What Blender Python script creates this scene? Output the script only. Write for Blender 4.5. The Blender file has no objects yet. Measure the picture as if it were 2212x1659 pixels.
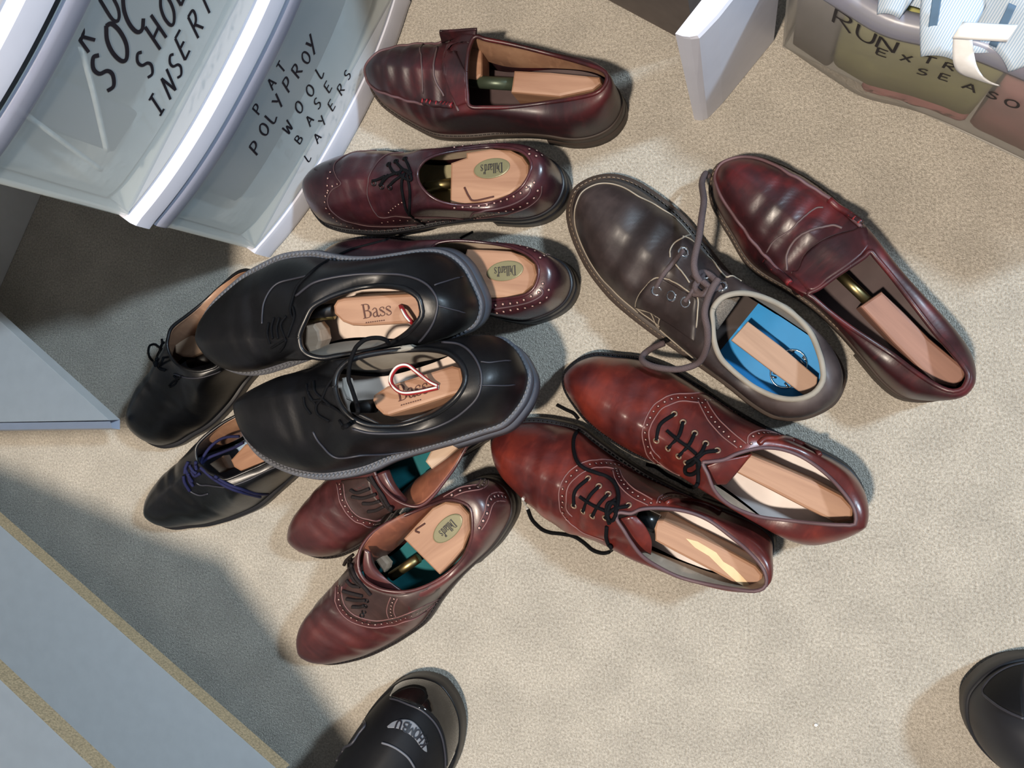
import bpy, bmesh, math, random
from mathutils import Vector, Matrix
from mathutils.bvhtree import BVHTree
random.seed(7)
SC=bpy.context.scene; COL=SC.collection
# ---------------- camera ----------------
cd=bpy.data.cameras.new('camera'); CAM=bpy.data.objects.new('camera',cd); COL.objects.link(CAM)
cd.sensor_fit='HORIZONTAL'; cd.sensor_width=36.0; cd.lens=36.0*1714.0/2212.0
cd.clip_start=.02; cd.clip_end=20
CAM.matrix_world=Matrix(((0.9568853,-0.0016946,0.2904612,0),(0,0.9999830,0.0058342,0),(-0.2904661,-0.0055827,0.9568690,0.7754),(0,0,0,1)))
SC.camera=CAM
# ---------------- world, lamps, exposure ----------------
w=bpy.data.worlds.new('room_ambient'); SC.world=w; w.use_nodes=True
w.node_tree.nodes['Background'].inputs[0].default_value=(.80,.88,1.0,1); w.node_tree.nodes['Background'].inputs[1].default_value=.20
def lamp(name,loc,target,power,col,size):
    l=bpy.data.lights.new(name,'AREA'); l.energy=power; l.color=col; l.shape='DISK'; l.size=size
    o=bpy.data.objects.new(name,l); COL.objects.link(o); o.location=loc
    o.rotation_euler=(Vector(target)-Vector(loc)).to_track_quat('-Z','Y').to_euler(); return o
lamp('cool_ceiling_lamp',(1.75,.72,2.0),(-.25,0,0),68,(.64,.83,1.0),.24)
lamp('warm_ceiling_lamp',(-.30,-.45,2.1),(-.25,0,0),58,(1.0,.86,.71),.12)
SC.view_settings.view_transform='Standard'; SC.view_settings.look='None'; SC.view_settings.gamma=1; SC.view_settings.use_curve_mapping=False
SC.view_settings.exposure=0.0
def smooth(a,b,x):
    t=min(1,max(0,(x-a)/(b-a))); return t*t*(3-2*t)
def crom(p0,p1,p2,p3,t):
    return 0.5*((2*p1)+(p2-p0)*t+(2*p0-5*p1+4*p2-p3)*t*t+(3*p1-p0-3*p2+p3)*t*t*t)
def spline(pts,closed=False,per=8):
    P=[Vector(p) for p in pts]; n=len(P); out=[]
    if n==2 and not closed: return [P[0].lerp(P[1],i/per) for i in range(per+1)]
    for i in range(n if closed else n-1):
        a=P[(i-1)%n] if closed or i>0 else P[0]*2-P[1]
        d=P[(i+2)%n] if closed or i<n-2 else P[n-1]*2-P[n-2]
        for k in range(per): out.append(crom(a,P[i],P[(i+1)%n],d,k/per))
    if not closed: out.append(P[-1].copy())
    return out
def resample(P,n):
    d=[0]
    for a,b in zip(P,P[1:]): d.append(d[-1]+(b-a).length)
    out=[];j=0
    for i in range(n+1):
        s=d[-1]*i/n
        while j<len(P)-2 and d[j+1]<s: j+=1
        L=d[j+1]-d[j]; out.append(P[j].lerp(P[j+1],(s-d[j])/L if L>1e-9 else 0))
    return out
def plen(P): return sum((b-a).length for a,b in zip(P,P[1:]))
NR=84; MR=40
def shoe_grid(D):
    """rays from the sole edge up to the topline; returns (verts, faces, rows)"""
    L=D['L']; out=[Vector((p[0],p[1],0)) for p in D['out']]; q=len(out)//2
    full=spline(out,True,6)
    lo=full[:q*6+1]; ro=full[q*6:]+[full[0]]; ro=ro[::-1]
    th=D['th']; mo=[Vector(p) for p in D['mouth']]; mf=spline(mo,True,6)
    lm=mf[:th*6+1]; rm=(mf[th*6:]+[mf[0]])[::-1]
    halves=[]
    for o,m in ((lo,lm),(ro,rm)):
        lo_,lm_=plen(o),plen([Vector((v.x,v.y,0)) for v in m])
        k=max(1.25,lo_/lm_)
        O=resample(o,NR); mm=resample(m,600)
        M=[mm[min(600,int(round(600*(1-(1-i/NR)**k))))] for i in range(NR+1)]
        halves.append((O,M))
    # loop order: heel..toe along left then toe..heel along right
    B=halves[0][0]+halves[1][0][::-1][1:-1]; T=halves[0][1]+halves[1][1][::-1][1:-1]
    n=len(B)
    # outline normals (outward), welt inset
    def zb(x): return D['hh']+(D['ts']-D['hh'])*smooth(.22*L,.45*L,x)+D.get('spring',.008)*max(0,(x-.80*L)/(.20*L))**2
    cols=[]; base=[]
    for i in range(n):
        t=(B[(i+1)%n]-B[i-1]); nn=Vector((t.y,-t.x,0)).normalized()
        # left side runs heel->toe : outward is +y
        if nn.dot(B[i]-Vector((L*.5,0,0)))<0: nn=-nn
        b=B[i]; w=D['welt']*(.45+.55*smooth(.3*L,.55*L,b.x)) if b.x<.55*L else D['welt']
        bu=b-nn*w; z0=zb(b.x); base.append((b,nn,z0))
        Tt=T[i]; dv=Vector((Tt.x-bu.x,Tt.y-bu.y,0)); ln=dv.length
        f=smooth(.022,.075,ln); H=Tt.z-z0
        hb=H+(min(D['toeH'],H)-H)*f
        R=ln+(min(ln,D.get('rd',.042))-ln)*f; w_=max(.05,R/max(ln,1e-6)); w_=min(1,w_)
        col=[]
        for j in range(MR+1):
            t_=(j/MR)**(1+.5*f)
            u=min(1,t_/w_); p=2.1+.3*(1-f); S=(1-(1-u)**p)**(1/p)
            z=z0+hb*S+(H-hb)*(t_**1.25)
            P=bu+dv*t_; 
            bul=D.get('bulge',.003)*math.sin(math.pi*min(1,t_))*(1-f)
            P=P+nn*bul
            P.z=z
            for (x0,c,A,wd) in D.get('crease',()):
                dd=P.x-(x0*L+c*abs(P.y)**2)+.15*P.y*(1 if A>0 else -1)
                P.z-=abs(A)*math.exp(-(dd/wd)**2)*min(1,max(0,(P.z-z0)/.03))*f
                P.z+=abs(A)*.6*math.exp(-((dd-2.1*wd)/(1.3*wd))**2)*min(1,max(0,(P.z-z0)/.03))*f
            col.append(P)
        cols.append(col)
    verts=[];faces=[]
    for c in cols: verts+=c
    m=MR+1
    for i in range(n):
        a=i*m;b=((i+1)%n)*m
        for j in range(MR): faces.append((a+j,a+j+1,b+j+1,b+j))
    return verts,faces,cols,base,zb
DATA={
 'S1':{'L':0.2735,'out':[(0.0,0.0),(0.0033,0.0124),(0.0109,0.0221),(0.0246,0.0303),(0.0438,0.0349),(0.0684,0.0348),(0.0957,0.0349),(0.1231,0.0377),(0.1504,0.0439),(0.1777,0.0479),(0.1969,0.0476),(0.2188,0.0416),(0.2379,0.0351),(0.2543,0.0276),(0.2652,0.0179),(0.2713,0.0082),(0.2735,0.0),(0.2713,-0.0088),(0.2652,-0.0186),(0.2543,-0.0282),(0.2379,-0.0358),(0.2188,-0.0402),(0.1969,-0.0418),(0.1777,-0.0399),(0.1504,-0.0328),(0.1231,-0.0273),(0.0957,-0.0268),(0.0684,-0.0287),(0.0438,-0.0301),(0.0246,-0.0279),(0.0109,-0.0213),(0.0033,-0.0123)],'mouth':[(0.0076,-0.0107,0.082),(0.0075,-0.0025,0.082),(0.0144,0.0053,0.0814),(0.0358,0.0105,0.0748),(0.0626,0.0148,0.0664),(0.092,0.024,0.0712),(0.1152,0.0298,0.0778),(0.1298,0.0315,0.081),(0.1346,0.0206,0.0816),(0.1399,0.0015,0.082),(0.1421,-0.0169,0.082),(0.1403,-0.0294,0.082),(0.1356,-0.0319,0.0817),(0.1283,-0.0306,0.0808),(0.1038,-0.0308,0.0746),(0.0664,-0.029,0.0662),(0.0374,-0.0226,0.0742),(0.0145,-0.016,0.0814)],'th':9,'hh':0.026,'ts':0.012,'toeH':0.04,'welt':0.004,'loc':(-0.1182,0.2545,0.0),'rot':(0,-0.0,2.9118),'crease':((0.86,0.8,0.0024,0.005),(0.8,1.0,0.003,0.006),(0.74,-1.0,0.0034,0.006),(0.68,1.0,0.0032,0.006),(0.62,-0.5,0.0026,0.006)),'spring':0.016,'det':[('stitching','seam',{'r':0.0012,'m':'leather'},[(0.1873,0.0296,0.0581),(0.2099,0.0272,0.0548),(0.2349,0.0223,0.0518),(0.2622,0.0106,0.0419),(0.2643,0.0007,0.0481),(0.2575,-0.0071,0.054),(0.2469,-0.0167,0.0545),(0.2321,-0.0263,0.0473),(0.2118,-0.0319,0.0433),(0.1846,-0.0322,0.0539)]),('beefroll','seam',{'r':0.003,'m':'leather'},[(0.1878,0.0278,0.0597),(0.1705,0.0293,0.064),(0.1501,0.0312,0.0732)]),('beefroll_stitch','rungs',{'n':7,'r':0.0009,'ln':0.0045,'m':'stitchred'},[(0.1877,0.0267,0.0604),(0.1705,0.0284,0.0644),(0.1501,0.031,0.0732)]),('strap','patch',{'off':0.0022},[[(0.1728,-0.029,0.0621),(0.1713,-0.0136,0.0692),(0.1624,0.0048,0.077),(0.1539,0.0202,0.0736),(0.1438,0.0319,0.0765)],[(0.1428,-0.025,0.0816),(0.1643,-0.0327,0.032),(0.1399,0.0016,0.082),(0.1353,0.0185,0.0817),(0.1322,0.0289,0.0814)]]),('stitching','seam',{'r':0.001,'m':'edge'},[(0.1829,-0.0239,0.064),(0.1771,-0.0027,0.0759),(0.1726,0.0118,0.072),(0.1635,0.022,0.0678)]),('stitching','seam',{'r':0.0008,'m':'edge'},[(0.2108,-0.0326,0.0414),(0.1936,-0.0089,0.0713),(0.1886,0.0041,0.0736),(0.1881,0.0212,0.064)]),('stitching','seam',{'r':0.0011,'m':'edge'},[(0.174,-0.0336,0.0579),(0.1713,-0.0136,0.0692),(0.1624,0.0048,0.077),(0.1539,0.0202,0.0736),(0.1414,0.036,0.0765)]),('strap_tab','free',{'m':'leather'},[[(0.184,-0.0324,0.0541),(0.1665,-0.0344,0.0645),(0.1492,-0.0346,0.0779),(0.1386,-0.0328,0.0815)],[(0.1801,-0.0356,0.072),(0.164,-0.0361,0.076),(0.1485,-0.0366,0.081),(0.1377,-0.0367,0.084)],[(0.1787,-0.0359,0.074),(0.1633,-0.0363,0.078),(0.1478,-0.0368,0.083),(0.1367,-0.0372,0.086)]]),('stitching','seam',{'r':0.0014,'m':'ridge'},[(0.1873,0.0296,0.0581),(0.2099,0.0272,0.0548),(0.2349,0.0223,0.0518),(0.2622,0.0106,0.0419),(0.2643,0.0007,0.0481),(0.2575,-0.0071,0.054),(0.2469,-0.0167,0.0545),(0.2321,-0.0263,0.0473),(0.2118,-0.0319,0.0433),(0.1846,-0.0322,0.0539)])],'tree':{'blocks':[('heel_block',[(0.0981,-0.009),(0.0634,-0.0117),(0.0168,-0.013),(0.0141,-0.0076),(0.0202,-0.0008),(0.0495,0.0092),(0.0968,0.011)],0.072,0.03,'cedar'),('toe_block',[(0.161,-0.0324),(0.1459,-0.0334),(0.1391,-0.0271),(0.1339,-0.0048),(0.1379,0.0007),(0.1534,0.0001)],0.06,0.034,'cedar')],'tube':([(0.1493,0.0005,0.052),(0.101,-0.0017,0.055)],0.006,'greenmetal')}},
 'S2':{'L':0.2851,'out':[(0.0,0.0),(0.0034,0.0132),(0.0114,0.024),(0.0257,0.0319),(0.0456,0.0351),(0.0713,0.0339),(0.0998,0.0329),(0.1283,0.0348),(0.1568,0.0397),(0.1853,0.0439),(0.2053,0.0453),(0.2281,0.0447),(0.2481,0.0429),(0.2652,0.038),(0.2766,0.0255),(0.2829,0.0117),(0.2851,0.0),(0.2829,-0.0091),(0.2766,-0.0194),(0.2652,-0.0294),(0.2481,-0.0374),(0.2281,-0.0419),(0.2053,-0.0436),(0.1853,-0.0416),(0.1568,-0.0342),(0.1283,-0.0285),(0.0998,-0.0279),(0.0713,-0.0299),(0.0456,-0.0314),(0.0257,-0.0291),(0.0114,-0.0222),(0.0034,-0.0128)],'mouth':[(0.0194,-0.007,0.082),(0.0207,0.0026,0.082),(0.0267,0.0132,0.0811),(0.0391,0.0206,0.0769),(0.0611,0.0254,0.0687),(0.0852,0.0291,0.0751),(0.1019,0.0283,0.0843),(0.1135,0.0231,0.0895),(0.1224,0.0142,0.0918),(0.1262,0.0055,0.092),(0.1253,-0.002,0.092),(0.1187,-0.0101,0.0911),(0.1062,-0.0166,0.0864),(0.0865,-0.0227,0.0758),(0.0641,-0.0266,0.0683),(0.0419,-0.0227,0.0757),(0.0271,-0.0166,0.081)],'th':9,'hh':0.03,'ts':0.012,'toeH':0.036,'welt':0.004,'loc':(-0.1732,0.1876,0.0),'rot':(0,-0.0,3.0862),'crease':((0.66,1.5,0.0034,0.007),(0.72,-1.2,0.0028,0.006),(0.6,2.0,0.0022,0.006),(0.78,0.5,0.0016,0.005)),'spring':0.018,'det':[('stitching','seam',{'r':0.0006,'m':'thread'},[(0.1585,0.0359,0.0163),(0.1849,0.0394,0.0244),(0.2112,0.0396,0.0331),(0.2265,0.0368,0.0422),(0.2328,0.0318,0.0549),(0.2352,0.0247,0.0634),(0.2326,0.0178,0.0684),(0.226,0.0112,0.0714),(0.2151,0.007,0.0753),(0.222,-0.0009,0.0731),(0.2284,-0.0102,0.068),(0.2296,-0.0207,0.0588),(0.2226,-0.0328,0.0419),(0.2002,-0.0368,0.0327)]),('broguing','dots',{'sp':0.0068,'r':0.0013},[(0.1615,0.0364,0.012),(0.1899,0.0404,0.014),(0.219,0.041,0.018),(0.2347,0.0385,0.0327),(0.2381,0.033,0.0507),(0.2392,0.0244,0.0622),(0.2355,0.0164,0.0683),(0.228,0.0093,0.072),(0.2197,0.0066,0.0737)]),('broguing','dots',{'sp':0.006,'r':0.0013},[(0.2327,0.0141,0.0699),(0.2316,0.0055,0.0727),(0.2302,-0.0056,0.0709)]),('stitching','seam',{'r':0.0006,'m':'thread'},[(0.1063,0.0308,0.018),(0.1355,0.0325,0.036),(0.1579,0.0347,0.0508),(0.1824,0.0348,0.0486),(0.1864,0.0315,0.0559),(0.188,0.0241,0.0651),(0.1868,0.0143,0.0741),(0.1832,0.0052,0.0793),(0.1813,-0.0059,0.0759),(0.1798,-0.0177,0.0656),(0.1731,-0.0265,0.0565),(0.1599,-0.0282,0.0532)]),('broguing','dots',{'sp':0.007,'r':0.0013},[(0.1874,0.0376,0.0383),(0.162,0.0359,0.0418),(0.1413,0.0332,0.0219),(0.1225,0.0312,0.014)]),('broguing','dots',{'sp':0.005,'r':0.0011},[(0.1708,0.0313,0.0578),(0.1594,0.0274,0.0669),(0.1499,0.0247,0.0723)]),('stitching','seam',{'r':0.0009,'m':'edge'},[(0.0957,0.031,0.0274),(0.0799,0.0328,0.0595),(0.0678,0.0326,0.0673),(0.0545,0.0308,0.0675),(0.0402,0.0284,0.0719),(0.0261,0.0232,0.0769),(0.02,0.0177,0.0794),(0.021,0.0133,0.0812)]),('broguing','dots',{'sp':0.0075,'r':0.0016},[(0.0926,0.0311,0.0243),(0.0764,0.032,0.0422),(0.0577,0.0334,0.0615),(0.0444,0.0318,0.0659),(0.033,0.0296,0.0695),(0.0235,0.0258,0.0719),(0.0162,0.0203,0.0744),(0.0137,0.015,0.0776),(0.0162,0.0103,0.0809)]),('broguing','dots',{'sp':0.0075,'r':0.0016},[(0.0935,0.0314,0.0777),(0.0817,0.03,0.0737),(0.0698,0.0287,0.0699),(0.0555,0.0256,0.0695),(0.0393,0.0226,0.076),(0.0282,0.0189,0.0794),(0.0229,0.0144,0.081)]),('stitching','seam',{'r':0.0006,'m':'thread'},[(0.0918,0.0311,0.0225),(0.0777,0.0318,0.03),(0.0446,0.0331,0.0566),(0.0242,0.028,0.0647),(0.0137,0.0204,0.0693),(0.0105,0.0122,0.0759)]),('broguing','dots',{'sp':0.008,'r':0.0013},[(0.0958,-0.0237,0.0798),(0.0868,-0.0263,0.0756),(0.0787,-0.028,0.0725),(0.0644,-0.0302,0.0678),(0.0505,-0.0307,0.066)]),('broguing','dots',{'sp':0.005,'r':0.0016},[(0.0233,-0.0205,0.0775),(0.0177,-0.0199,0.0745),(0.0123,-0.0154,0.0748)]),('broguing','dots',{'sp':0.005,'r':0.0016},[(0.022,-0.0152,0.0811),(0.0158,-0.0135,0.0802)]),('shoelace','lace',{'r':0.0014},[(0.1781,0.0063,0.0807),(0.1723,0.0052,0.081),(0.1635,0.0027,0.0835)]),('shoelace','lace',{'r':0.0014},[(0.1707,0.0106,0.0794),(0.1592,0.0032,0.0849),(0.1485,-0.0006,0.0844)]),('shoelace','lace',{'r':0.0014},[(0.1665,-0.0125,0.0717),(0.157,-0.0028,0.0814),(0.149,0.0017,0.086)]),('shoelace','lace',{'r':0.0014},[(0.1592,-0.0148,0.0723),(0.1473,-0.005,0.0816),(0.1352,0.0027,0.0889)]),('shoelace','lace',{'r':0.0014},[(0.1496,-0.0172,0.0718),(0.1414,-0.0088,0.0813),(0.1339,0.0021,0.089)]),('shoelace','lace',{'r':0.0014},[(0.1686,0.0106,0.0794),(0.166,0.0062,0.0823),(0.1597,0.0017,0.0841)]),('shoelace','lace',{'r':0.0014},[(0.1585,0.0115,0.0826),(0.1515,0.0074,0.0861),(0.1426,0.0029,0.0877)]),('shoelace','lace',{'r':0.0014},[(0.1478,0.001,0.0857),(0.1457,0.0028,0.0872),(0.1438,0.0045,0.0883),(0.1419,0.0057,0.0886),(0.14,0.0066,0.0887),(0.1381,0.0074,0.0888),(0.1361,0.0081,0.0889),(0.134,0.0085,0.0892),(0.1327,0.0074,0.0899),(0.1328,0.0058,0.0905),(0.1338,0.0038,0.0898),(0.1356,0.0019,0.0884),(0.1377,0.0002,0.0871),(0.14,-0.0013,0.0857),(0.1425,-0.0025,0.0843),(0.1451,-0.0033,0.0832),(0.1467,-0.0025,0.0833),(0.1473,-0.0008,0.0844),(0.1478,0.001,0.0857)]),('shoelace','lace',{'r':0.0014},[(0.1417,0.0015,0.087),(0.1417,0.0046,0.0887),(0.143,0.007,0.088),(0.1441,0.0095,0.0865),(0.1449,0.0119,0.0847),(0.1456,0.0142,0.0827),(0.1459,0.0167,0.0809),(0.1461,0.0191,0.079),(0.1465,0.0215,0.0768),(0.1469,0.0237,0.0742),(0.1474,0.026,0.0714),(0.1475,0.0283,0.0693),(0.1475,0.0306,0.0668),(0.1477,0.0326,0.0633),(0.1479,0.0339,0.0583),(0.1486,0.0344,0.0512),(0.1495,0.0346,0.0432),(0.1502,0.0347,0.0352),(0.1509,0.0347,0.0272),(0.1513,0.0348,0.0194),(0.1515,0.0348,0.012),(0.1536,0.0339,-0.0)]),('shoelace','lace',{'r':0.0014},[(0.138,0.0032,0.0887),(0.1368,0.0065,0.0895),(0.1366,0.0093,0.0881),(0.1364,0.0121,0.0867),(0.1364,0.0149,0.0853),(0.1368,0.0176,0.0833),(0.1377,0.0202,0.0808),(0.139,0.0227,0.0777),(0.14,0.0254,0.0753),(0.1409,0.0282,0.0733),(0.1425,0.0307,0.0699),(0.1451,0.0328,0.0643),(0.1494,0.0342,0.0551)]),('eyelet','eyelet',{'r':0.0022,'m':'darkmetal'},[(0.1768,0.0081,0.0803)]),('eyelet','eyelet',{'r':0.0022,'m':'darkmetal'},[(0.1687,0.0112,0.0792)]),('eyelet','eyelet',{'r':0.0022,'m':'darkmetal'},[(0.1589,0.0126,0.0817)]),('eyelet','eyelet',{'r':0.0022,'m':'darkmetal'},[(0.1661,-0.0117,0.0724)]),('eyelet','eyelet',{'r':0.0022,'m':'darkmetal'},[(0.1581,-0.0142,0.073)]),('eyelet','eyelet',{'r':0.0022,'m':'darkmetal'},[(0.149,-0.0166,0.0726)])],'tree':{'blocks':[('heel_block',[(0.0879,-0.0221),(0.0634,-0.0251),(0.0436,-0.0233),(0.0316,-0.0172),(0.0254,-0.0091),(0.0249,0.0002),(0.0314,0.0103),(0.0426,0.0184),(0.0607,0.0244),(0.0873,0.0267),(0.1016,0.026),(0.103,-0.0127),(0.0877,-0.0174)],0.07,0.036,'cedar')],'tube':([(0.1385,0.0046,0.046),(0.1094,0.0016,0.048)],0.005,'brass'),'plate':[(0.1351,0.0086,0.04),(0.1126,0.001,0.04),(0.1116,0.0182,0.04),(0.1274,0.018,0.04)],'badge':[(0.0609,-0.0061,0.0703),(0.0434,-0.0084,0.0703),(0.0565,0.0027,0.0703),(0.0511,-0.0071,0.0703),(0.0728,-0.0054,0.0703)],'groove':[(0.0872,0.0111,0.0706),(0.082,0.02,0.0706),(0.0765,0.0238,0.0706),(0.0574,0.0202,0.0706)]}},
 'S3':{'L':0.2842,'out':[(0.0,0.0),(0.0034,0.0129),(0.0114,0.023),(0.0256,0.0321),(0.0455,0.0388),(0.071,0.0379),(0.0995,0.0344),(0.1279,0.034),(0.1563,0.0396),(0.1847,0.0467),(0.2046,0.0479),(0.2273,0.0448),(0.2472,0.039),(0.2643,0.03),(0.2757,0.0195),(0.2819,0.0091),(0.2842,0.0),(0.2819,-0.009),(0.2757,-0.0194),(0.2643,-0.029),(0.2472,-0.0351),(0.2273,-0.0377),(0.2046,-0.039),(0.1847,-0.0375),(0.1563,-0.0334),(0.1279,-0.0291),(0.0995,-0.0274),(0.071,-0.0283),(0.0455,-0.0298),(0.0256,-0.0279),(0.0114,-0.0218),(0.0034,-0.0127)],'mouth':[(0.0215,-0.0071,0.08),(0.0217,0.0026,0.08),(0.0258,0.0115,0.0797),(0.036,0.0175,0.0773),(0.0533,0.0204,0.0706),(0.0756,0.0241,0.0664),(0.1009,0.0254,0.0708),(0.1203,0.0222,0.0746),(0.1312,0.013,0.0758),(0.1365,0.0019,0.076),(0.1358,-0.0109,0.076),(0.1278,-0.0236,0.0756),(0.1178,-0.0282,0.0742),(0.1004,-0.0305,0.0707),(0.075,-0.0303,0.0663),(0.0535,-0.0272,0.0706),(0.0352,-0.0211,0.0776),(0.0249,-0.0142,0.0798)],'th':9,'hh':0.03,'ts':0.012,'toeH':0.036,'welt':0.004,'loc':(-0.1652,0.0894,0.0),'rot':(0,-0.0,3.0298),'det':[('broguing','dots',{'sp':0.0075,'r':0.0016},[(0.0629,0.0269,0.0673),(0.0518,0.0249,0.0699),(0.0404,0.0231,0.0734),(0.028,0.0176,0.0784),(0.0195,0.0127,0.0793)]),('broguing','dots',{'sp':0.0075,'r':0.0016},[(0.0621,0.0335,0.0635),(0.0479,0.0301,0.0678),(0.0315,0.0265,0.0716),(0.0176,0.02,0.0738),(0.0118,0.0135,0.0746),(0.0117,0.0088,0.0769),(0.0165,0.0046,0.0796)]),('stitching','seam',{'r':0.0009,'m':'edge'},[(0.0657,0.0308,0.0656),(0.0476,0.0271,0.0697),(0.0295,0.0224,0.0758),(0.0182,0.0161,0.0777),(0.016,0.0118,0.0785),(0.0186,0.0084,0.0797)]),('broguing','dots',{'sp':0.005,'r':0.0016},[(0.022,-0.0183,0.078),(0.0196,-0.0209,0.0739),(0.0201,-0.0243,0.054)]),('broguing','dots',{'sp':0.008,'r':0.0013},[(0.0686,-0.0317,0.0658),(0.0554,-0.0315,0.066),(0.0403,-0.0279,0.0714),(0.0289,-0.0245,0.0741)]),('shoelace','lace',{'r':0.0012},[(0.1316,-0.0429,-0.0),(0.1254,-0.0466,0.0),(0.1186,-0.0504,0.0)])],'tree':{'blocks':[('heel_block',[(0.0971,-0.0232),(0.0731,-0.0241),(0.0533,-0.0242),(0.0399,-0.0207),(0.0288,-0.0141),(0.0252,-0.0044),(0.0279,0.0056),(0.0372,0.0144),(0.0536,0.0195),(0.0945,0.0241),(0.1036,0.0039)],0.07,0.036,'cedar')],'badge':[(0.0563,-0.0052,0.0703),(0.0391,-0.009,0.0703),(0.0522,0.0026,0.0703),(0.0471,-0.0071,0.0703),(0.068,-0.0038,0.0703)]}},
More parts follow.
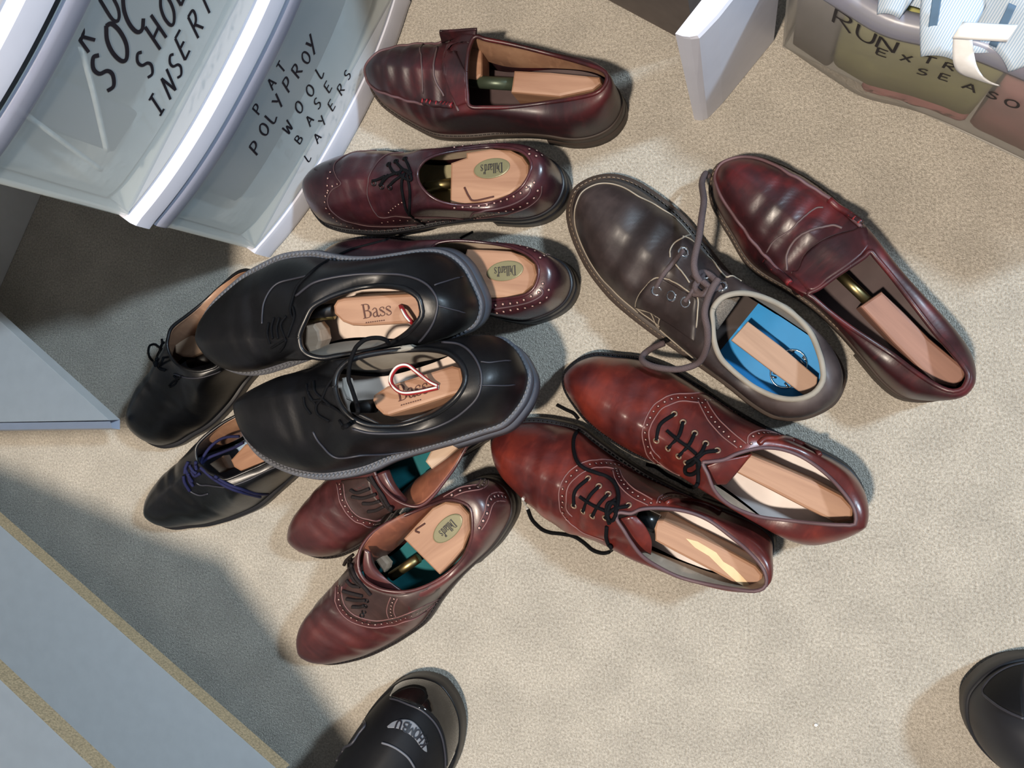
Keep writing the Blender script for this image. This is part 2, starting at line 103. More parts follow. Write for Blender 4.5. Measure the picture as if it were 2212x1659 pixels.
 'S4':{'L':0.2997,'out':[(0.0,0.0),(0.0036,0.0133),(0.012,0.022),(0.027,0.0278),(0.048,0.0298),(0.0749,0.0274),(0.1049,0.0247),(0.1349,0.0252),(0.1649,0.0302),(0.1948,0.0376),(0.2158,0.0418),(0.2398,0.0455),(0.2608,0.044),(0.2788,0.0363),(0.2907,0.024),(0.2973,0.0113),(0.2997,0.0),(0.2973,-0.01),(0.2907,-0.0218),(0.2788,-0.0337),(0.2608,-0.0457),(0.2398,-0.0567),(0.2158,-0.0646),(0.1948,-0.0695),(0.1649,-0.0682),(0.1349,-0.0592),(0.1049,-0.0549),(0.0749,-0.0544),(0.048,-0.0544),(0.027,-0.0495),(0.012,-0.0361),(0.0036,-0.0157)],'mouth':[(0.0366,-0.0066,0.085),(0.0372,0.0006,0.085),(0.0433,0.0068,0.0843),(0.0551,0.0146,0.0804),(0.0714,0.0213,0.0735),(0.0891,0.0258,0.0707),(0.1058,0.0267,0.0765),(0.1215,0.0268,0.084),(0.1321,0.0268,0.0885),(0.1427,0.0229,0.0914),(0.1488,0.0163,0.092),(0.1491,0.0068,0.092),(0.1471,0.0012,0.0919),(0.1413,-0.0074,0.0912),(0.134,-0.0173,0.0892),(0.1242,-0.0222,0.0852),(0.1134,-0.0256,0.0801),(0.0973,-0.0283,0.073),(0.0827,-0.0283,0.0704),(0.0651,-0.0263,0.0761),(0.0479,-0.0219,0.0831),(0.0382,-0.0147,0.085)],'th':11,'hh':0.03,'ts':0.012,'toeH':0.038,'welt':0.006,'loc':(-0.2323,0.0735,0.078),'rot':(-0.19198621771937624,-0.04,-3.0477),'crease':((0.68,1.5,0.0022,0.007),(0.74,-1,0.0016,0.006)),'det':[('stitching','seam',{'r':0.0009,'m':'edge'},[(0.1923,-0.0083,0.0749),(0.1926,-0.0164,0.071),(0.1912,-0.0267,0.0667),(0.1843,-0.0376,0.0619),(0.1754,-0.0423,0.0591),(0.1627,-0.0434,0.0597),(0.1463,-0.0444,0.065)]),('stitching','seam',{'r':0.0011,'m':'edge'},[(0.1549,-0.0285,0.0738),(0.1382,-0.0358,0.0786),(0.1234,-0.0392,0.0786),(0.1031,-0.04,0.0749),(0.0834,-0.0388,0.0708),(0.063,-0.0358,0.0694),(0.0456,-0.031,0.0728),(0.0336,-0.0247,0.0764),(0.0256,-0.0163,0.0808),(0.0232,-0.0076,0.0823),(0.0267,0.0036,0.0832),(0.034,0.0128,0.0808),(0.0481,0.0235,0.0735)]),('stitching','seam',{'r':0.0007,'m':'thread'},[(0.0261,-0.0221,0.0753),(0.0168,-0.0243,0.0622),(0.0105,-0.0254,0.0416)]),('stitching','seam',{'r':0.0007,'m':'thread'},[(0.0231,-0.0056,0.0823),(0.014,-0.0008,0.0762),(0.0072,0.0046,0.0622)]),('shoelace','lace',{'r':0.0013},[(0.1559,-0.01,0.0837),(0.1591,-0.0146,0.0803),(0.16,-0.0194,0.0774),(0.1594,-0.024,0.0747),(0.1582,-0.0285,0.0724),(0.1566,-0.033,0.0705),(0.1543,-0.0371,0.0685),(0.1509,-0.0405,0.0672),(0.1469,-0.0434,0.0661),(0.1435,-0.0462,0.0634),(0.1417,-0.0491,0.0578),(0.1412,-0.0518,0.0493),(0.1417,-0.0541,0.038),(0.1452,-0.0564,0.02),(0.1684,-0.0597,-0.039),(0.1623,-0.0615,-0.0387),(0.1563,-0.0631,-0.039),(0.1505,-0.0645,-0.0394),(0.1446,-0.0657,-0.0401),(0.1388,-0.0665,-0.0409),(0.1331,-0.0672,-0.0419),(0.1276,-0.0678,-0.0434),(0.1225,-0.0684,-0.0457),(0.1178,-0.0691,-0.0493),(0.1149,-0.0702,-0.0571),(0.1253,-0.0726,-0.0987),(0.1188,-0.0734,-0.0986),(0.1123,-0.074,-0.0985),(0.1058,-0.0744,-0.0983),(0.0993,-0.0746,-0.0981),(0.0928,-0.0748,-0.0978),(0.0864,-0.0751,-0.0976),(0.08,-0.0757,-0.0975),(0.0737,-0.0767,-0.0974)]),('shoelace','lace',{'r':0.0011},[(0.1785,-0.0129,0.076),(0.181,-0.004,0.0795),(0.1794,0.0053,0.0834)]),('shoelace','lace',{'r':0.0011},[(0.1722,-0.0124,0.0779),(0.1748,-0.0035,0.0812),(0.1731,0.0057,0.0851)]),('shoelace','lace',{'r':0.0011},[(0.1645,-0.0129,0.0797),(0.1703,-0.0054,0.0814),(0.1643,0.0075,0.0873)]),('shoelace','lace',{'r':0.0011},[(0.1846,-0.0088,0.0763),(0.1854,0.0002,0.0805),(0.1844,0.0099,0.081)]),('shoelace','lace',{'r':0.0011},[(0.1576,-0.0202,0.0775),(0.1548,-0.011,0.0835),(0.1622,0.0053,0.088)]),('shoelace','lace',{'r':0.0011},[(0.1639,0.0063,0.0877),(0.1752,0.0105,0.0833),(0.1849,0.0137,0.0792)]),('shoelace','lace',{'r':0.0011},[(0.1643,0.0075,0.0873),(0.1706,0.0135,0.0831),(0.1786,0.0182,0.0778)])],'tree':{'blocks':[('heel_block',[(0.1247,-0.0159),(0.1202,-0.0207),(0.1136,-0.0217),(0.0946,-0.0208),(0.0697,-0.0193),(0.0465,-0.0173),(0.0423,-0.0131),(0.0434,-0.0028),(0.0461,0.0061),(0.0587,0.0076),(0.0993,0.0053),(0.1099,0.0036),(0.1188,-0.0009),(0.1251,-0.0088)],0.068,0.034,'cedar'),('toe_block',[(0.1586,-0.0008),(0.1503,-0.0017),(0.1463,0.0048),(0.1462,0.0146),(0.151,0.0221),(0.1597,0.0252),(0.1632,0.0159)],0.06,0.036,'palewood')],'tube':([(0.1579,-0.0121,0.052),(0.1309,-0.0117,0.055)],0.006,'dark'),'bar':([(0.1622,-0.0063,0.046),(0.146,-0.0072,0.048),(0.1343,-0.0067,0.05)],0.004,'brass'),'text':[(0.0976,-0.0017,0.0684),(0.0697,-0.002,0.0684),(0.0983,-0.0139,0.0684)],'loop':[(0.0605,-0.0082,0.07),(0.0563,-0.0054,0.078),(0.0534,-0.0001,0.08),(0.0513,0.0044,0.078),(0.051,0.0088,0.07)]}},
 'S5':{'L':0.3004,'out':[(0.0,0.0),(0.0036,0.0142),(0.012,0.0272),(0.027,0.0404),(0.0481,0.0457),(0.0751,0.0515),(0.1051,0.055),(0.1352,0.0594),(0.1652,0.0691),(0.1952,0.0726),(0.2163,0.0722),(0.2403,0.0667),(0.2613,0.0576),(0.2793,0.045),(0.2914,0.0292),(0.298,0.0133),(0.3004,0.0),(0.298,-0.0064),(0.2914,-0.0135),(0.2793,-0.0212),(0.2613,-0.0292),(0.2403,-0.0344),(0.2163,-0.0371),(0.1952,-0.0363),(0.1652,-0.0303),(0.1352,-0.0252),(0.1051,-0.0247),(0.0751,-0.0274),(0.0481,-0.0353),(0.027,-0.0402),(0.012,-0.0293),(0.0036,-0.0145)],'mouth':[(0.0422,0.0024,0.085),(0.0425,0.0119,0.085),(0.0493,0.0217,0.0842),(0.0622,0.0292,0.0799),(0.0803,0.0347,0.0724),(0.1031,0.0393,0.073),(0.1246,0.0394,0.0826),(0.1374,0.0348,0.0882),(0.1464,0.0266,0.091),(0.1524,0.0164,0.0919),(0.1552,0.004,0.092),(0.1536,-0.0057,0.092),(0.1474,-0.0138,0.0912),(0.137,-0.0196,0.0881),(0.1185,-0.0238,0.0797),(0.096,-0.0257,0.071),(0.0754,-0.0226,0.0742),(0.0575,-0.0157,0.0817),(0.0469,-0.0066,0.0846)],'th':10,'hh':0.03,'ts':0.012,'toeH':0.038,'welt':0.006,'loc':(-0.1847,-0.0036,0.082),'rot':(0.19198621771937624,-0.04,-3.0386),'crease':((0.68,1.5,0.0022,0.007),(0.74,-1,0.0016,0.006)),'det':[('stitching','seam',{'r':0.0011,'m':'edge'},[(0.0659,-0.0283,0.0716),(0.0496,-0.0237,0.075),(0.0357,-0.011,0.0809),(0.0291,0.0057,0.0825),(0.0329,0.0214,0.0803),(0.0451,0.0314,0.076),(0.0665,0.0402,0.0691),(0.0913,0.0457,0.0708),(0.1247,0.0456,0.0825),(0.1415,0.041,0.0879)]),('stitching','seam',{'r':0.001,'m':'edge'},[(0.1884,0.0367,0.0687),(0.1842,0.0486,0.0602),(0.1763,0.0583,0.0504),(0.1538,0.0581,0.0498),(0.1389,0.0551,0.0226),(0.1219,0.0531,0.014),(0.108,0.0522,0.0183)]),('stitching','seam',{'r':0.0007,'m':'thread'},[(0.0297,-0.0054,0.0811),(0.0213,-0.0048,0.0768),(0.0099,-0.0084,0.0605)]),('stitching','seam',{'r':0.0007,'m':'thread'},[(0.0313,0.0143,0.0824),(0.021,0.0143,0.0766),(0.0082,0.0112,0.0566)]),('shoelace','lace',{'r':0.0019},[(0.107,-0.0279,0.088),(0.1059,-0.0289,0.095),(0.109,-0.03,0.1),(0.1161,-0.0308,0.1),(0.1228,-0.03,0.1),(0.1283,-0.0267,0.1),(0.1331,-0.023,0.098),(0.1384,-0.0128,0.096),(0.1403,-0.0001,0.095),(0.1383,0.0078,0.094),(0.1358,0.0151,0.094),(0.1329,0.023,0.095),(0.1316,0.0299,0.096),(0.2266,-0.0018,-0.0925),(0.1437,0.0378,0.0887),(0.1505,0.0391,0.0854)]),('shoelace','lace',{'r':0.0012},[(0.1827,-0.0053,0.0782),(0.1811,-0.0026,0.0805),(0.1798,-0.0,0.0827),(0.1785,0.0025,0.0847),(0.1777,0.0046,0.0852),(0.1767,0.0065,0.0851),(0.1753,0.0081,0.0851),(0.1736,0.0096,0.0851),(0.1719,0.0111,0.0851),(0.1704,0.0125,0.085),(0.1687,0.014,0.085),(0.167,0.0155,0.0851),(0.1653,0.017,0.0852),(0.1635,0.0184,0.0854),(0.1616,0.0198,0.0857),(0.1593,0.0209,0.0863)]),('shoelace','lace',{'r':0.0012},[(0.1707,0.0122,0.085),(0.173,0.0135,0.0838),(0.1754,0.0147,0.0827),(0.1775,0.0161,0.0815),(0.1789,0.018,0.0803),(0.1796,0.0201,0.0793),(0.1795,0.0222,0.0784),(0.1785,0.0241,0.0778),(0.1767,0.0258,0.0776),(0.1745,0.0272,0.0776),(0.1723,0.0285,0.0776),(0.1701,0.0298,0.0776),(0.168,0.0311,0.0774)]),('shoelace','lace',{'r':0.0012},[(0.1707,0.0122,0.085),(0.1632,0.0026,0.089),(0.1536,-0.0057,0.0919)]),('shoelace','lace',{'r':0.0012},[(0.1854,0.0042,0.083),(0.1833,0.0117,0.0817),(0.171,0.0134,0.0845)]),('shoelace','lace',{'r':0.0012},[(0.1909,0.0082,0.0805),(0.1908,0.0154,0.0782),(0.1864,0.023,0.0761)]),('shoelace','lace',{'r':0.0012},[(0.19,-0.0037,0.0774),(0.1849,0.0067,0.0827),(0.1783,0.017,0.0809)]),('shoelace','lace',{'r':0.0012},[(0.1623,0.0193,0.0856),(0.1483,0.0286,0.0898),(0.1409,0.0364,0.089)]),('shoelace','lace',{'r':0.0012},[(0.1593,0.0209,0.0863),(0.1715,0.0156,0.0835)]),('shoelace','lace',{'r':0.0012},[(0.1505,0.0387,0.0856),(0.1544,0.0323,0.0855)]),('tongue','free',{'m':'leather'},[[(0.1489,0.0268,0.086),(0.1421,0.0344,0.084),(0.132,0.0405,0.078)],[(0.1374,0.0281,0.088),(0.1306,0.0309,0.086),(0.118,0.0384,0.08)]])],'tree':{'blocks':[('heel_block',[(0.1327,0.0143),(0.1317,0.0094),(0.1196,0.0031),(0.0913,-0.0027),(0.0589,-0.0089),(0.0514,-0.0058),(0.0494,0.0066),(0.0535,0.0154),(0.079,0.0207),(0.1181,0.0287),(0.1233,0.0276),(0.1299,0.0208)],0.068,0.034,'cedar'),('toe_block',[(0.1713,-0.0136),(0.1657,-0.0143),(0.1615,-0.0021),(0.1602,0.0098),(0.1672,0.0065),(0.1714,-0.0031)],0.05,0.036,'paleplate')],'tube':([(0.1589,0.0151,0.05),(0.1364,0.0166,0.054)],0.006,'dark'),'text':[(0.1079,0.0177,0.0684),(0.0793,0.0128,0.0684),(0.1109,0.004,0.0684)],'loop':[(0.0713,0.0085,0.0705),(0.0775,0.0049,0.074),(0.0848,-0.0024,0.084),(0.0904,-0.0072,0.09),(0.0985,-0.0058,0.092),(0.1052,0.0015,0.09),(0.1061,0.0075,0.084),(0.1004,0.0128,0.078),(0.0896,0.0126,0.073),(0.0714,0.01,0.0705)]}},
 'S6':{'L':0.2779,'out':[(0.0,0.0),(0.0033,0.0126),(0.0111,0.0222),(0.025,0.0298),(0.0445,0.0333),(0.0695,0.0333),(0.0973,0.0326),(0.1251,0.0349),(0.1529,0.0433),(0.1806,0.0478),(0.2001,0.0483),(0.2223,0.0451),(0.2418,0.0431),(0.2585,0.0367),(0.2696,0.0249),(0.2757,0.0117),(0.2779,0.0),(0.2757,-0.007),(0.2696,-0.0153),(0.2585,-0.0235),(0.2418,-0.0301),(0.2223,-0.0351),(0.2001,-0.0376),(0.1806,-0.0372),(0.1529,-0.034),(0.1251,-0.0301),(0.0973,-0.0286),(0.0695,-0.0292),(0.0445,-0.0299),(0.025,-0.0277),(0.0111,-0.0215),(0.0033,-0.0125)],'mouth':[(0.0152,-0.0118,0.082),(0.0235,0.004,0.0812),(0.0501,0.013,0.0726),(0.0814,0.0212,0.0702),(0.1051,0.0269,0.0787),(0.1121,0.0263,0.0814),(0.1224,0.0225,0.0849),(0.1325,0.0134,0.0873),(0.1394,0.0024,0.088),(0.1413,-0.0095,0.088),(0.1389,-0.0205,0.0879),(0.1334,-0.0274,0.0874),(0.124,-0.0348,0.0854),(0.1058,-0.0374,0.079),(0.0855,-0.0408,0.0714),(0.0609,-0.0427,0.0694),(0.031,-0.0374,0.0794),(0.0159,-0.0281,0.082)],'th':10,'hh':0.028,'ts':0.012,'toeH':0.034,'welt':0.004,'loc':(-0.4581,0.0958,0.0),'rot':(0,-0.0,-2.5427),'crease':((0.68,1.5,0.0022,0.007),(0.74,-1,0.0016,0.006)),'det':[('shoelace','lace',{'r':0.0013},[(0.1684,-0.0157,0.0789),(0.1687,-0.0178,0.0783),(0.1704,-0.0209,0.0756),(0.2238,-0.0617,-0.0),(0.224,-0.0638,0.0),(0.2247,-0.0658,-0.0),(0.225,-0.0679,0.0),(0.2249,-0.0699,-0.0),(0.2245,-0.0719,0.0),(0.2239,-0.0737,0.0),(0.223,-0.0755,0.0),(0.2219,-0.077,0.0),(0.2206,-0.0785,0.0),(0.219,-0.0797,-0.0),(0.2172,-0.0805,0.0),(0.215,-0.0803,0.0),(0.2128,-0.0796,-0.0),(0.2109,-0.0783,0.0),(0.2093,-0.0766,0.0),(0.2084,-0.0746,-0.0),(0.2076,-0.0726,0.0),(0.2067,-0.0706,-0.0)]),('shoelace','lace',{'r':0.0013},[(0.2028,-0.072,-0.0),(0.2046,-0.0707,0.0),(0.2064,-0.0693,-0.0),(0.2083,-0.068,-0.0),(0.2103,-0.0669,0.0),(0.2124,-0.0659,0.0),(0.2146,-0.0649,0.0),(0.2166,-0.0638,-0.0),(0.1671,-0.0247,0.0733),(0.1658,-0.0212,0.0772),(0.1661,-0.0189,0.0786),(0.1669,-0.0171,0.0792),(0.1684,-0.0157,0.0789)]),('shoelace','lace',{'r':0.0013},[(0.1982,-0.0724,0.0),(0.2056,-0.068,0.0),(0.1623,-0.0212,0.0786)]),('shoelace','lace',{'r':0.0013},[(0.1984,-0.0774,0.0),(0.2007,-0.073,0.0),(0.2039,-0.0704,0.0)]),('shoelace','lace',{'r':0.0013},[(0.2087,-0.0677,-0.0),(0.1523,-0.0151,0.0835),(0.1643,-0.0128,0.0797)]),('shoelace','lace',{'r':0.0013},[(0.1693,-0.0217,0.0754),(0.1655,-0.0104,0.0789),(0.1613,-0.0054,0.0788)]),('shoelace','lace',{'r':0.001},[(0.1714,0.0071,0.071),(0.1626,0.0077,0.0736),(0.1462,0.0125,0.0805)]),('shoelace','lace',{'r':0.001},[(0.1722,0.0087,0.0701),(0.1634,0.0104,0.0721),(0.1513,0.0079,0.0786)]),('shoelace','lace',{'r':0.001},[(0.1565,0.0043,0.0774),(0.156,0.0111,0.0749)]),('stitching','seam',{'r':0.0008,'m':'edge'},[(0.1547,0.0034,0.0785),(0.1462,0.0125,0.0805),(0.1307,0.0252,0.0846),(0.119,0.03,0.0807),(0.1074,0.0316,0.0744)])],'tree':{'blocks':[('toe_block',[(0.1508,-0.0326),(0.1382,-0.0337),(0.127,-0.0291),(0.1212,-0.0206),(0.1221,-0.0136),(0.1196,-0.0041),(0.1401,-0.0081),(0.1496,-0.0152),(0.1551,-0.0245)],0.058,0.034,'palewood'),('heel_block',[(0.1192,-0.0178),(0.0855,-0.0168),(0.046,-0.0198),(0.0298,-0.0166),(0.028,-0.0067),(0.0476,0.0006),(0.087,0.0037),(0.1148,0.0037),(0.1214,-0.0052)],0.062,0.034,'cedar')],'tube':([(0.1528,-0.01,0.045),(0.1279,0.0008,0.05)],0.006,'dark')}},
 'S7':{'L':0.2932,'out':[(0.0,0.0),(0.0035,0.0133),(0.0117,0.0234),(0.0264,0.0315),(0.0469,0.036),(0.0733,0.0378),(0.1026,0.04),(0.132,0.0447),(0.1613,0.0502),(0.1906,0.0484),(0.2111,0.0454),(0.2346,0.0399),(0.2551,0.0321),(0.2727,0.0258),(0.2844,0.017),(0.2909,0.0078),(0.2932,0.0),(0.2909,-0.0084),(0.2844,-0.0178),(0.2727,-0.0269),(0.2551,-0.0344),(0.2346,-0.0389),(0.2111,-0.041),(0.1906,-0.0394),(0.1613,-0.0328),(0.132,-0.0277),(0.1026,-0.0275),(0.0733,-0.0299),(0.0469,-0.0316),(0.0264,-0.0296),(0.0117,-0.0228),(0.0035,-0.0132)],'mouth':[(0.0179,0.0087,0.082),(0.0297,0.0182,0.0806),(0.0648,0.0224,0.0699),(0.0933,0.0219,0.0714),(0.1108,0.0212,0.0774),(0.1322,0.0194,0.0847),(0.1388,0.0131,0.0864),(0.1455,0.0059,0.0875),(0.1495,-0.0009,0.0879),(0.1531,-0.0113,0.088),(0.1506,-0.0206,0.0879),(0.1454,-0.0267,0.0875),(0.1336,-0.0311,0.0851),(0.114,-0.0353,0.0786),(0.0958,-0.0363,0.0722),(0.0709,-0.0375,0.0686),(0.0388,-0.0264,0.0782),(0.0186,-0.0087,0.082)],'th':9,'hh':0.028,'ts':0.012,'toeH':0.034,'welt':0.004,'loc':(-0.4066,-0.0231,0.0),'rot':(0,-0.0,-2.6545),'crease':((0.68,1.5,0.0022,0.007),(0.74,-1,0.0016,0.006)),'det':[('shoelace','lace',{'r':0.0017},[(0.2173,-0.0288,0.0),(0.2162,-0.0251,-0.0),(0.2147,-0.0215,0.0),(0.2125,-0.0181,0.0),(0.21,-0.0149,-0.0),(0.2075,-0.0117,-0.0),(0.141,0.0115,0.0865),(0.1395,0.0143,0.0859),(0.1376,0.0172,0.0856),(0.1358,0.02,0.0852),(0.1342,0.0227,0.0846),(0.1325,0.0252,0.0837),(0.1308,0.0276,0.0825),(0.1292,0.0298,0.081),(0.1279,0.0318,0.0791),(0.1269,0.0337,0.0765),(0.1266,0.0355,0.0731),(0.1272,0.0371,0.0685),(0.1287,0.0385,0.0625),(0.1309,0.0397,0.0554),(0.1331,0.0407,0.0479),(0.1349,0.0414,0.0404),(0.1364,0.0419,0.0332),(0.138,0.0422,0.0257),(0.1397,0.0426,0.0178)]),('shoelace','lace',{'r':0.0017},[(0.1518,-0.0039,0.0875),(0.1497,0.0006,0.0873),(0.1482,0.005,0.0865),(0.1467,0.0092,0.0854),(0.1445,0.0133,0.0848),(0.1419,0.0174,0.0843),(0.1386,0.0216,0.0847),(0.1359,0.0255,0.084),(0.1336,0.029,0.0823),(0.1318,0.0322,0.0797),(0.1307,0.0349,0.0757),(0.1307,0.0372,0.07),(0.1322,0.0391,0.0621),(0.135,0.0406,0.0521),(0.1385,0.0419,0.0408),(0.1429,0.0431,0.028)]),('shoelace','lace',{'r':0.0017},[(0.1595,-0.0053,0.0844),(0.1583,-0.0069,0.0854),(0.1572,-0.0085,0.0862),(0.156,-0.01,0.0869),(0.1546,-0.0114,0.0875),(0.2199,-0.036,0.0),(0.2183,-0.0375,0.0),(0.2166,-0.0388,0.0),(0.2148,-0.04,0.0),(0.2003,-0.0366,0.0169),(0.1936,-0.0359,0.0233),(0.1864,-0.035,0.0303),(0.1792,-0.0339,0.0375)]),('shoelace','lace',{'r':0.0017},[(0.1778,-0.0089,0.0805),(0.1741,-0.0139,0.0803),(0.1679,-0.0178,0.0808)]),('shoelace','lace',{'r':0.0017},[(0.1815,-0.0076,0.0791),(0.1865,-0.0017,0.0752),(0.1905,0.0072,0.0682)]),('shoelace','lace',{'r':0.0017},[(0.1736,-0.0069,0.081),(0.1793,-0.0003,0.076),(0.1808,0.0054,0.0725)]),('shoelace','lace',{'r':0.0017},[(0.1673,-0.007,0.0826),(0.1683,-0.0013,0.0797),(0.1591,-0.0001,0.0828)]),('shoelace','lace',{'r':0.0017},[(0.1657,-0.0131,0.0834),(0.1656,-0.0072,0.0832),(0.1637,-0.0022,0.0817)]),('shoelace','lace',{'r':0.0017},[(0.1755,-0.0154,0.0792),(0.1752,-0.0056,0.0799),(0.1773,0.0017,0.0754)]),('shoelace','lace',{'r':0.0016},[(0.1588,-0.0098,0.076),(0.1541,-0.0143,0.076),(0.1418,-0.0199,0.076),(0.1289,-0.0222,0.076),(0.117,-0.0207,0.076),(0.1031,-0.0146,0.076)]),('shoelace','lace',{'r':0.0016},[(0.1605,-0.0112,0.072),(0.1492,-0.0125,0.072),(0.1329,-0.0103,0.072),(0.1167,-0.0081,0.072),(0.1043,-0.0077,0.072)]),('stitching','seam',{'r':0.0009,'m':'edge'},[(0.1856,-0.0023,0.0757),(0.1905,0.0051,0.0695),(0.1892,0.01,0.0672),(0.1829,0.0161,0.0659),(0.1722,0.019,0.0677)]),('stitching','seam',{'r':0.0009,'m':'edge'},[(0.1742,0.0043,0.0751),(0.1698,0.0095,0.074),(0.1532,0.0177,0.0792),(0.1322,0.0273,0.0829),(0.1152,0.0295,0.0774),(0.097,0.0296,0.0721),(0.0841,0.0305,0.069)])],'tree':{'blocks':[('toe_block',[(0.1693,-0.0122),(0.1498,-0.0127),(0.1486,0.0029),(0.1623,0.0017)],0.052,0.036,'palewood'),('heel_block',[(0.1354,-0.0017),(0.1132,-0.0083),(0.0534,-0.0035),(0.0344,0.0024),(0.0356,0.0171),(0.0551,0.0207),(0.1049,0.0192),(0.1287,0.0163),(0.1354,0.0072)],0.062,0.034,'cedar')]}},
 'S8':{'L':0.2912,'out':[(0.0,0.0),(0.0035,0.0129),(0.0116,0.0214),(0.0262,0.0257),(0.0466,0.0272),(0.0728,0.0264),(0.1019,0.0253),(0.131,0.0267),(0.1602,0.0334),(0.1893,0.0422),(0.2097,0.0454),(0.233,0.0449),(0.2533,0.0416),(0.2708,0.0333),(0.2825,0.022),(0.2889,0.0104),(0.2912,0.0),(0.2889,-0.0072),(0.2825,-0.0157),(0.2708,-0.024),(0.2533,-0.0301),(0.233,-0.0353),(0.2097,-0.038),(0.1893,-0.0378),(0.1602,-0.0347),(0.131,-0.0309),(0.1019,-0.0295),(0.0728,-0.0302),(0.0466,-0.0311),(0.0262,-0.0289),(0.0116,-0.0224),(0.0035,-0.0131)],'mouth':[(-0.0033,-0.0005,0.082),(0.0058,0.0141,0.0811),(0.0248,0.0225,0.0756),(0.0447,0.0289,0.0694),(0.0634,0.0378,0.0699),(0.0784,0.0443,0.0752),(0.0923,0.0501,0.0815),(0.1044,0.0525,0.0866),(0.1135,0.049,0.0897),(0.1229,0.0373,0.0916),(0.1285,0.022,0.092),(0.1288,0.0052,0.092),(0.1221,-0.0103,0.0915),(0.1036,-0.0215,0.0863),(0.0759,-0.0291,0.0742),(0.0458,-0.0303,0.0691),(0.0184,-0.0227,0.0778)],'th':11,'hh':0.028,'ts':0.012,'toeH':0.036,'welt':0.004,'loc':(-0.2388,-0.0152,0.0),'rot':(0,-0.0,-2.5471),'crease':((0.66,1.5,0.0034,0.007),(0.72,-1.2,0.0028,0.006),(0.6,2.0,0.0022,0.006),(0.78,0.5,0.0016,0.005)),'det':[('broguing','dots',{'sp':0.0062,'r':0.0013},[(0.1791,-0.0127,0.0676),(0.1794,-0.0058,0.0728),(0.1799,0.0048,0.0774),(0.1819,0.0124,0.0755),(0.1826,0.0212,0.0715),(0.1794,0.0303,0.0665),(0.175,0.0363,0.06),(0.1819,0.0373,0.032)]),('stitching','seam',{'r':0.0006,'m':'thread'},[(0.1828,-0.0162,0.0654),(0.1826,-0.0034,0.0746),(0.1841,0.0062,0.0766),(0.1864,0.0166,0.0717),(0.1857,0.0265,0.0666),(0.1815,0.0346,0.0621),(0.1875,0.0383,0.0267)]),('stitching','seam',{'r':0.0006,'m':'thread'},[(0.1741,-0.0114,0.0696),(0.1754,-0.0007,0.076),(0.1776,0.0086,0.0768),(0.1787,0.0178,0.0738),(0.1769,0.0266,0.0693),(0.1711,0.0342,0.0641),(0.1672,0.0378,0.054)]),('shoelace','lace',{'r':0.0017},[(0.1378,0.0023,0.0887),(0.1367,0.0047,0.0897),(0.136,0.007,0.0899),(0.1354,0.0093,0.0899),(0.1349,0.0116,0.0899),(0.1345,0.0138,0.0899),(0.1342,0.0161,0.0898),(0.1343,0.0183,0.0895),(0.1351,0.0204,0.0888),(0.1362,0.0225,0.0879),(0.1374,0.0245,0.0869),(0.1382,0.0266,0.0858),(0.1389,0.0287,0.0847),(0.1394,0.0308,0.0835),(0.1398,0.0329,0.0821),(0.1402,0.035,0.0804),(0.1402,0.0371,0.0792),(0.1402,0.0392,0.0778),(0.1779,0.0325,0.0),(0.1767,0.0349,0.0),(0.1753,0.0371,0.0),(0.1739,0.0394,-0.0)]),('shoelace','lace',{'r':0.0017},[(0.134,0.003,0.09),(0.1339,0.0059,0.0905),(0.1341,0.0087,0.0904),(0.1342,0.0115,0.0902),(0.1343,0.0144,0.09),(0.1341,0.0172,0.0897),(0.134,0.02,0.0895),(0.1339,0.0228,0.089),(0.1342,0.0255,0.0883),(0.1349,0.0282,0.0871),(0.1359,0.0308,0.0855),(0.1367,0.0334,0.0837),(0.1372,0.0361,0.0818),(0.1372,0.0387,0.0803),(0.1759,0.0323,0.0),(0.175,0.0354,-0.0)]),('shoelace','lace',{'r':0.0017},[(0.1643,0.0007,0.081),(0.1583,0.0071,0.0834),(0.1432,0.0113,0.0871)]),('shoelace','lace',{'r':0.0017},[(0.167,0.0068,0.0804),(0.157,0.0142,0.082),(0.1403,0.0192,0.0867)]),('shoelace','lace',{'r':0.0017},[(0.1614,0.0181,0.0792),(0.1535,0.0228,0.0802),(0.1415,0.0264,0.0842)]),('shoelace','lace',{'r':0.0017},[(0.1636,0.0269,0.074),(0.1544,0.0306,0.076),(0.1425,0.0324,0.0808)]),('tongue','free',{'m':'leather'},[[(0.129,0.0038,0.09),(0.1321,0.0152,0.088),(0.132,0.0289,0.084),(0.1269,0.0388,0.078)],[(0.1207,0.0054,0.09),(0.1226,0.0167,0.09),(0.1234,0.0292,0.086),(0.1231,0.0401,0.078)],[(0.1179,0.0064,0.084),(0.12,0.0181,0.084),(0.1216,0.0292,0.08),(0.1223,0.0391,0.074)]]),('facing','patch',{'off':0.0003},[[(0.1764,-0.0155,0.0662),(0.1779,-0.0049,0.0732),(0.1783,0.005,0.0775),(0.18,0.0135,0.0756),(0.1808,0.0215,0.0717),(0.1771,0.03,0.0671),(0.1725,0.0368,0.0589)],[(0.1356,0.0021,0.0893),(0.1409,0.0111,0.0879),(0.1441,0.0186,0.0852),(0.1441,0.0265,0.0829),(0.1426,0.0341,0.0796),(0.1402,0.0404,0.074),(0.1286,0.0436,0.0813)]])],'tree':{'blocks':[('heel_block',[(0.0915,0.0163),(0.09,0.0262),(0.0722,0.0258),(0.0481,0.0232),(0.0256,0.0151),(0.0139,0.0044),(0.0268,-0.0041),(0.0579,-0.0006)],0.062,0.034,'palewood')]}},
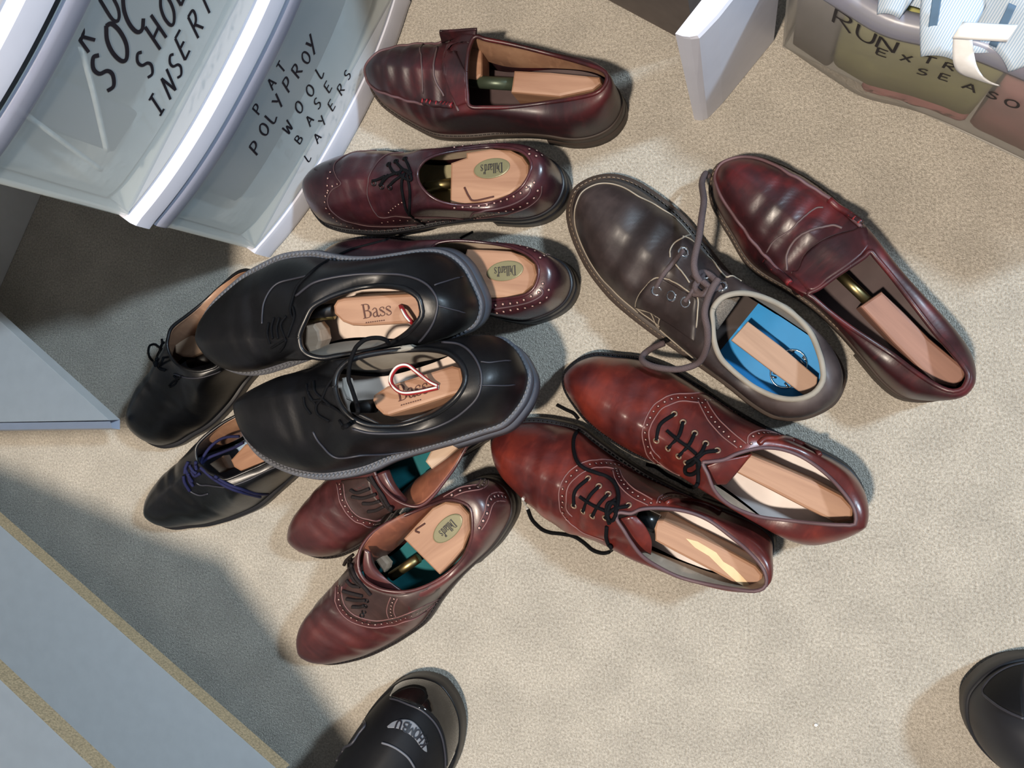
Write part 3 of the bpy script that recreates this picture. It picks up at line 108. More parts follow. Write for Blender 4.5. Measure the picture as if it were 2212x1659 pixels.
 'S9':{'L':0.3013,'out':[(0.0,0.0),(0.0036,0.0135),(0.0121,0.0234),(0.0271,0.0305),(0.0482,0.0363),(0.0753,0.0382),(0.1055,0.0402),(0.1356,0.0454),(0.1657,0.0537),(0.1959,0.0526),(0.217,0.0498),(0.2411,0.0448),(0.2622,0.0373),(0.2802,0.0283),(0.2923,0.0183),(0.2989,0.0084),(0.3013,0.0),(0.2989,-0.0091),(0.2923,-0.0193),(0.2802,-0.0284),(0.2622,-0.0337),(0.2411,-0.0379),(0.217,-0.0401),(0.1959,-0.0388),(0.1657,-0.0326),(0.1356,-0.0277),(0.1055,-0.0277),(0.0753,-0.0302),(0.0482,-0.0322),(0.0271,-0.0302),(0.0121,-0.0233),(0.0036,-0.0135)],'mouth':[(0.0224,-0.0025,0.08),(0.0305,0.0102,0.0793),(0.0429,0.0205,0.0764),(0.0624,0.0281,0.0704),(0.0857,0.0304,0.07),(0.1068,0.027,0.0786),(0.123,0.0194,0.0861),(0.1368,0.0068,0.0907),(0.1444,-0.0051,0.0919),(0.1473,-0.0149,0.092),(0.1456,-0.0248,0.092),(0.138,-0.0348,0.091),(0.1282,-0.0412,0.0881),(0.1147,-0.0444,0.0824),(0.0973,-0.0426,0.0742),(0.078,-0.0369,0.0684),(0.0544,-0.0297,0.0728),(0.0361,-0.0226,0.0782),(0.0259,-0.0129,0.0799)],'th':10,'hh':0.028,'ts':0.012,'toeH':0.036,'welt':0.004,'loc':(-0.2326,-0.1082,0.0),'rot':(0,-0.0,-2.4536),'crease':((0.66,1.5,0.0034,0.007),(0.72,-1.2,0.0028,0.006),(0.6,2.0,0.0022,0.006),(0.78,0.5,0.0016,0.005)),'det':[('broguing','dots',{'sp':0.0062,'r':0.0013},[(0.1835,-0.026,0.0755),(0.188,-0.0189,0.0786),(0.1951,-0.008,0.0747),(0.1976,0.0031,0.0677),(0.1923,0.0134,0.0655),(0.1864,0.021,0.0638),(0.1805,0.0266,0.0593),(0.1718,0.0311,0.0581),(0.1597,0.0351,0.0618),(0.1509,0.0375,0.0642),(0.1433,0.04,0.0617),(0.1401,0.0417,0.0503),(0.1399,0.0428,0.0318),(0.1395,0.0429,0.014)]),('stitching','seam',{'r':0.0006,'m':'thread'},[(0.1891,-0.0284,0.0703),(0.1914,-0.0209,0.0778),(0.2003,-0.0093,0.0726),(0.202,0.0034,0.0674),(0.1976,0.015,0.0624),(0.189,0.0242,0.0609),(0.176,0.0341,0.0522),(0.1564,0.0407,0.0562),(0.148,0.0445,0.0369),(0.1432,0.0439,0.012)]),('stitching','seam',{'r':0.0006,'m':'thread'},[(0.1774,-0.0234,0.081),(0.1849,-0.0167,0.0788),(0.19,-0.0073,0.0759),(0.1911,0.0027,0.0711),(0.1864,0.0128,0.0679),(0.177,0.0241,0.0617),(0.1583,0.0318,0.0657),(0.1379,0.0373,0.0705),(0.1306,0.0402,0.0518),(0.1365,0.0423,0.0125)]),('broguing','dots',{'sp':0.0055,'r':0.0014},[(0.1362,0.018,0.0863),(0.1459,0.021,0.0804),(0.155,0.0251,0.0725),(0.1617,0.0303,0.0649)]),('stitching','seam',{'r':0.0006,'m':'thread'},[(0.1379,0.015,0.0868),(0.1499,0.0186,0.079),(0.1593,0.0226,0.0713),(0.1661,0.0285,0.0637)]),('stitching','seam',{'r':0.0006,'m':'thread'},[(0.1331,0.02,0.0866),(0.1429,0.0228,0.0811),(0.1518,0.027,0.0734),(0.1573,0.0321,0.0662)]),('broguing','dots',{'sp':0.008,'r':0.0019},[(0.03,-0.0235,0.0778),(0.0205,-0.0214,0.0759),(0.0134,-0.0176,0.0723),(0.0087,-0.0145,0.0649),(0.0076,-0.0155,0.0521),(0.0109,-0.02,0.032)]),('stitching','seam',{'r':0.0006,'m':'thread'},[(0.0389,-0.0277,0.0754),(0.029,-0.0261,0.0754),(0.0205,-0.0244,0.0708),(0.0135,-0.0203,0.0654),(0.0103,-0.0183,0.0576),(0.0146,-0.0228,0.0316),(0.0155,-0.0234,0.03)]),('stitching','seam',{'r':0.0006,'m':'thread'},[(0.0286,-0.0213,0.0786),(0.02,-0.0188,0.0775),(0.0118,-0.0144,0.0734),(0.0074,-0.0116,0.0661),(0.0058,-0.0123,0.0517),(0.0089,-0.018,0.03)]),('broguing','dots',{'sp':0.0075,'r':0.0019},[(0.003,0.0063,0.0387),(0.0027,0.0039,0.0463),(0.0029,0.0021,0.0532),(0.004,0.001,0.0618),(0.0063,0.002,0.07),(0.0089,0.0043,0.0736),(0.0121,0.0084,0.075),(0.0163,0.0115,0.0765),(0.0197,0.0129,0.0774),(0.0275,0.0161,0.078)]),('stitching','seam',{'r':0.0006,'m':'thread'},[(0.0022,0.0026,0.0357),(0.0025,-0.0013,0.0498),(0.0042,-0.0024,0.0634),(0.0067,-0.0003,0.0719),(0.0107,0.0043,0.0756),(0.015,0.0082,0.0772),(0.022,0.0118,0.0784),(0.0283,0.0146,0.0785)]),('stitching','seam',{'r':0.0006,'m':'thread'},[(0.0042,0.0098,0.0405),(0.0046,0.0061,0.0592),(0.007,0.0068,0.0679),(0.0106,0.01,0.0721),(0.0156,0.0141,0.0745),(0.022,0.0172,0.0762),(0.0275,0.0188,0.0769)]),('shoelace','lace',{'r':0.0017},[(0.2021,-0.0517,-0.0),(0.2032,-0.0494,-0.0),(0.2044,-0.0472,0.0),(0.1612,-0.0343,0.0757),(0.1588,-0.0315,0.0813),(0.1578,-0.029,0.0843),(0.1573,-0.0266,0.0865),(0.157,-0.0243,0.0882),(0.1574,-0.0221,0.0884),(0.1579,-0.0199,0.0878),(0.1578,-0.0177,0.0875),(0.1574,-0.0155,0.0872),(0.1566,-0.0134,0.0872),(0.1551,-0.0113,0.0875),(0.1537,-0.0093,0.0878),(0.1534,-0.0071,0.0875),(0.1536,-0.0049,0.0867),(0.1541,-0.0028,0.0858),(0.1547,-0.0007,0.0847)]),('shoelace','lace',{'r':0.0017},[(0.1985,-0.0509,0.0),(0.2001,-0.0483,0.0),(0.1563,-0.0346,0.0784),(0.1546,-0.0315,0.0836),(0.1538,-0.0285,0.0866),(0.1533,-0.0257,0.0888),(0.1534,-0.0229,0.0896),(0.1539,-0.0203,0.0891),(0.1541,-0.0176,0.0888),(0.1539,-0.0149,0.0885),(0.1537,-0.0122,0.0883),(0.1537,-0.0095,0.0878),(0.1538,-0.0068,0.0872),(0.154,-0.0042,0.0863),(0.1543,-0.0015,0.0852),(0.1548,0.0011,0.0839)]),('shoelace','lace',{'r':0.0017},[(0.1667,-0.0248,0.0844),(0.1647,-0.0173,0.0854),(0.1579,-0.0113,0.0862)]),('shoelace','lace',{'r':0.0017},[(0.1786,-0.0196,0.0816),(0.1719,-0.0117,0.0816),(0.1641,-0.0031,0.0815)]),('shoelace','lace',{'r':0.0017},[(0.1825,-0.0115,0.0776),(0.1749,-0.0046,0.0777),(0.1655,0.0014,0.0794)]),('shoelace','lace',{'r':0.0017},[(0.185,-0.0024,0.0738),(0.1783,0.0026,0.0729),(0.1724,0.0042,0.0753)]),('shoelace','lace',{'r':0.0017},[(0.2098,-0.05,0.0),(0.2034,-0.0526,-0.0),(0.1931,-0.0524,0.0)]),('eyelet','eyelet',{'r':0.002,'m':'darkmetal'},[(0.1655,0.0023,0.079)]),('eyelet','eyelet',{'r':0.002,'m':'darkmetal'},[(0.1725,0.0051,0.0749)]),('eyelet','eyelet',{'r':0.002,'m':'darkmetal'},[(0.1801,0.008,0.0699)]),('eyelet','eyelet',{'r':0.002,'m':'darkmetal'},[(0.1849,0.0097,0.0692)]),('tongue','free',{'m':'leather'},[[(0.1293,-0.0362,0.09),(0.1414,-0.0253,0.088),(0.1495,-0.0142,0.084),(0.1512,-0.0051,0.076)],[(0.1276,-0.032,0.088),(0.1356,-0.0212,0.088),(0.1406,-0.0094,0.084),(0.1435,0.0036,0.076)],[(0.1307,-0.032,0.082),(0.1359,-0.0166,0.082),(0.1351,-0.0006,0.078),(0.1323,0.0161,0.072)]]),('facing','patch',{'off':0.0003},[[(0.1868,-0.0339,0.0614),(0.1863,-0.0207,0.0782),(0.1936,-0.0089,0.0756),(0.1976,0.0031,0.0677),(0.1899,0.0154,0.0658),(0.1799,0.0261,0.0597),(0.162,0.0335,0.0619),(0.142,0.0388,0.0656),(0.1377,0.0419,0.0415),(0.1389,0.0428,0.014)],[(0.1491,-0.0332,0.0848),(0.1508,-0.0232,0.0904),(0.1524,-0.0154,0.0893),(0.1497,-0.0055,0.089),(0.1414,0.0065,0.0888),(0.1314,0.0158,0.0881),(0.123,0.0214,0.0859),(0.1129,0.0256,0.0815),(0.1061,0.0283,0.0785),(0.0958,0.0299,0.0736)]])],'tree':{'blocks':[('heel_block',[(0.1008,-0.0225),(0.0793,-0.0253),(0.0576,-0.0276),(0.0425,-0.0243),(0.0317,-0.0138),(0.0305,-0.0003),(0.0391,0.0122),(0.0564,0.0216),(0.0739,0.0247),(0.0923,0.0265)],0.07,0.036,'cedar'),('toe_block',[(0.1474,-0.0353),(0.1413,-0.0276),(0.14,-0.0151),(0.1447,-0.0118),(0.1509,-0.0112),(0.1508,-0.0277)],0.048,0.036,'palewood')],'tube':([(0.1469,-0.0036,0.046),(0.1095,-0.0003,0.05)],0.005,'brass'),'badge':[(0.0565,-0.0026,0.0703),(0.0382,-0.0038,0.0703),(0.0547,0.0037,0.0703),(0.0488,-0.0029,0.0703),(0.0674,-0.0014,0.0703)],'groove':[(0.0723,-0.0202,0.0706),(0.0843,-0.021,0.0706),(0.0826,-0.0166,0.0706)]}},
 'S10':{'L':0.2861,'out':[(0.0,0.0),(0.0034,0.013),(0.0114,0.0228),(0.0257,0.0307),(0.0458,0.0351),(0.0715,0.0368),(0.1001,0.039),(0.1287,0.0442),(0.1573,0.0538),(0.186,0.0626),(0.206,0.058),(0.2289,0.0511),(0.2489,0.0425),(0.2661,0.0328),(0.2775,0.0213),(0.2838,0.0097),(0.2861,0.0),(0.2838,-0.0082),(0.2775,-0.0173),(0.2661,-0.0263),(0.2489,-0.0338),(0.2289,-0.0387),(0.206,-0.0412),(0.186,-0.0355),(0.1573,-0.0282),(0.1287,-0.0227),(0.1001,-0.0214),(0.0715,-0.0221),(0.0458,-0.0227),(0.0257,-0.022),(0.0114,-0.0179),(0.0034,-0.0118)],'mouth':[(0.0023,0.0082,0.084),(0.0076,0.0168,0.0837),(0.0212,0.0233,0.0802),(0.0435,0.0324,0.0716),(0.0677,0.0375,0.0698),(0.0874,0.0339,0.0777),(0.104,0.0274,0.086),(0.1168,0.0176,0.0915),(0.1256,0.0097,0.094),(0.1345,0.0024,0.095),(0.1346,-0.0036,0.095),(0.1249,-0.0068,0.0939),(0.1174,-0.0136,0.0917),(0.1013,-0.0192,0.0847),(0.0818,-0.0216,0.075),(0.0628,-0.0199,0.0687),(0.042,-0.0152,0.0722),(0.024,-0.0108,0.0792),(0.009,-0.0032,0.0835)],'th':9,'hh':0.026,'ts':0.012,'toeH':0.038,'welt':0.004,'loc':(0.0188,-0.1548,0.004),'rot':(-0.10471975511965978,-0.0,2.7888),'crease':((0.66,1.5,0.0034,0.007),(0.72,-1.2,0.0028,0.006),(0.6,2.0,0.0022,0.006),(0.78,0.5,0.0016,0.005)),'det':[('broguing','dots',{'sp':0.0066,'r':0.0013},[(0.1797,0.031,0.0654),(0.1859,0.0246,0.0664),(0.1871,0.0157,0.0719),(0.1894,0.0066,0.0754),(0.19,-0.0031,0.0752),(0.187,-0.012,0.0719),(0.1825,-0.02,0.0679),(0.1755,-0.0249,0.0609),(0.1676,-0.0262,0.0489),(0.1604,-0.025,0.0352),(0.1533,-0.0233,0.0219),(0.1434,-0.0213,0.014),(0.1353,-0.0201,0.012)]),('stitching','seam',{'r':0.0006,'m':'thread'},[(0.1764,0.0324,0.0656),(0.1869,0.027,0.0649),(0.1903,0.0175,0.0705),(0.1929,0.0065,0.0757),(0.1934,-0.0043,0.0744),(0.191,-0.0133,0.0692),(0.1851,-0.0219,0.0656),(0.1769,-0.0268,0.0549),(0.1686,-0.0269,0.0365),(0.1589,-0.0245,0.0176),(0.144,-0.0214,0.012)]),('stitching','seam',{'r':0.0006,'m':'thread'},[(0.1749,0.0245,0.0704),(0.1818,0.0201,0.0712),(0.1838,0.0111,0.0759),(0.1858,0.0029,0.0779),(0.1856,-0.0046,0.0767),(0.1827,-0.0116,0.0744),(0.1785,-0.0178,0.0696),(0.172,-0.0233,0.0644),(0.1638,-0.0251,0.0547),(0.1569,-0.0246,0.0475)]),('stitching','seam',{'r':0.0006,'m':'thread'},[(0.1797,0.031,0.0654),(0.1671,0.0362,0.0635),(0.152,0.0348,0.0697),(0.1409,0.0334,0.0719)]),('broguing','dots',{'sp':0.0062,'r':0.0013},[(0.1559,-0.0244,0.0449),(0.1496,-0.0235,0.0604),(0.1439,-0.0223,0.069),(0.1382,-0.0209,0.075),(0.1318,-0.0201,0.0793),(0.1258,-0.0196,0.0822),(0.1195,-0.0194,0.0842),(0.1127,-0.0192,0.0855)]),('stitching','seam',{'r':0.0006,'m':'thread'},[(0.1569,-0.0246,0.0537),(0.1515,-0.0226,0.0659),(0.145,-0.0202,0.0734),(0.137,-0.0182,0.0795),(0.1278,-0.0172,0.0845),(0.1196,-0.0173,0.0868),(0.1142,-0.0172,0.0878)]),('stitching','seam',{'r':0.0006,'m':'thread'},[(0.1537,-0.0237,0.0377),(0.1472,-0.0233,0.0551),(0.1399,-0.0226,0.0662),(0.1314,-0.0219,0.0741),(0.1227,-0.0218,0.078),(0.1129,-0.0216,0.0818)]),('broguing','dots',{'sp':0.0066,'r':0.0013},[(0.1064,-0.0217,0.082),(0.1057,-0.0226,0.0704),(0.1021,-0.0203,0.0463),(0.0951,-0.0198,0.0319),(0.0876,-0.0198,0.022),(0.0784,-0.0201,0.026)]),('stitching','seam',{'r':0.0006,'m':'thread'},[(0.1084,-0.0207,0.0838),(0.1089,-0.022,0.0669),(0.1047,-0.0196,0.0361),(0.0946,-0.0196,0.022),(0.0821,-0.02,0.0231)]),('heel_collar','seam',{'r':0.0025,'m':'leather'},[(0.1005,-0.0223,0.08),(0.0914,-0.0206,0.0474),(0.0797,-0.0202,0.0314),(0.0668,-0.0204,0.0277),(0.0558,-0.0208,0.0325)]),('shoelace','lace',{'r':0.0017},[(0.1724,-0.0148,0.073),(0.1785,-0.0021,0.0803),(0.1757,0.012,0.0781)]),('shoelace','lace',{'r':0.0017},[(0.1604,-0.0136,0.0788),(0.1645,-0.0034,0.0836),(0.1661,0.0132,0.0789)]),('shoelace','lace',{'r':0.0017},[(0.1499,-0.0116,0.0832),(0.1536,-0.0023,0.0878),(0.1564,0.0124,0.0833)]),('shoelace','lace',{'r':0.0017},[(0.1294,-0.0108,0.0884),(0.1399,-0.004,0.0926),(0.1446,0.007,0.0898)]),('eyelet','eyelet',{'r':0.0023,'m':'eyelet_ring'},[(0.1724,-0.0148,0.073)]),('eyelet','eyelet',{'r':0.0023,'m':'eyelet_ring'},[(0.1604,-0.0136,0.0788)]),('eyelet','eyelet',{'r':0.0023,'m':'eyelet_ring'},[(0.1499,-0.0116,0.0832)]),('eyelet','eyelet',{'r':0.0023,'m':'eyelet_ring'},[(0.1294,-0.0108,0.0884)]),('eyelet','eyelet',{'r':0.0023,'m':'eyelet_ring'},[(0.1757,0.012,0.0781)]),('eyelet','eyelet',{'r':0.0023,'m':'eyelet_ring'},[(0.1661,0.0132,0.0789)]),('eyelet','eyelet',{'r':0.0023,'m':'eyelet_ring'},[(0.1564,0.0124,0.0833)]),('eyelet','eyelet',{'r':0.0023,'m':'eyelet_ring'},[(0.1446,0.007,0.0898)]),('shoelace','lace',{'r':0.0015},[(0.1731,0.0008,0.0815),(0.1711,0.0012,0.0818),(0.169,0.0013,0.0828),(0.167,0.0014,0.0839),(0.1649,0.0015,0.0849),(0.1628,0.0015,0.0859),(0.1607,0.0015,0.0868),(0.1587,0.0015,0.0874),(0.1567,0.0015,0.0881),(0.1546,0.0014,0.0887),(0.1526,0.0013,0.0892),(0.1506,0.0011,0.0898),(0.1486,0.0009,0.0904),(0.1466,0.0007,0.091),(0.1445,0.0004,0.0916),(0.1425,-0.0001,0.0922)]),('shoelace','lace',{'r':0.0018},[(0.1424,-0.0106,0.0856),(0.143,-0.0089,0.0876),(0.1438,-0.0072,0.0892),(0.1443,-0.0052,0.0903),(0.1443,-0.003,0.0911),(0.144,-0.0007,0.0915),(0.1434,0.0015,0.0921),(0.1426,0.0037,0.0921),(0.1412,0.0057,0.0916),(0.1392,0.0066,0.0916),(0.1373,0.0049,0.0931),(0.1366,0.0021,0.0943),(0.1364,-0.0004,0.0948),(0.1365,-0.0028,0.0945),(0.1372,-0.0047,0.0933),(0.1383,-0.0063,0.0916),(0.1398,-0.0076,0.0897),(0.1419,-0.0082,0.0887),(0.1442,-0.0077,0.0887),(0.1461,-0.0064,0.089),(0.1466,-0.0043,0.0897),(0.1462,-0.0022,0.0905),(0.1455,-0.0001,0.0912),(0.1446,0.0019,0.0918),(0.1435,0.0041,0.0916),(0.1422,0.0062,0.0909),(0.1409,0.0083,0.0901),(0.1395,0.0105,0.0892)]),('shoelace','lace',{'r':0.0018},[(0.1375,-0.0019,0.0942),(0.1377,-0.0045,0.0932),(0.1381,-0.0068,0.0911),(0.1387,-0.0089,0.0884),(0.1396,-0.0109,0.0856),(0.1407,-0.0128,0.0827),(0.1421,-0.0146,0.0797),(0.1437,-0.0164,0.0772),(0.1456,-0.0181,0.075),(0.1479,-0.0195,0.0727),(0.1504,-0.0205,0.0703),(0.1533,-0.0211,0.0682),(0.1563,-0.0214,0.0667),(0.1593,-0.0215,0.0661),(0.1621,-0.0216,0.0666),(0.1649,-0.0217,0.0678),(0.1678,-0.0216,0.0681),(0.1709,-0.0213,0.0676),(0.1739,-0.0209,0.0668),(0.1769,-0.0207,0.0665),(0.1799,-0.021,0.0666),(0.1828,-0.0216,0.0663),(0.1857,-0.0223,0.0651),(0.1885,-0.0234,0.0628),(0.1911,-0.0247,0.0599),(0.1934,-0.0263,0.0568),(0.1956,-0.028,0.0535),(0.1976,-0.0297,0.05),(0.1995,-0.0315,0.0458),(0.2013,-0.0332,0.041),(0.203,-0.0347,0.035),(0.2045,-0.0361,0.0277),(0.2056,-0.037,0.0184),(0.2096,-0.0339,-0.0076)]),('shoelace','lace',{'r':0.0018},[(0.1411,0.0152,0.0858),(0.1406,0.0187,0.0836),(0.1401,0.0222,0.0814),(0.1395,0.0258,0.0791),(0.1385,0.0295,0.0758),(0.137,0.0325,0.0738),(0.1351,0.0348,0.0727),(0.1327,0.0362,0.0725),(0.1377,0.0649,0.0028),(0.1394,0.0676,0.0031),(0.1419,0.0696,0.0033),(0.1447,0.071,0.0034),(0.1477,0.0718,0.0035),(0.1508,0.0722,0.0036),(0.1539,0.0722,0.0036),(0.157,0.0718,0.0035),(0.1599,0.0708,0.0034),(0.1628,0.0698,0.0033),(0.1657,0.0689,0.0032),(0.1687,0.0682,0.0031),(0.1718,0.0676,0.0031),(0.1749,0.0672,0.003),(0.178,0.0672,0.003),(0.1812,0.0676,0.0031),(0.1843,0.0684,0.0032),(0.1874,0.0692,0.0033),(0.1905,0.0701,0.0033),(0.1936,0.0711,0.0035),(0.1967,0.0721,0.0036),(0.1998,0.073,0.0036),(0.203,0.0735,0.0037),(0.2062,0.0738,0.0037),(0.2094,0.0736,0.0037),(0.2125,0.0729,0.0036),(0.2155,0.0719,0.0035),(0.2184,0.0707,0.0034),(0.2213,0.0693,0.0033),(0.2239,0.0675,0.0031),(0.2262,0.0653,0.0028),(0.2282,0.0629,0.0026),(0.2303,0.0605,0.0023)]),('shoelace','lace',{'r':0.0017},[(0.2132,-0.0438,-0.0086),(0.2151,-0.0449,-0.0087),(0.217,-0.0461,-0.0089),(0.219,-0.047,-0.009),(0.2211,-0.0476,-0.009),(0.2233,-0.0478,-0.009),(0.2256,-0.0479,-0.0091),(0.2278,-0.048,-0.0091),(0.2301,-0.0482,-0.0091),(0.2323,-0.0485,-0.0091),(0.2345,-0.0487,-0.0091),(0.2368,-0.049,-0.0092),(0.239,-0.0493,-0.0092)]),('aglet','lace',{'r':0.0016,'m':'clear'},[(0.2303,0.0605,0.0023),(0.2349,0.0564,0.0019),(0.2279,0.0344,0.0498)]),('tongue','free',{'m':'leather'},[[(0.1334,0.004,0.088),(0.1267,0.0161,0.084),(0.1172,0.0278,0.078),(0.11,0.0357,0.07)],[(0.1267,-0.0022,0.09),(0.119,0.0059,0.088),(0.111,0.0164,0.083),(0.1047,0.0273,0.075)],[(0.1216,-0.004,0.086),(0.1106,0.0021,0.084),(0.1016,0.0131,0.08),(0.0984,0.0276,0.072)]])],'tree':{'blocks':[('heel_block',[(0.1048,-0.0006),(0.1042,0.0075),(0.1,0.0176),(0.0811,0.0196),(0.0529,0.0221),(0.0279,0.0244),(0.0103,0.0245),(0.0036,0.0158),(0.0056,0.0071),(0.0135,0.0025),(0.037,-0.0004),(0.0618,-0.0023),(0.0986,-0.0036)],0.066,0.034,'cedar')],'tube':([(0.1207,0.0037,0.058),(0.1028,0.0038,0.06)],0.009,'blackplastic'),'streak':[(0.0756,0.0038,0.0662),(0.0652,0.0023,0.0662),(0.0476,0.005,0.0662),(0.0394,0.0102,0.0662),(0.0301,0.0115,0.0662),(0.0196,0.0163,0.0662),(0.0102,0.0215,0.0662),(0.0157,0.0235,0.0662),(0.0236,0.0223,0.0662),(0.0398,0.016,0.0662),(0.052,0.0105,0.0662),(0.0656,0.0083,0.0662)]}},
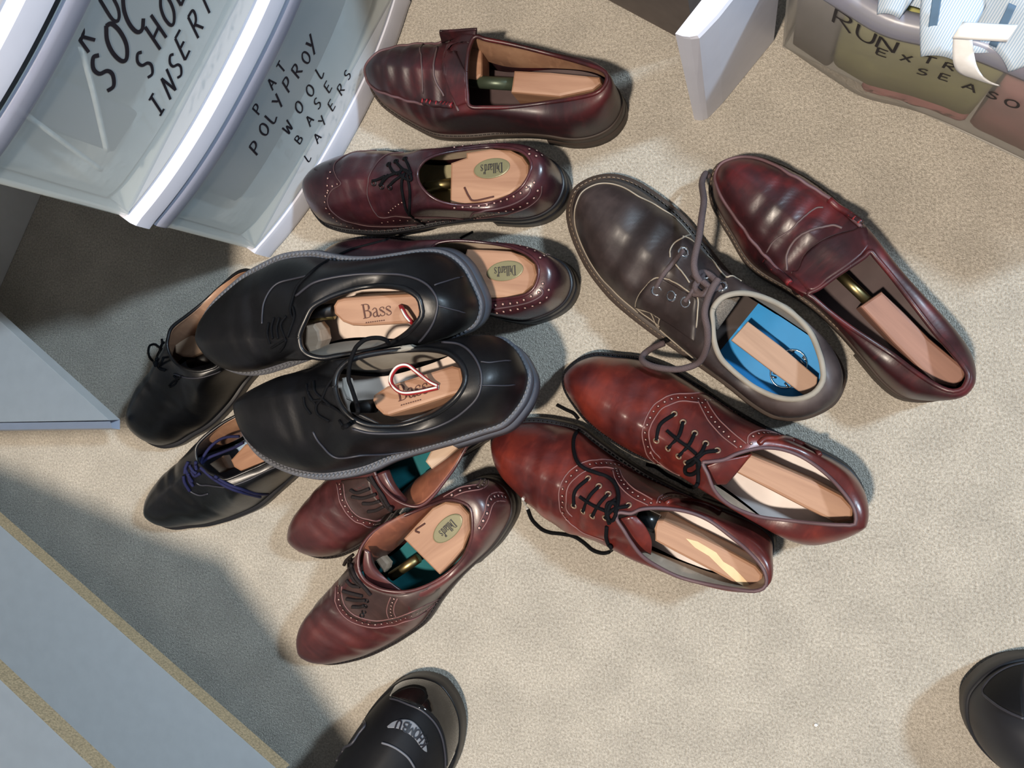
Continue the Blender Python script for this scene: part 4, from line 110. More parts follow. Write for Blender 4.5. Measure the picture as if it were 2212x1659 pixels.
 'S11':{'L':0.2985,'out':[(0.0,0.0),(0.0036,0.014),(0.0119,0.0267),(0.0269,0.0406),(0.0478,0.0453),(0.0746,0.0408),(0.1045,0.0355),(0.1343,0.0335),(0.1642,0.0372),(0.194,0.0422),(0.2149,0.042),(0.2388,0.039),(0.2597,0.0336),(0.2776,0.0244),(0.2896,0.0161),(0.2961,0.0076),(0.2985,0.0),(0.2961,-0.01),(0.2896,-0.0218),(0.2776,-0.0324),(0.2597,-0.0392),(0.2388,-0.0464),(0.2149,-0.0493),(0.194,-0.0485),(0.1642,-0.044),(0.1343,-0.0386),(0.1045,-0.0365),(0.0746,-0.0369),(0.0478,-0.0376),(0.0269,-0.0347),(0.0119,-0.0258),(0.0036,-0.0139)],'mouth':[(0.0134,0.0017,0.084),(0.0193,0.0056,0.0835),(0.0317,0.0123,0.0801),(0.0569,0.0243,0.0703),(0.079,0.0325,0.0706),(0.098,0.034,0.0791),(0.112,0.0318,0.0864),(0.1237,0.026,0.0915),(0.1332,0.0168,0.0942),(0.1408,0.0102,0.095),(0.1366,0.0067,0.0948),(0.1268,-0.0,0.0926),(0.1186,-0.01,0.0895),(0.1045,-0.0212,0.0825),(0.0879,-0.0273,0.0741),(0.0688,-0.0281,0.0683),(0.0483,-0.0241,0.0734),(0.0307,-0.0167,0.0805),(0.0188,-0.0087,0.0836)],'th':9,'hh':0.026,'ts':0.012,'toeH':0.038,'welt':0.004,'loc':(0.0918,-0.1209,0.0),'rot':(0,-0.0,2.7021),'crease':((0.66,1.5,0.0034,0.007),(0.72,-1.2,0.0028,0.006),(0.6,2.0,0.0022,0.006),(0.78,0.5,0.0016,0.005)),'det':[('broguing','dots',{'sp':0.0066,'r':0.0013},[(0.1766,0.0303,0.0597),(0.1841,0.0259,0.0674),(0.1878,0.0216,0.0713),(0.1948,0.0133,0.0743),(0.197,0.0057,0.0768),(0.198,-0.0037,0.0737),(0.1971,-0.0125,0.0686),(0.1929,-0.0209,0.066),(0.1867,-0.0273,0.0602),(0.1784,-0.0314,0.0558),(0.1704,-0.0341,0.0489),(0.1613,-0.0365,0.0428),(0.1531,-0.0379,0.0203),(0.1446,-0.0366,0.014),(0.1359,-0.0355,0.0139)]),('stitching','seam',{'r':0.0006,'m':'thread'},[(0.1775,0.0345,0.0459),(0.1879,0.0283,0.0632),(0.1967,0.0159,0.0719),(0.2002,0.0058,0.0764),(0.2014,-0.0049,0.0731),(0.2004,-0.0144,0.0665),(0.1952,-0.0236,0.0637),(0.1874,-0.0309,0.0559),(0.1777,-0.0357,0.0468),(0.1627,-0.0396,0.0189),(0.1378,-0.0357,0.0139)]),('stitching','seam',{'r':0.0006,'m':'thread'},[(0.175,0.0256,0.0683),(0.1842,0.0212,0.0726),(0.1917,0.0115,0.0774),(0.1941,0.0034,0.0775),(0.1941,-0.0049,0.0749),(0.193,-0.0132,0.0704),(0.1891,-0.0192,0.0674),(0.1829,-0.0256,0.0618),(0.1739,-0.0298,0.0584),(0.167,-0.032,0.0532)]),('stitching','seam',{'r':0.0006,'m':'thread'},[(0.1856,0.0235,0.07),(0.1766,0.0303,0.0597),(0.164,0.0325,0.0609),(0.1538,0.0309,0.0721)]),('broguing','dots',{'sp':0.0062,'r':0.0013},[(0.1646,-0.0327,0.052),(0.1584,-0.0294,0.0587),(0.1533,-0.0264,0.0642),(0.1468,-0.0235,0.0698),(0.14,-0.0209,0.0754),(0.1334,-0.0187,0.0803),(0.1258,-0.0169,0.0845),(0.1192,-0.0153,0.0869)]),('stitching','seam',{'r':0.0006,'m':'thread'},[(0.1688,-0.0328,0.0517),(0.1617,-0.0278,0.0602),(0.1532,-0.0224,0.068),(0.1443,-0.0187,0.074),(0.1346,-0.0156,0.0807),(0.1214,-0.0132,0.0874)]),('stitching','seam',{'r':0.0006,'m':'thread'},[(0.1622,-0.0357,0.0453),(0.1557,-0.032,0.0557),(0.146,-0.0273,0.0671),(0.1378,-0.0247,0.0742),(0.1284,-0.0222,0.0809),(0.1166,-0.0195,0.0856)]),('broguing','dots',{'sp':0.0066,'r':0.0013},[(0.1129,-0.0213,0.0849),(0.1142,-0.0266,0.0823),(0.1099,-0.0314,0.0757),(0.1031,-0.0341,0.0627),(0.0943,-0.0346,0.022),(0.0879,-0.0348,0.0225),(0.0814,-0.035,0.026)]),('stitching','seam',{'r':0.0006,'m':'thread'},[(0.1156,-0.02,0.0855),(0.1173,-0.0264,0.0822),(0.1112,-0.033,0.069),(0.0972,-0.0346,0.022),(0.081,-0.035,0.026)]),('heel_collar','seam',{'r':0.0025,'m':'leather'},[(0.1071,-0.024,0.0827),(0.1043,-0.0292,0.0791),(0.0947,-0.0339,0.0696),(0.0829,-0.0349,0.0278),(0.0698,-0.0353,0.026),(0.0591,-0.0353,0.0637)]),('shoelace','lace',{'r':0.0017},[(0.1811,-0.0146,0.0698),(0.1874,-0.002,0.0788),(0.1843,0.0116,0.0803)]),('shoelace','lace',{'r':0.0017},[(0.171,-0.012,0.0752),(0.1688,-0.0003,0.0834),(0.1723,0.0131,0.082)]),('shoelace','lace',{'r':0.0017},[(0.1579,-0.0082,0.0801),(0.1578,0.0023,0.0873),(0.1613,0.0147,0.0853)]),('shoelace','lace',{'r':0.0017},[(0.1459,-0.0048,0.0846),(0.1464,0.0046,0.0911),(0.1531,0.0168,0.0861)]),('shoelace','lace',{'r':0.0017},[(0.1348,-0.004,0.0874),(0.1432,0.0017,0.0899),(0.1469,0.0101,0.0931)]),('eyelet','eyelet',{'r':0.0023,'m':'eyelet_ring'},[(0.1811,-0.0146,0.0698)]),('eyelet','eyelet',{'r':0.0023,'m':'eyelet_ring'},[(0.171,-0.012,0.0752)]),('eyelet','eyelet',{'r':0.0023,'m':'eyelet_ring'},[(0.1579,-0.0082,0.0801)]),('eyelet','eyelet',{'r':0.0023,'m':'eyelet_ring'},[(0.1459,-0.0048,0.0846)]),('eyelet','eyelet',{'r':0.0023,'m':'eyelet_ring'},[(0.1348,-0.004,0.0874)]),('eyelet','eyelet',{'r':0.0023,'m':'eyelet_ring'},[(0.1843,0.0116,0.0803)]),('eyelet','eyelet',{'r':0.0023,'m':'eyelet_ring'},[(0.1723,0.0131,0.082)]),('eyelet','eyelet',{'r':0.0023,'m':'eyelet_ring'},[(0.1613,0.0147,0.0853)]),('eyelet','eyelet',{'r':0.0023,'m':'eyelet_ring'},[(0.1531,0.0168,0.0861)]),('shoelace','lace',{'r':0.0015},[(0.1801,-0.0,0.0796),(0.1775,0.0006,0.0805),(0.1749,0.0012,0.0818),(0.1722,0.0017,0.0833),(0.1696,0.0023,0.0846),(0.167,0.0027,0.0856),(0.1644,0.0031,0.0864),(0.1618,0.0034,0.0872),(0.1592,0.0037,0.0879),(0.1566,0.0042,0.0887),(0.1541,0.0047,0.0896),(0.1516,0.0053,0.0905),(0.1491,0.0059,0.0914)]),('shoelace','lace',{'r':0.0018},[(0.1469,0.0101,0.0931),(0.1474,0.0118,0.092),(0.1479,0.0136,0.0907),(0.1485,0.0153,0.089),(0.1495,0.0169,0.0873),(0.1506,0.0183,0.0855),(0.1517,0.0199,0.0834),(0.1522,0.0218,0.0811),(0.1518,0.0237,0.0791),(0.151,0.0252,0.0786),(0.1497,0.0261,0.0791),(0.148,0.0259,0.0803),(0.1465,0.0253,0.0815),(0.1451,0.0243,0.0826),(0.144,0.0229,0.0838),(0.1432,0.0213,0.0854),(0.1425,0.0195,0.0873),(0.1422,0.0176,0.0893),(0.1423,0.0157,0.091),(0.1426,0.0139,0.0923),(0.1431,0.0123,0.0933),(0.144,0.0109,0.0936),(0.1454,0.0102,0.0935),(0.147,0.0099,0.0931),(0.1486,0.0096,0.0927)]),('shoelace','lace',{'r':0.0018},[(0.1448,0.0118,0.0929),(0.1436,0.0141,0.0918),(0.1424,0.0165,0.0903),(0.1412,0.0189,0.0884),(0.1401,0.0213,0.087),(0.1391,0.0236,0.0866),(0.1381,0.0259,0.0865),(0.1375,0.0284,0.0859),(0.1377,0.0312,0.0839),(0.1398,0.0457,0.0),(0.1423,0.0467,0.0),(0.145,0.047,0.0),(0.1478,0.047,-0.0),(0.1505,0.0468,0.0),(0.1532,0.0465,-0.0),(0.156,0.0464,0.0),(0.1587,0.0464,0.0),(0.1615,0.0465,0.0),(0.1642,0.0465,0.0),(0.167,0.0464,-0.0),(0.1698,0.046,-0.0),(0.1725,0.0455,0.0),(0.1752,0.0449,0.0),(0.178,0.0445,-0.0),(0.1807,0.0445,0.0),(0.1835,0.045,0.0),(0.1862,0.0457,0.0),(0.189,0.0463,0.0)]),('tongue','free',{'m':'leather'},[[(0.1374,0.0112,0.09),(0.1321,0.02,0.086),(0.1278,0.0256,0.08)],[(0.1286,0.0019,0.09),(0.1246,0.0104,0.088),(0.1222,0.022,0.08)],[(0.1087,-0.0136,0.082),(0.1129,0.0051,0.082),(0.1162,0.0195,0.076)]])],'tree':{'blocks':[('heel_block',[(0.12,0.0079),(0.109,-0.0115),(0.0873,-0.0129),(0.0558,-0.0145),(0.0288,-0.0134),(0.0169,-0.008),(0.013,0.0016),(0.0227,0.01),(0.0507,0.0099),(0.0835,0.0089)],0.066,0.034,'cedar')]}},
 'S12':{'L':0.3157,'out':[(0.0,0.0),(0.0038,0.0159),(0.0126,0.0311),(0.0284,0.0442),(0.0505,0.0491),(0.0789,0.0501),(0.1105,0.0531),(0.1421,0.0561),(0.1736,0.0589),(0.2052,0.0599),(0.2273,0.0582),(0.2526,0.0529),(0.2747,0.0444),(0.2936,0.034),(0.3063,0.023),(0.3132,0.0105),(0.3157,0.0),(0.3132,-0.011),(0.3063,-0.0234),(0.2936,-0.0352),(0.2747,-0.0429),(0.2526,-0.0459),(0.2273,-0.0463),(0.2052,-0.0442),(0.1736,-0.0369),(0.1421,-0.0312),(0.1105,-0.0311),(0.0789,-0.0338),(0.0505,-0.0359),(0.0284,-0.0337),(0.0126,-0.0259),(0.0038,-0.015)],'mouth':[(0.0251,-0.0058,0.075),(0.0234,0.0064,0.075),(0.0298,0.0188,0.0744),(0.0427,0.0283,0.0704),(0.0606,0.0338,0.0637),(0.0758,0.035,0.0637),(0.0876,0.0348,0.0693),(0.0994,0.0332,0.0768),(0.1116,0.0264,0.0842),(0.124,0.0143,0.0892),(0.13,0.0068,0.09),(0.1303,-0.0061,0.09),(0.1204,-0.0189,0.0882),(0.1037,-0.0279,0.0795),(0.083,-0.0329,0.0668),(0.0599,-0.0307,0.0639),(0.0412,-0.0208,0.071),(0.0319,-0.0136,0.0739)],'th':10,'hh':0.024,'ts':0.012,'toeH':0.042,'welt':0.008,'loc':(0.0701,-0.0219,0.0),'rot':(0,-0.0,2.4217),'rd':0.05,'crease':((0.72,2.0,0.005,0.01),(0.64,-1.5,0.0042,0.009),(0.56,1.2,0.003,0.007)),'det':[('stitching','seam',{'r':0.0007,'m':'whitethread'},[(0.1862,0.0505,0.026),(0.2117,0.0501,0.03),(0.2409,0.0474,0.0179),(0.2629,0.0401,0.0218),(0.2815,0.0294,0.0318),(0.2903,0.0189,0.0423),(0.2959,0.0043,0.048),(0.2941,-0.0089,0.0473),(0.2863,-0.0193,0.0462),(0.2699,-0.0267,0.0491),(0.2507,-0.0289,0.0548),(0.2372,-0.0336,0.0406),(0.2254,-0.0351,0.0395),(0.2114,-0.0362,0.0267),(0.1948,-0.0333,0.0258)]),('stitching','seam',{'r':0.0007,'m':'whitethread'},[(0.1897,0.0479,0.0375),(0.1903,0.0421,0.0531),(0.1897,0.0306,0.0666),(0.1882,0.0201,0.0735),(0.1834,0.014,0.0769),(0.1685,0.009,0.0807),(0.1565,0.0081,0.0844),(0.1466,0.007,0.0866),(0.1376,0.0175,0.0841),(0.1312,0.027,0.0791)]),('stitching','seam',{'r':0.0007,'m':'whitethread'},[(0.1885,-0.0044,0.0775),(0.193,-0.0091,0.0744),(0.1951,-0.0161,0.0696),(0.1937,-0.026,0.0608),(0.1958,-0.0335,0.0258)]),('stitching','seam',{'r':0.0007,'m':'whitethread'},[(0.1827,-0.0031,0.077),(0.1732,-0.0014,0.0781),(0.1604,0.002,0.0834)]),('stitching','seam',{'r':0.0006,'m':'whitethread'},[(0.1877,0.0377,0.0614),(0.1736,0.0426,0.0509),(0.16,0.0492,0.0312)]),('stitching','seam',{'r':0.0006,'m':'whitethread'},[(0.1896,0.0485,0.0356),(0.1777,0.0441,0.0487),(0.1635,0.0411,0.0556)]),('stitching','seam',{'r':0.0006,'m':'whitethread'},[(0.1834,0.0389,0.0608),(0.1672,0.0422,0.0523)]),('stitching','seam',{'r':0.0006,'m':'whitethread'},[(0.188,0.0481,0.0371),(0.1733,0.0475,0.0371),(0.1603,0.047,0.0423)]),('stitching','seam',{'r':0.0006,'m':'whitethread'},[(0.1949,-0.0257,0.0613),(0.1854,-0.0293,0.0434)]),('stitching','seam',{'r':0.0007,'m':'whitethread'},[(0.16,0.0492,0.0312),(0.1635,0.0397,0.0585),(0.1625,0.0338,0.068),(0.1548,0.0292,0.0731),(0.1454,0.0271,0.076),(0.1347,0.0247,0.0797)]),('stitching','seam',{'r':0.0007,'m':'whitethread'},[(0.16,0.0492,0.0312),(0.143,0.0495,0.026),(0.1252,0.0492,0.0339),(0.1091,0.0488,0.038)]),('stitching','seam',{'r':0.0007,'m':'whitethread'},[(0.1707,-0.0277,0.0419),(0.1657,-0.0269,0.046),(0.1534,-0.0236,0.0684),(0.1399,-0.021,0.0815),(0.1353,-0.0255,0.074),(0.1289,-0.026,0.0777)]),('facing_flap','patch',{'off':0.0018},[[(0.1889,0.045,0.0468),(0.189,0.0315,0.0664),(0.1878,0.0205,0.0734),(0.1824,0.0143,0.0766)],[(0.1244,0.0367,0.0768),(0.1348,0.0226,0.0812),(0.1436,0.0105,0.0859),(0.1471,0.0082,0.0862)]]),('eyelet','eyelet',{'r':0.0042,'m':'chrome'},[(0.1792,0.0242,0.0714)]),('eyelet','eyelet',{'r':0.0042,'m':'chrome'},[(0.1652,0.0196,0.0768)]),('eyelet','eyelet',{'r':0.0042,'m':'chrome'},[(0.152,0.0162,0.0817)]),('eyelet','eyelet',{'r':0.0042,'m':'chrome'},[(0.1838,-0.015,0.0699)]),('eyelet','eyelet',{'r':0.0042,'m':'chrome'},[(0.1556,-0.0111,0.0782)]),('eyelet','eyelet',{'r':0.0042,'m':'chrome'},[(0.1372,-0.0122,0.0846)]),('shoelace','lace',{'r':0.0022},[(0.1847,-0.016,0.0695),(0.1843,-0.0133,0.0712),(0.184,-0.0106,0.0729),(0.1836,-0.008,0.0745),(0.1833,-0.0053,0.076),(0.183,-0.0027,0.0773),(0.1827,-0.0001,0.0783),(0.1826,0.0025,0.079),(0.1827,0.005,0.0794),(0.1828,0.0076,0.0791),(0.1827,0.0101,0.0786),(0.1826,0.0127,0.0774),(0.1823,0.0152,0.0762),(0.1819,0.0177,0.0749),(0.1815,0.0202,0.0738),(0.1811,0.0228,0.0725)]),('shoelace','lace',{'r':0.0022},[(0.1564,-0.012,0.0775),(0.156,-0.0096,0.0789),(0.1557,-0.0072,0.0802),(0.1553,-0.0048,0.0813),(0.1549,-0.0025,0.0823),(0.1544,-0.0001,0.0835),(0.1539,0.0022,0.0845),(0.1534,0.0046,0.0853),(0.153,0.0069,0.0854),(0.1527,0.0092,0.0847),(0.1527,0.0115,0.0836),(0.1528,0.0138,0.0826),(0.1528,0.0161,0.0816)]),('shoelace','lace',{'r':0.0024},[(0.1376,-0.0127,0.0843),(0.1385,-0.0108,0.0841),(0.1394,-0.009,0.0844),(0.1402,-0.0071,0.0849),(0.141,-0.0052,0.0852),(0.1417,-0.0033,0.0855),(0.1423,-0.0013,0.0857),(0.1431,0.0006,0.0859),(0.1443,0.0022,0.0861),(0.1458,0.0037,0.0863),(0.1474,0.0049,0.0864),(0.1491,0.0062,0.0863),(0.1509,0.0074,0.0857)]),('shoelace','lace',{'r':0.003},[(0.1519,-0.0035,0.098),(0.1592,-0.0061,0.1),(0.1672,-0.0133,0.098),(0.178,-0.0309,0.092),(0.1898,-0.0467,0.08),(0.2011,-0.0606,0.062),(0.2175,-0.0742,0.035),(0.2234,-0.0844,0.022),(0.22,-0.0853,0.018)]),('shoelace','lace',{'r':0.003},[(0.1419,-0.0142,0.1),(0.1406,-0.0062,0.102),(0.1375,0.0042,0.1),(0.1318,0.0142,0.098),(0.1215,0.023,0.092),(0.1135,0.0338,0.082),(0.1107,0.0481,0.066),(0.1196,0.0637,0.06),(0.1346,0.075,0.055),(0.1476,0.0803,0.048),(0.1542,0.0783,0.04),(0.1537,0.0684,0.034),(0.1483,0.056,0.03)]),('shoelace','lace',{'r':0.0028},[(0.1608,-0.0034,0.0809),(0.1605,-0.0058,0.0798),(0.1603,-0.0083,0.0787),(0.1596,-0.0106,0.0776),(0.1579,-0.0123,0.077),(0.1556,-0.0132,0.0769),(0.1531,-0.0137,0.077),(0.1505,-0.0139,0.0774),(0.1479,-0.0136,0.0786),(0.1453,-0.013,0.08),(0.1427,-0.012,0.0816),(0.1414,-0.0099,0.0831),(0.1422,-0.0077,0.0839),(0.1439,-0.006,0.0839),(0.1463,-0.0055,0.0833),(0.1489,-0.0056,0.0825),(0.1515,-0.0057,0.0818),(0.1541,-0.0055,0.0813),(0.1555,-0.0037,0.0816),(0.1555,-0.0012,0.0827),(0.1547,0.0012,0.084),(0.1528,0.0029,0.0849),(0.1503,0.0035,0.0856),(0.1478,0.0036,0.086),(0.1454,0.003,0.0862),(0.1446,0.0008,0.0856),(0.1445,-0.0017,0.085),(0.1444,-0.0041,0.0843)]),('tongue','free',{'m':'mesh'},[[(0.1328,-0.0022,0.086),(0.1282,0.0066,0.084),(0.1217,0.016,0.08)],[(0.1269,-0.0081,0.084),(0.1238,0.0041,0.08),(0.1197,0.017,0.074)],[(0.1213,-0.0159,0.076),(0.1194,0.0027,0.072),(0.1183,0.0182,0.066)]])],'tree':{'blocks':[('wooden_lath',[(0.1037,-0.0053),(0.0671,-0.0069),(0.0288,-0.0062),(0.0234,0.0011),(0.0253,0.0123),(0.0634,0.0145),(0.1035,0.0162)],0.056,0.046,'lath')]}},
 'S13':{'L':0.2879,'out':[(0.0,0.0),(0.0035,0.0133),(0.0115,0.0244),(0.0259,0.0342),(0.0461,0.0364),(0.072,0.034),(0.1007,0.031),(0.1295,0.031),(0.1583,0.0363),(0.1871,0.0431),(0.2073,0.0433),(0.2303,0.0376),(0.2504,0.0327),(0.2677,0.0271),(0.2792,0.0182),(0.2856,0.0086),(0.2879,0.0),(0.2856,-0.009),(0.2792,-0.0198),(0.2677,-0.0305),(0.2504,-0.0388),(0.2303,-0.0449),(0.2073,-0.0491),(0.1871,-0.0502),(0.1583,-0.0481),(0.1295,-0.0409),(0.1007,-0.0367),(0.072,-0.0352),(0.0461,-0.0341),(0.0259,-0.0303),(0.0115,-0.0228),(0.0035,-0.013)],'mouth':[(0.0098,-0.0011,0.082),(0.0088,0.0038,0.082),(0.0126,0.0103,0.0818),(0.0235,0.0148,0.0793),(0.0411,0.0174,0.0721),(0.0605,0.0189,0.065),(0.0798,0.0228,0.0659),(0.0995,0.0272,0.071),(0.1205,0.0305,0.0769),(0.1373,0.0318,0.0798),(0.143,0.0326,0.08),(0.1401,0.0236,0.0799),(0.1384,0.0085,0.0799),(0.1362,-0.0058,0.0797),(0.1344,-0.0183,0.0795),(0.1344,-0.0242,0.0795),(0.1264,-0.0239,0.0782),(0.1068,-0.0226,0.0732),(0.0792,-0.0198,0.0658),(0.0523,-0.0154,0.0674),(0.0348,-0.0124,0.0749),(0.0213,-0.0095,0.08),(0.0136,-0.0068,0.0817)],'th':13,'hh':0.024,'ts':0.012,'toeH':0.038,'welt':0.004,'loc':(0.1647,-0.0114,0.0),'rot':(0,-0.0,2.3254),'crease':((0.66,1.5,0.0034,0.007),(0.72,-1.2,0.0028,0.006),(0.6,2.0,0.0022,0.006),(0.78,0.5,0.0016,0.005)),'det':[('stitching','seam',{'r':0.0013,'m':'leather'},[(0.1589,0.0351,0.0716),(0.1766,0.0326,0.0574),(0.1926,0.0309,0.0514),(0.2172,0.0278,0.048),(0.248,0.0223,0.0455),(0.2661,0.0167,0.0408),(0.2779,0.0089,0.0339),(0.2806,-0.003,0.0347),(0.2725,-0.016,0.0361),(0.2568,-0.0248,0.0422),(0.2377,-0.0296,0.0478),(0.2175,-0.0328,0.0514),(0.1977,-0.0367,0.048),(0.1755,-0.0369,0.0544),(0.1544,-0.0349,0.0682)]),('stitching','seam',{'r':0.0007,'m':'edge'},[(0.1926,0.0309,0.0514),(0.2172,0.0278,0.048),(0.248,0.0223,0.0455),(0.2661,0.0167,0.0408),(0.2779,0.0089,0.0339)]),('beefroll','seam',{'r':0.0032,'m':'leather'},[(0.1887,0.033,0.0487),(0.1733,0.0342,0.0579),(0.1589,0.0359,0.0721)]),('beefroll_stitch','rungs',{'n':6,'r':0.0009,'ln':0.0045,'m':'stitchred'},[(0.1887,0.033,0.0487),(0.1733,0.0342,0.0579),(0.1589,0.0359,0.0721)]),('beefroll','seam',{'r':0.0032,'m':'leather'},[(0.1895,-0.0357,0.0533),(0.1731,-0.0373,0.0556),(0.1561,-0.0369,0.0656)]),('beefroll_stitch','rungs',{'n':6,'r':0.0009,'ln':0.0045,'m':'stitchred'},[(0.1883,-0.0361,0.053),(0.1731,-0.0373,0.0556),(0.1573,-0.0366,0.0656)]),('strap','patch',{'off':0.0022},[[(0.1548,0.0315,0.014),(0.1627,0.0255,0.0672),(0.168,0.0105,0.0684),(0.1668,-0.005,0.0735),(0.1607,-0.021,0.0696),(0.1514,-0.0364,0.0674)],[(0.1514,0.0308,0.012),(0.1437,0.0299,0.0795),(0.1399,0.0137,0.0794),(0.1373,-0.0019,0.0796),(0.1366,-0.0179,0.0785),(0.1385,-0.026,0.0777)]]),('stitching','seam',{'r':0.0011,'m':'edge'},[(0.1548,0.0315,0.014),(0.1627,0.0255,0.0672),(0.168,0.0105,0.0684),(0.1668,-0.005,0.0735),(0.1607,-0.021,0.0696),(0.1514,-0.0364,0.0674)]),('stitching','seam',{'r':0.0011,'m':'edge'},[(0.1696,0.0289,0.062),(0.179,0.0202,0.0637),(0.1831,0.0078,0.0675),(0.1795,-0.0073,0.0708),(0.1717,-0.0204,0.0662),(0.164,-0.0244,0.0673)]),('stitching','seam',{'r':0.0008,'m':'edge'},[(0.1933,0.0288,0.0539),(0.1954,0.0181,0.0612),(0.1921,0.0037,0.0667),(0.1925,-0.0082,0.067),(0.1915,-0.0223,0.0613),(0.1877,-0.0275,0.0609)]),('stitching','seam',{'r':0.0016,'m':'ridge'},[(0.1589,0.0351,0.0716),(0.1766,0.0326,0.0574),(0.1926,0.0309,0.0514),(0.2172,0.0278,0.048),(0.248,0.0223,0.0455),(0.2661,0.0167,0.0408),(0.2779,0.0089,0.0339),(0.2806,-0.003,0.0347),(0.2725,-0.016,0.0361),(0.2568,-0.0248,0.0422),(0.2377,-0.0296,0.0478),(0.2175,-0.0328,0.0514),(0.1977,-0.0367,0.048),(0.1755,-0.0369,0.0544),(0.1544,-0.0349,0.0682)])],'tree':{'blocks':[('heel_block',[(0.1071,0.0088),(0.1046,-0.0115),(0.0784,-0.0114),(0.0513,-0.0106),(0.0176,-0.0126),(0.0103,-0.0079),(0.0091,0.0026),(0.022,0.0115),(0.0397,0.012),(0.0679,0.0114)],0.062,0.032,'cedar')],'tube':([(0.1401,-0.0004,0.048),(0.1047,0.0,0.05)],0.0045,'brass')}},
 'B1':{'L':0.3168,'out':[(0.0,0.0),(0.0038,0.0151),(0.0127,0.0262),(0.0285,0.0342),(0.0507,0.0369),(0.0792,0.0353),(0.1109,0.0329),(0.1425,0.0336),(0.1742,0.0403),(0.2059,0.049),(0.2281,0.0514),(0.2534,0.0494),(0.2756,0.044),(0.2946,0.0346),(0.3073,0.0228),(0.3142,0.0107),(0.3168,0.0),(0.3142,-0.0107),(0.3073,-0.0235),(0.2946,-0.0363),(0.2756,-0.0463),(0.2534,-0.0531),(0.2281,-0.0554),(0.2059,-0.0537),(0.1742,-0.0477),(0.1425,-0.041),(0.1109,-0.0379),(0.0792,-0.0376),(0.0507,-0.0376),(0.0285,-0.0342),(0.0127,-0.0262),(0.0038,-0.0151)],'mouth':[(0.02,0.0,0.155),(0.028,0.03,0.155),(0.055,0.045,0.157),(0.09,0.045,0.16),(0.12,0.036,0.163),(0.138,0.018,0.166),(0.143,0.0,0.167),(0.138,-0.018,0.166),(0.12,-0.036,0.163),(0.09,-0.045,0.16),(0.055,-0.045,0.157),(0.028,-0.03,0.155)],'th':6,'hh':0.03,'ts':0.02,'toeH':0.052,'welt':0.003,'loc':(-0.467,-0.5805,0.0),'rot':(0,-0.0,1.0271),'rd':0.05,'bulge':0.006,'det':[('toe_cap','patch',{'off':0.0025},[[(0.2849,0.0326,0.0494),(0.294,0.0219,0.0589),(0.2992,0.0131,0.0625),(0.3028,0.002,0.0641),(0.3022,-0.0092,0.061),(0.2954,-0.0232,0.0559),(0.2783,-0.0378,0.0492),(0.2539,-0.0487,0.037)],[(0.2857,0.0333,0.0455),(0.2853,0.0365,0.0225),(0.2962,0.0296,0.024),(0.3062,0.0191,0.0261),(0.3123,0.0073,0.0276),(0.3109,-0.011,0.0272),(0.3004,-0.027,0.0248),(0.2727,-0.0442,0.0219)]]),('label_patch','patch',{'off':0.0012},[[(0.2796,0.0148,0.0832),(0.2852,0.0127,0.0798),(0.2914,0.0067,0.0772),(0.2949,-0.0022,0.0748),(0.2916,-0.0131,0.073),(0.284,-0.0226,0.072),(0.2776,-0.0279,0.0718)],[(0.2795,0.0138,0.0839),(0.2846,0.0065,0.0837),(0.2871,-0.0026,0.0828),(0.2852,-0.013,0.0797),(0.2813,-0.0202,0.0773),(0.2783,-0.0254,0.0744),(0.2772,-0.0278,0.0723)]]),('stitching','seam',{'r':0.0012,'m':'edge'},[(0.2849,0.0317,0.052),(0.2989,0.0123,0.0637),(0.3016,-0.0099,0.0616),(0.2944,-0.024,0.0563),(0.2774,-0.0383,0.049),(0.2545,-0.0484,0.0384)]),('stitching','seam',{'r':0.0011,'m':'palethread'},[(0.2695,0.0098,0.0932),(0.2729,0.0024,0.0936),(0.2738,-0.0059,0.0921),(0.2711,-0.0174,0.088),(0.2642,-0.0271,0.0836)]),('stitching','seam',{'r':0.0016,'m':'edge'},[(0.2506,0.042,0.0568),(0.2564,0.0366,0.0694),(0.2486,0.0368,0.0739),(0.2374,0.0371,0.0791),(0.2151,0.0442,0.0619),(0.208,0.0422,0.0721)])]},
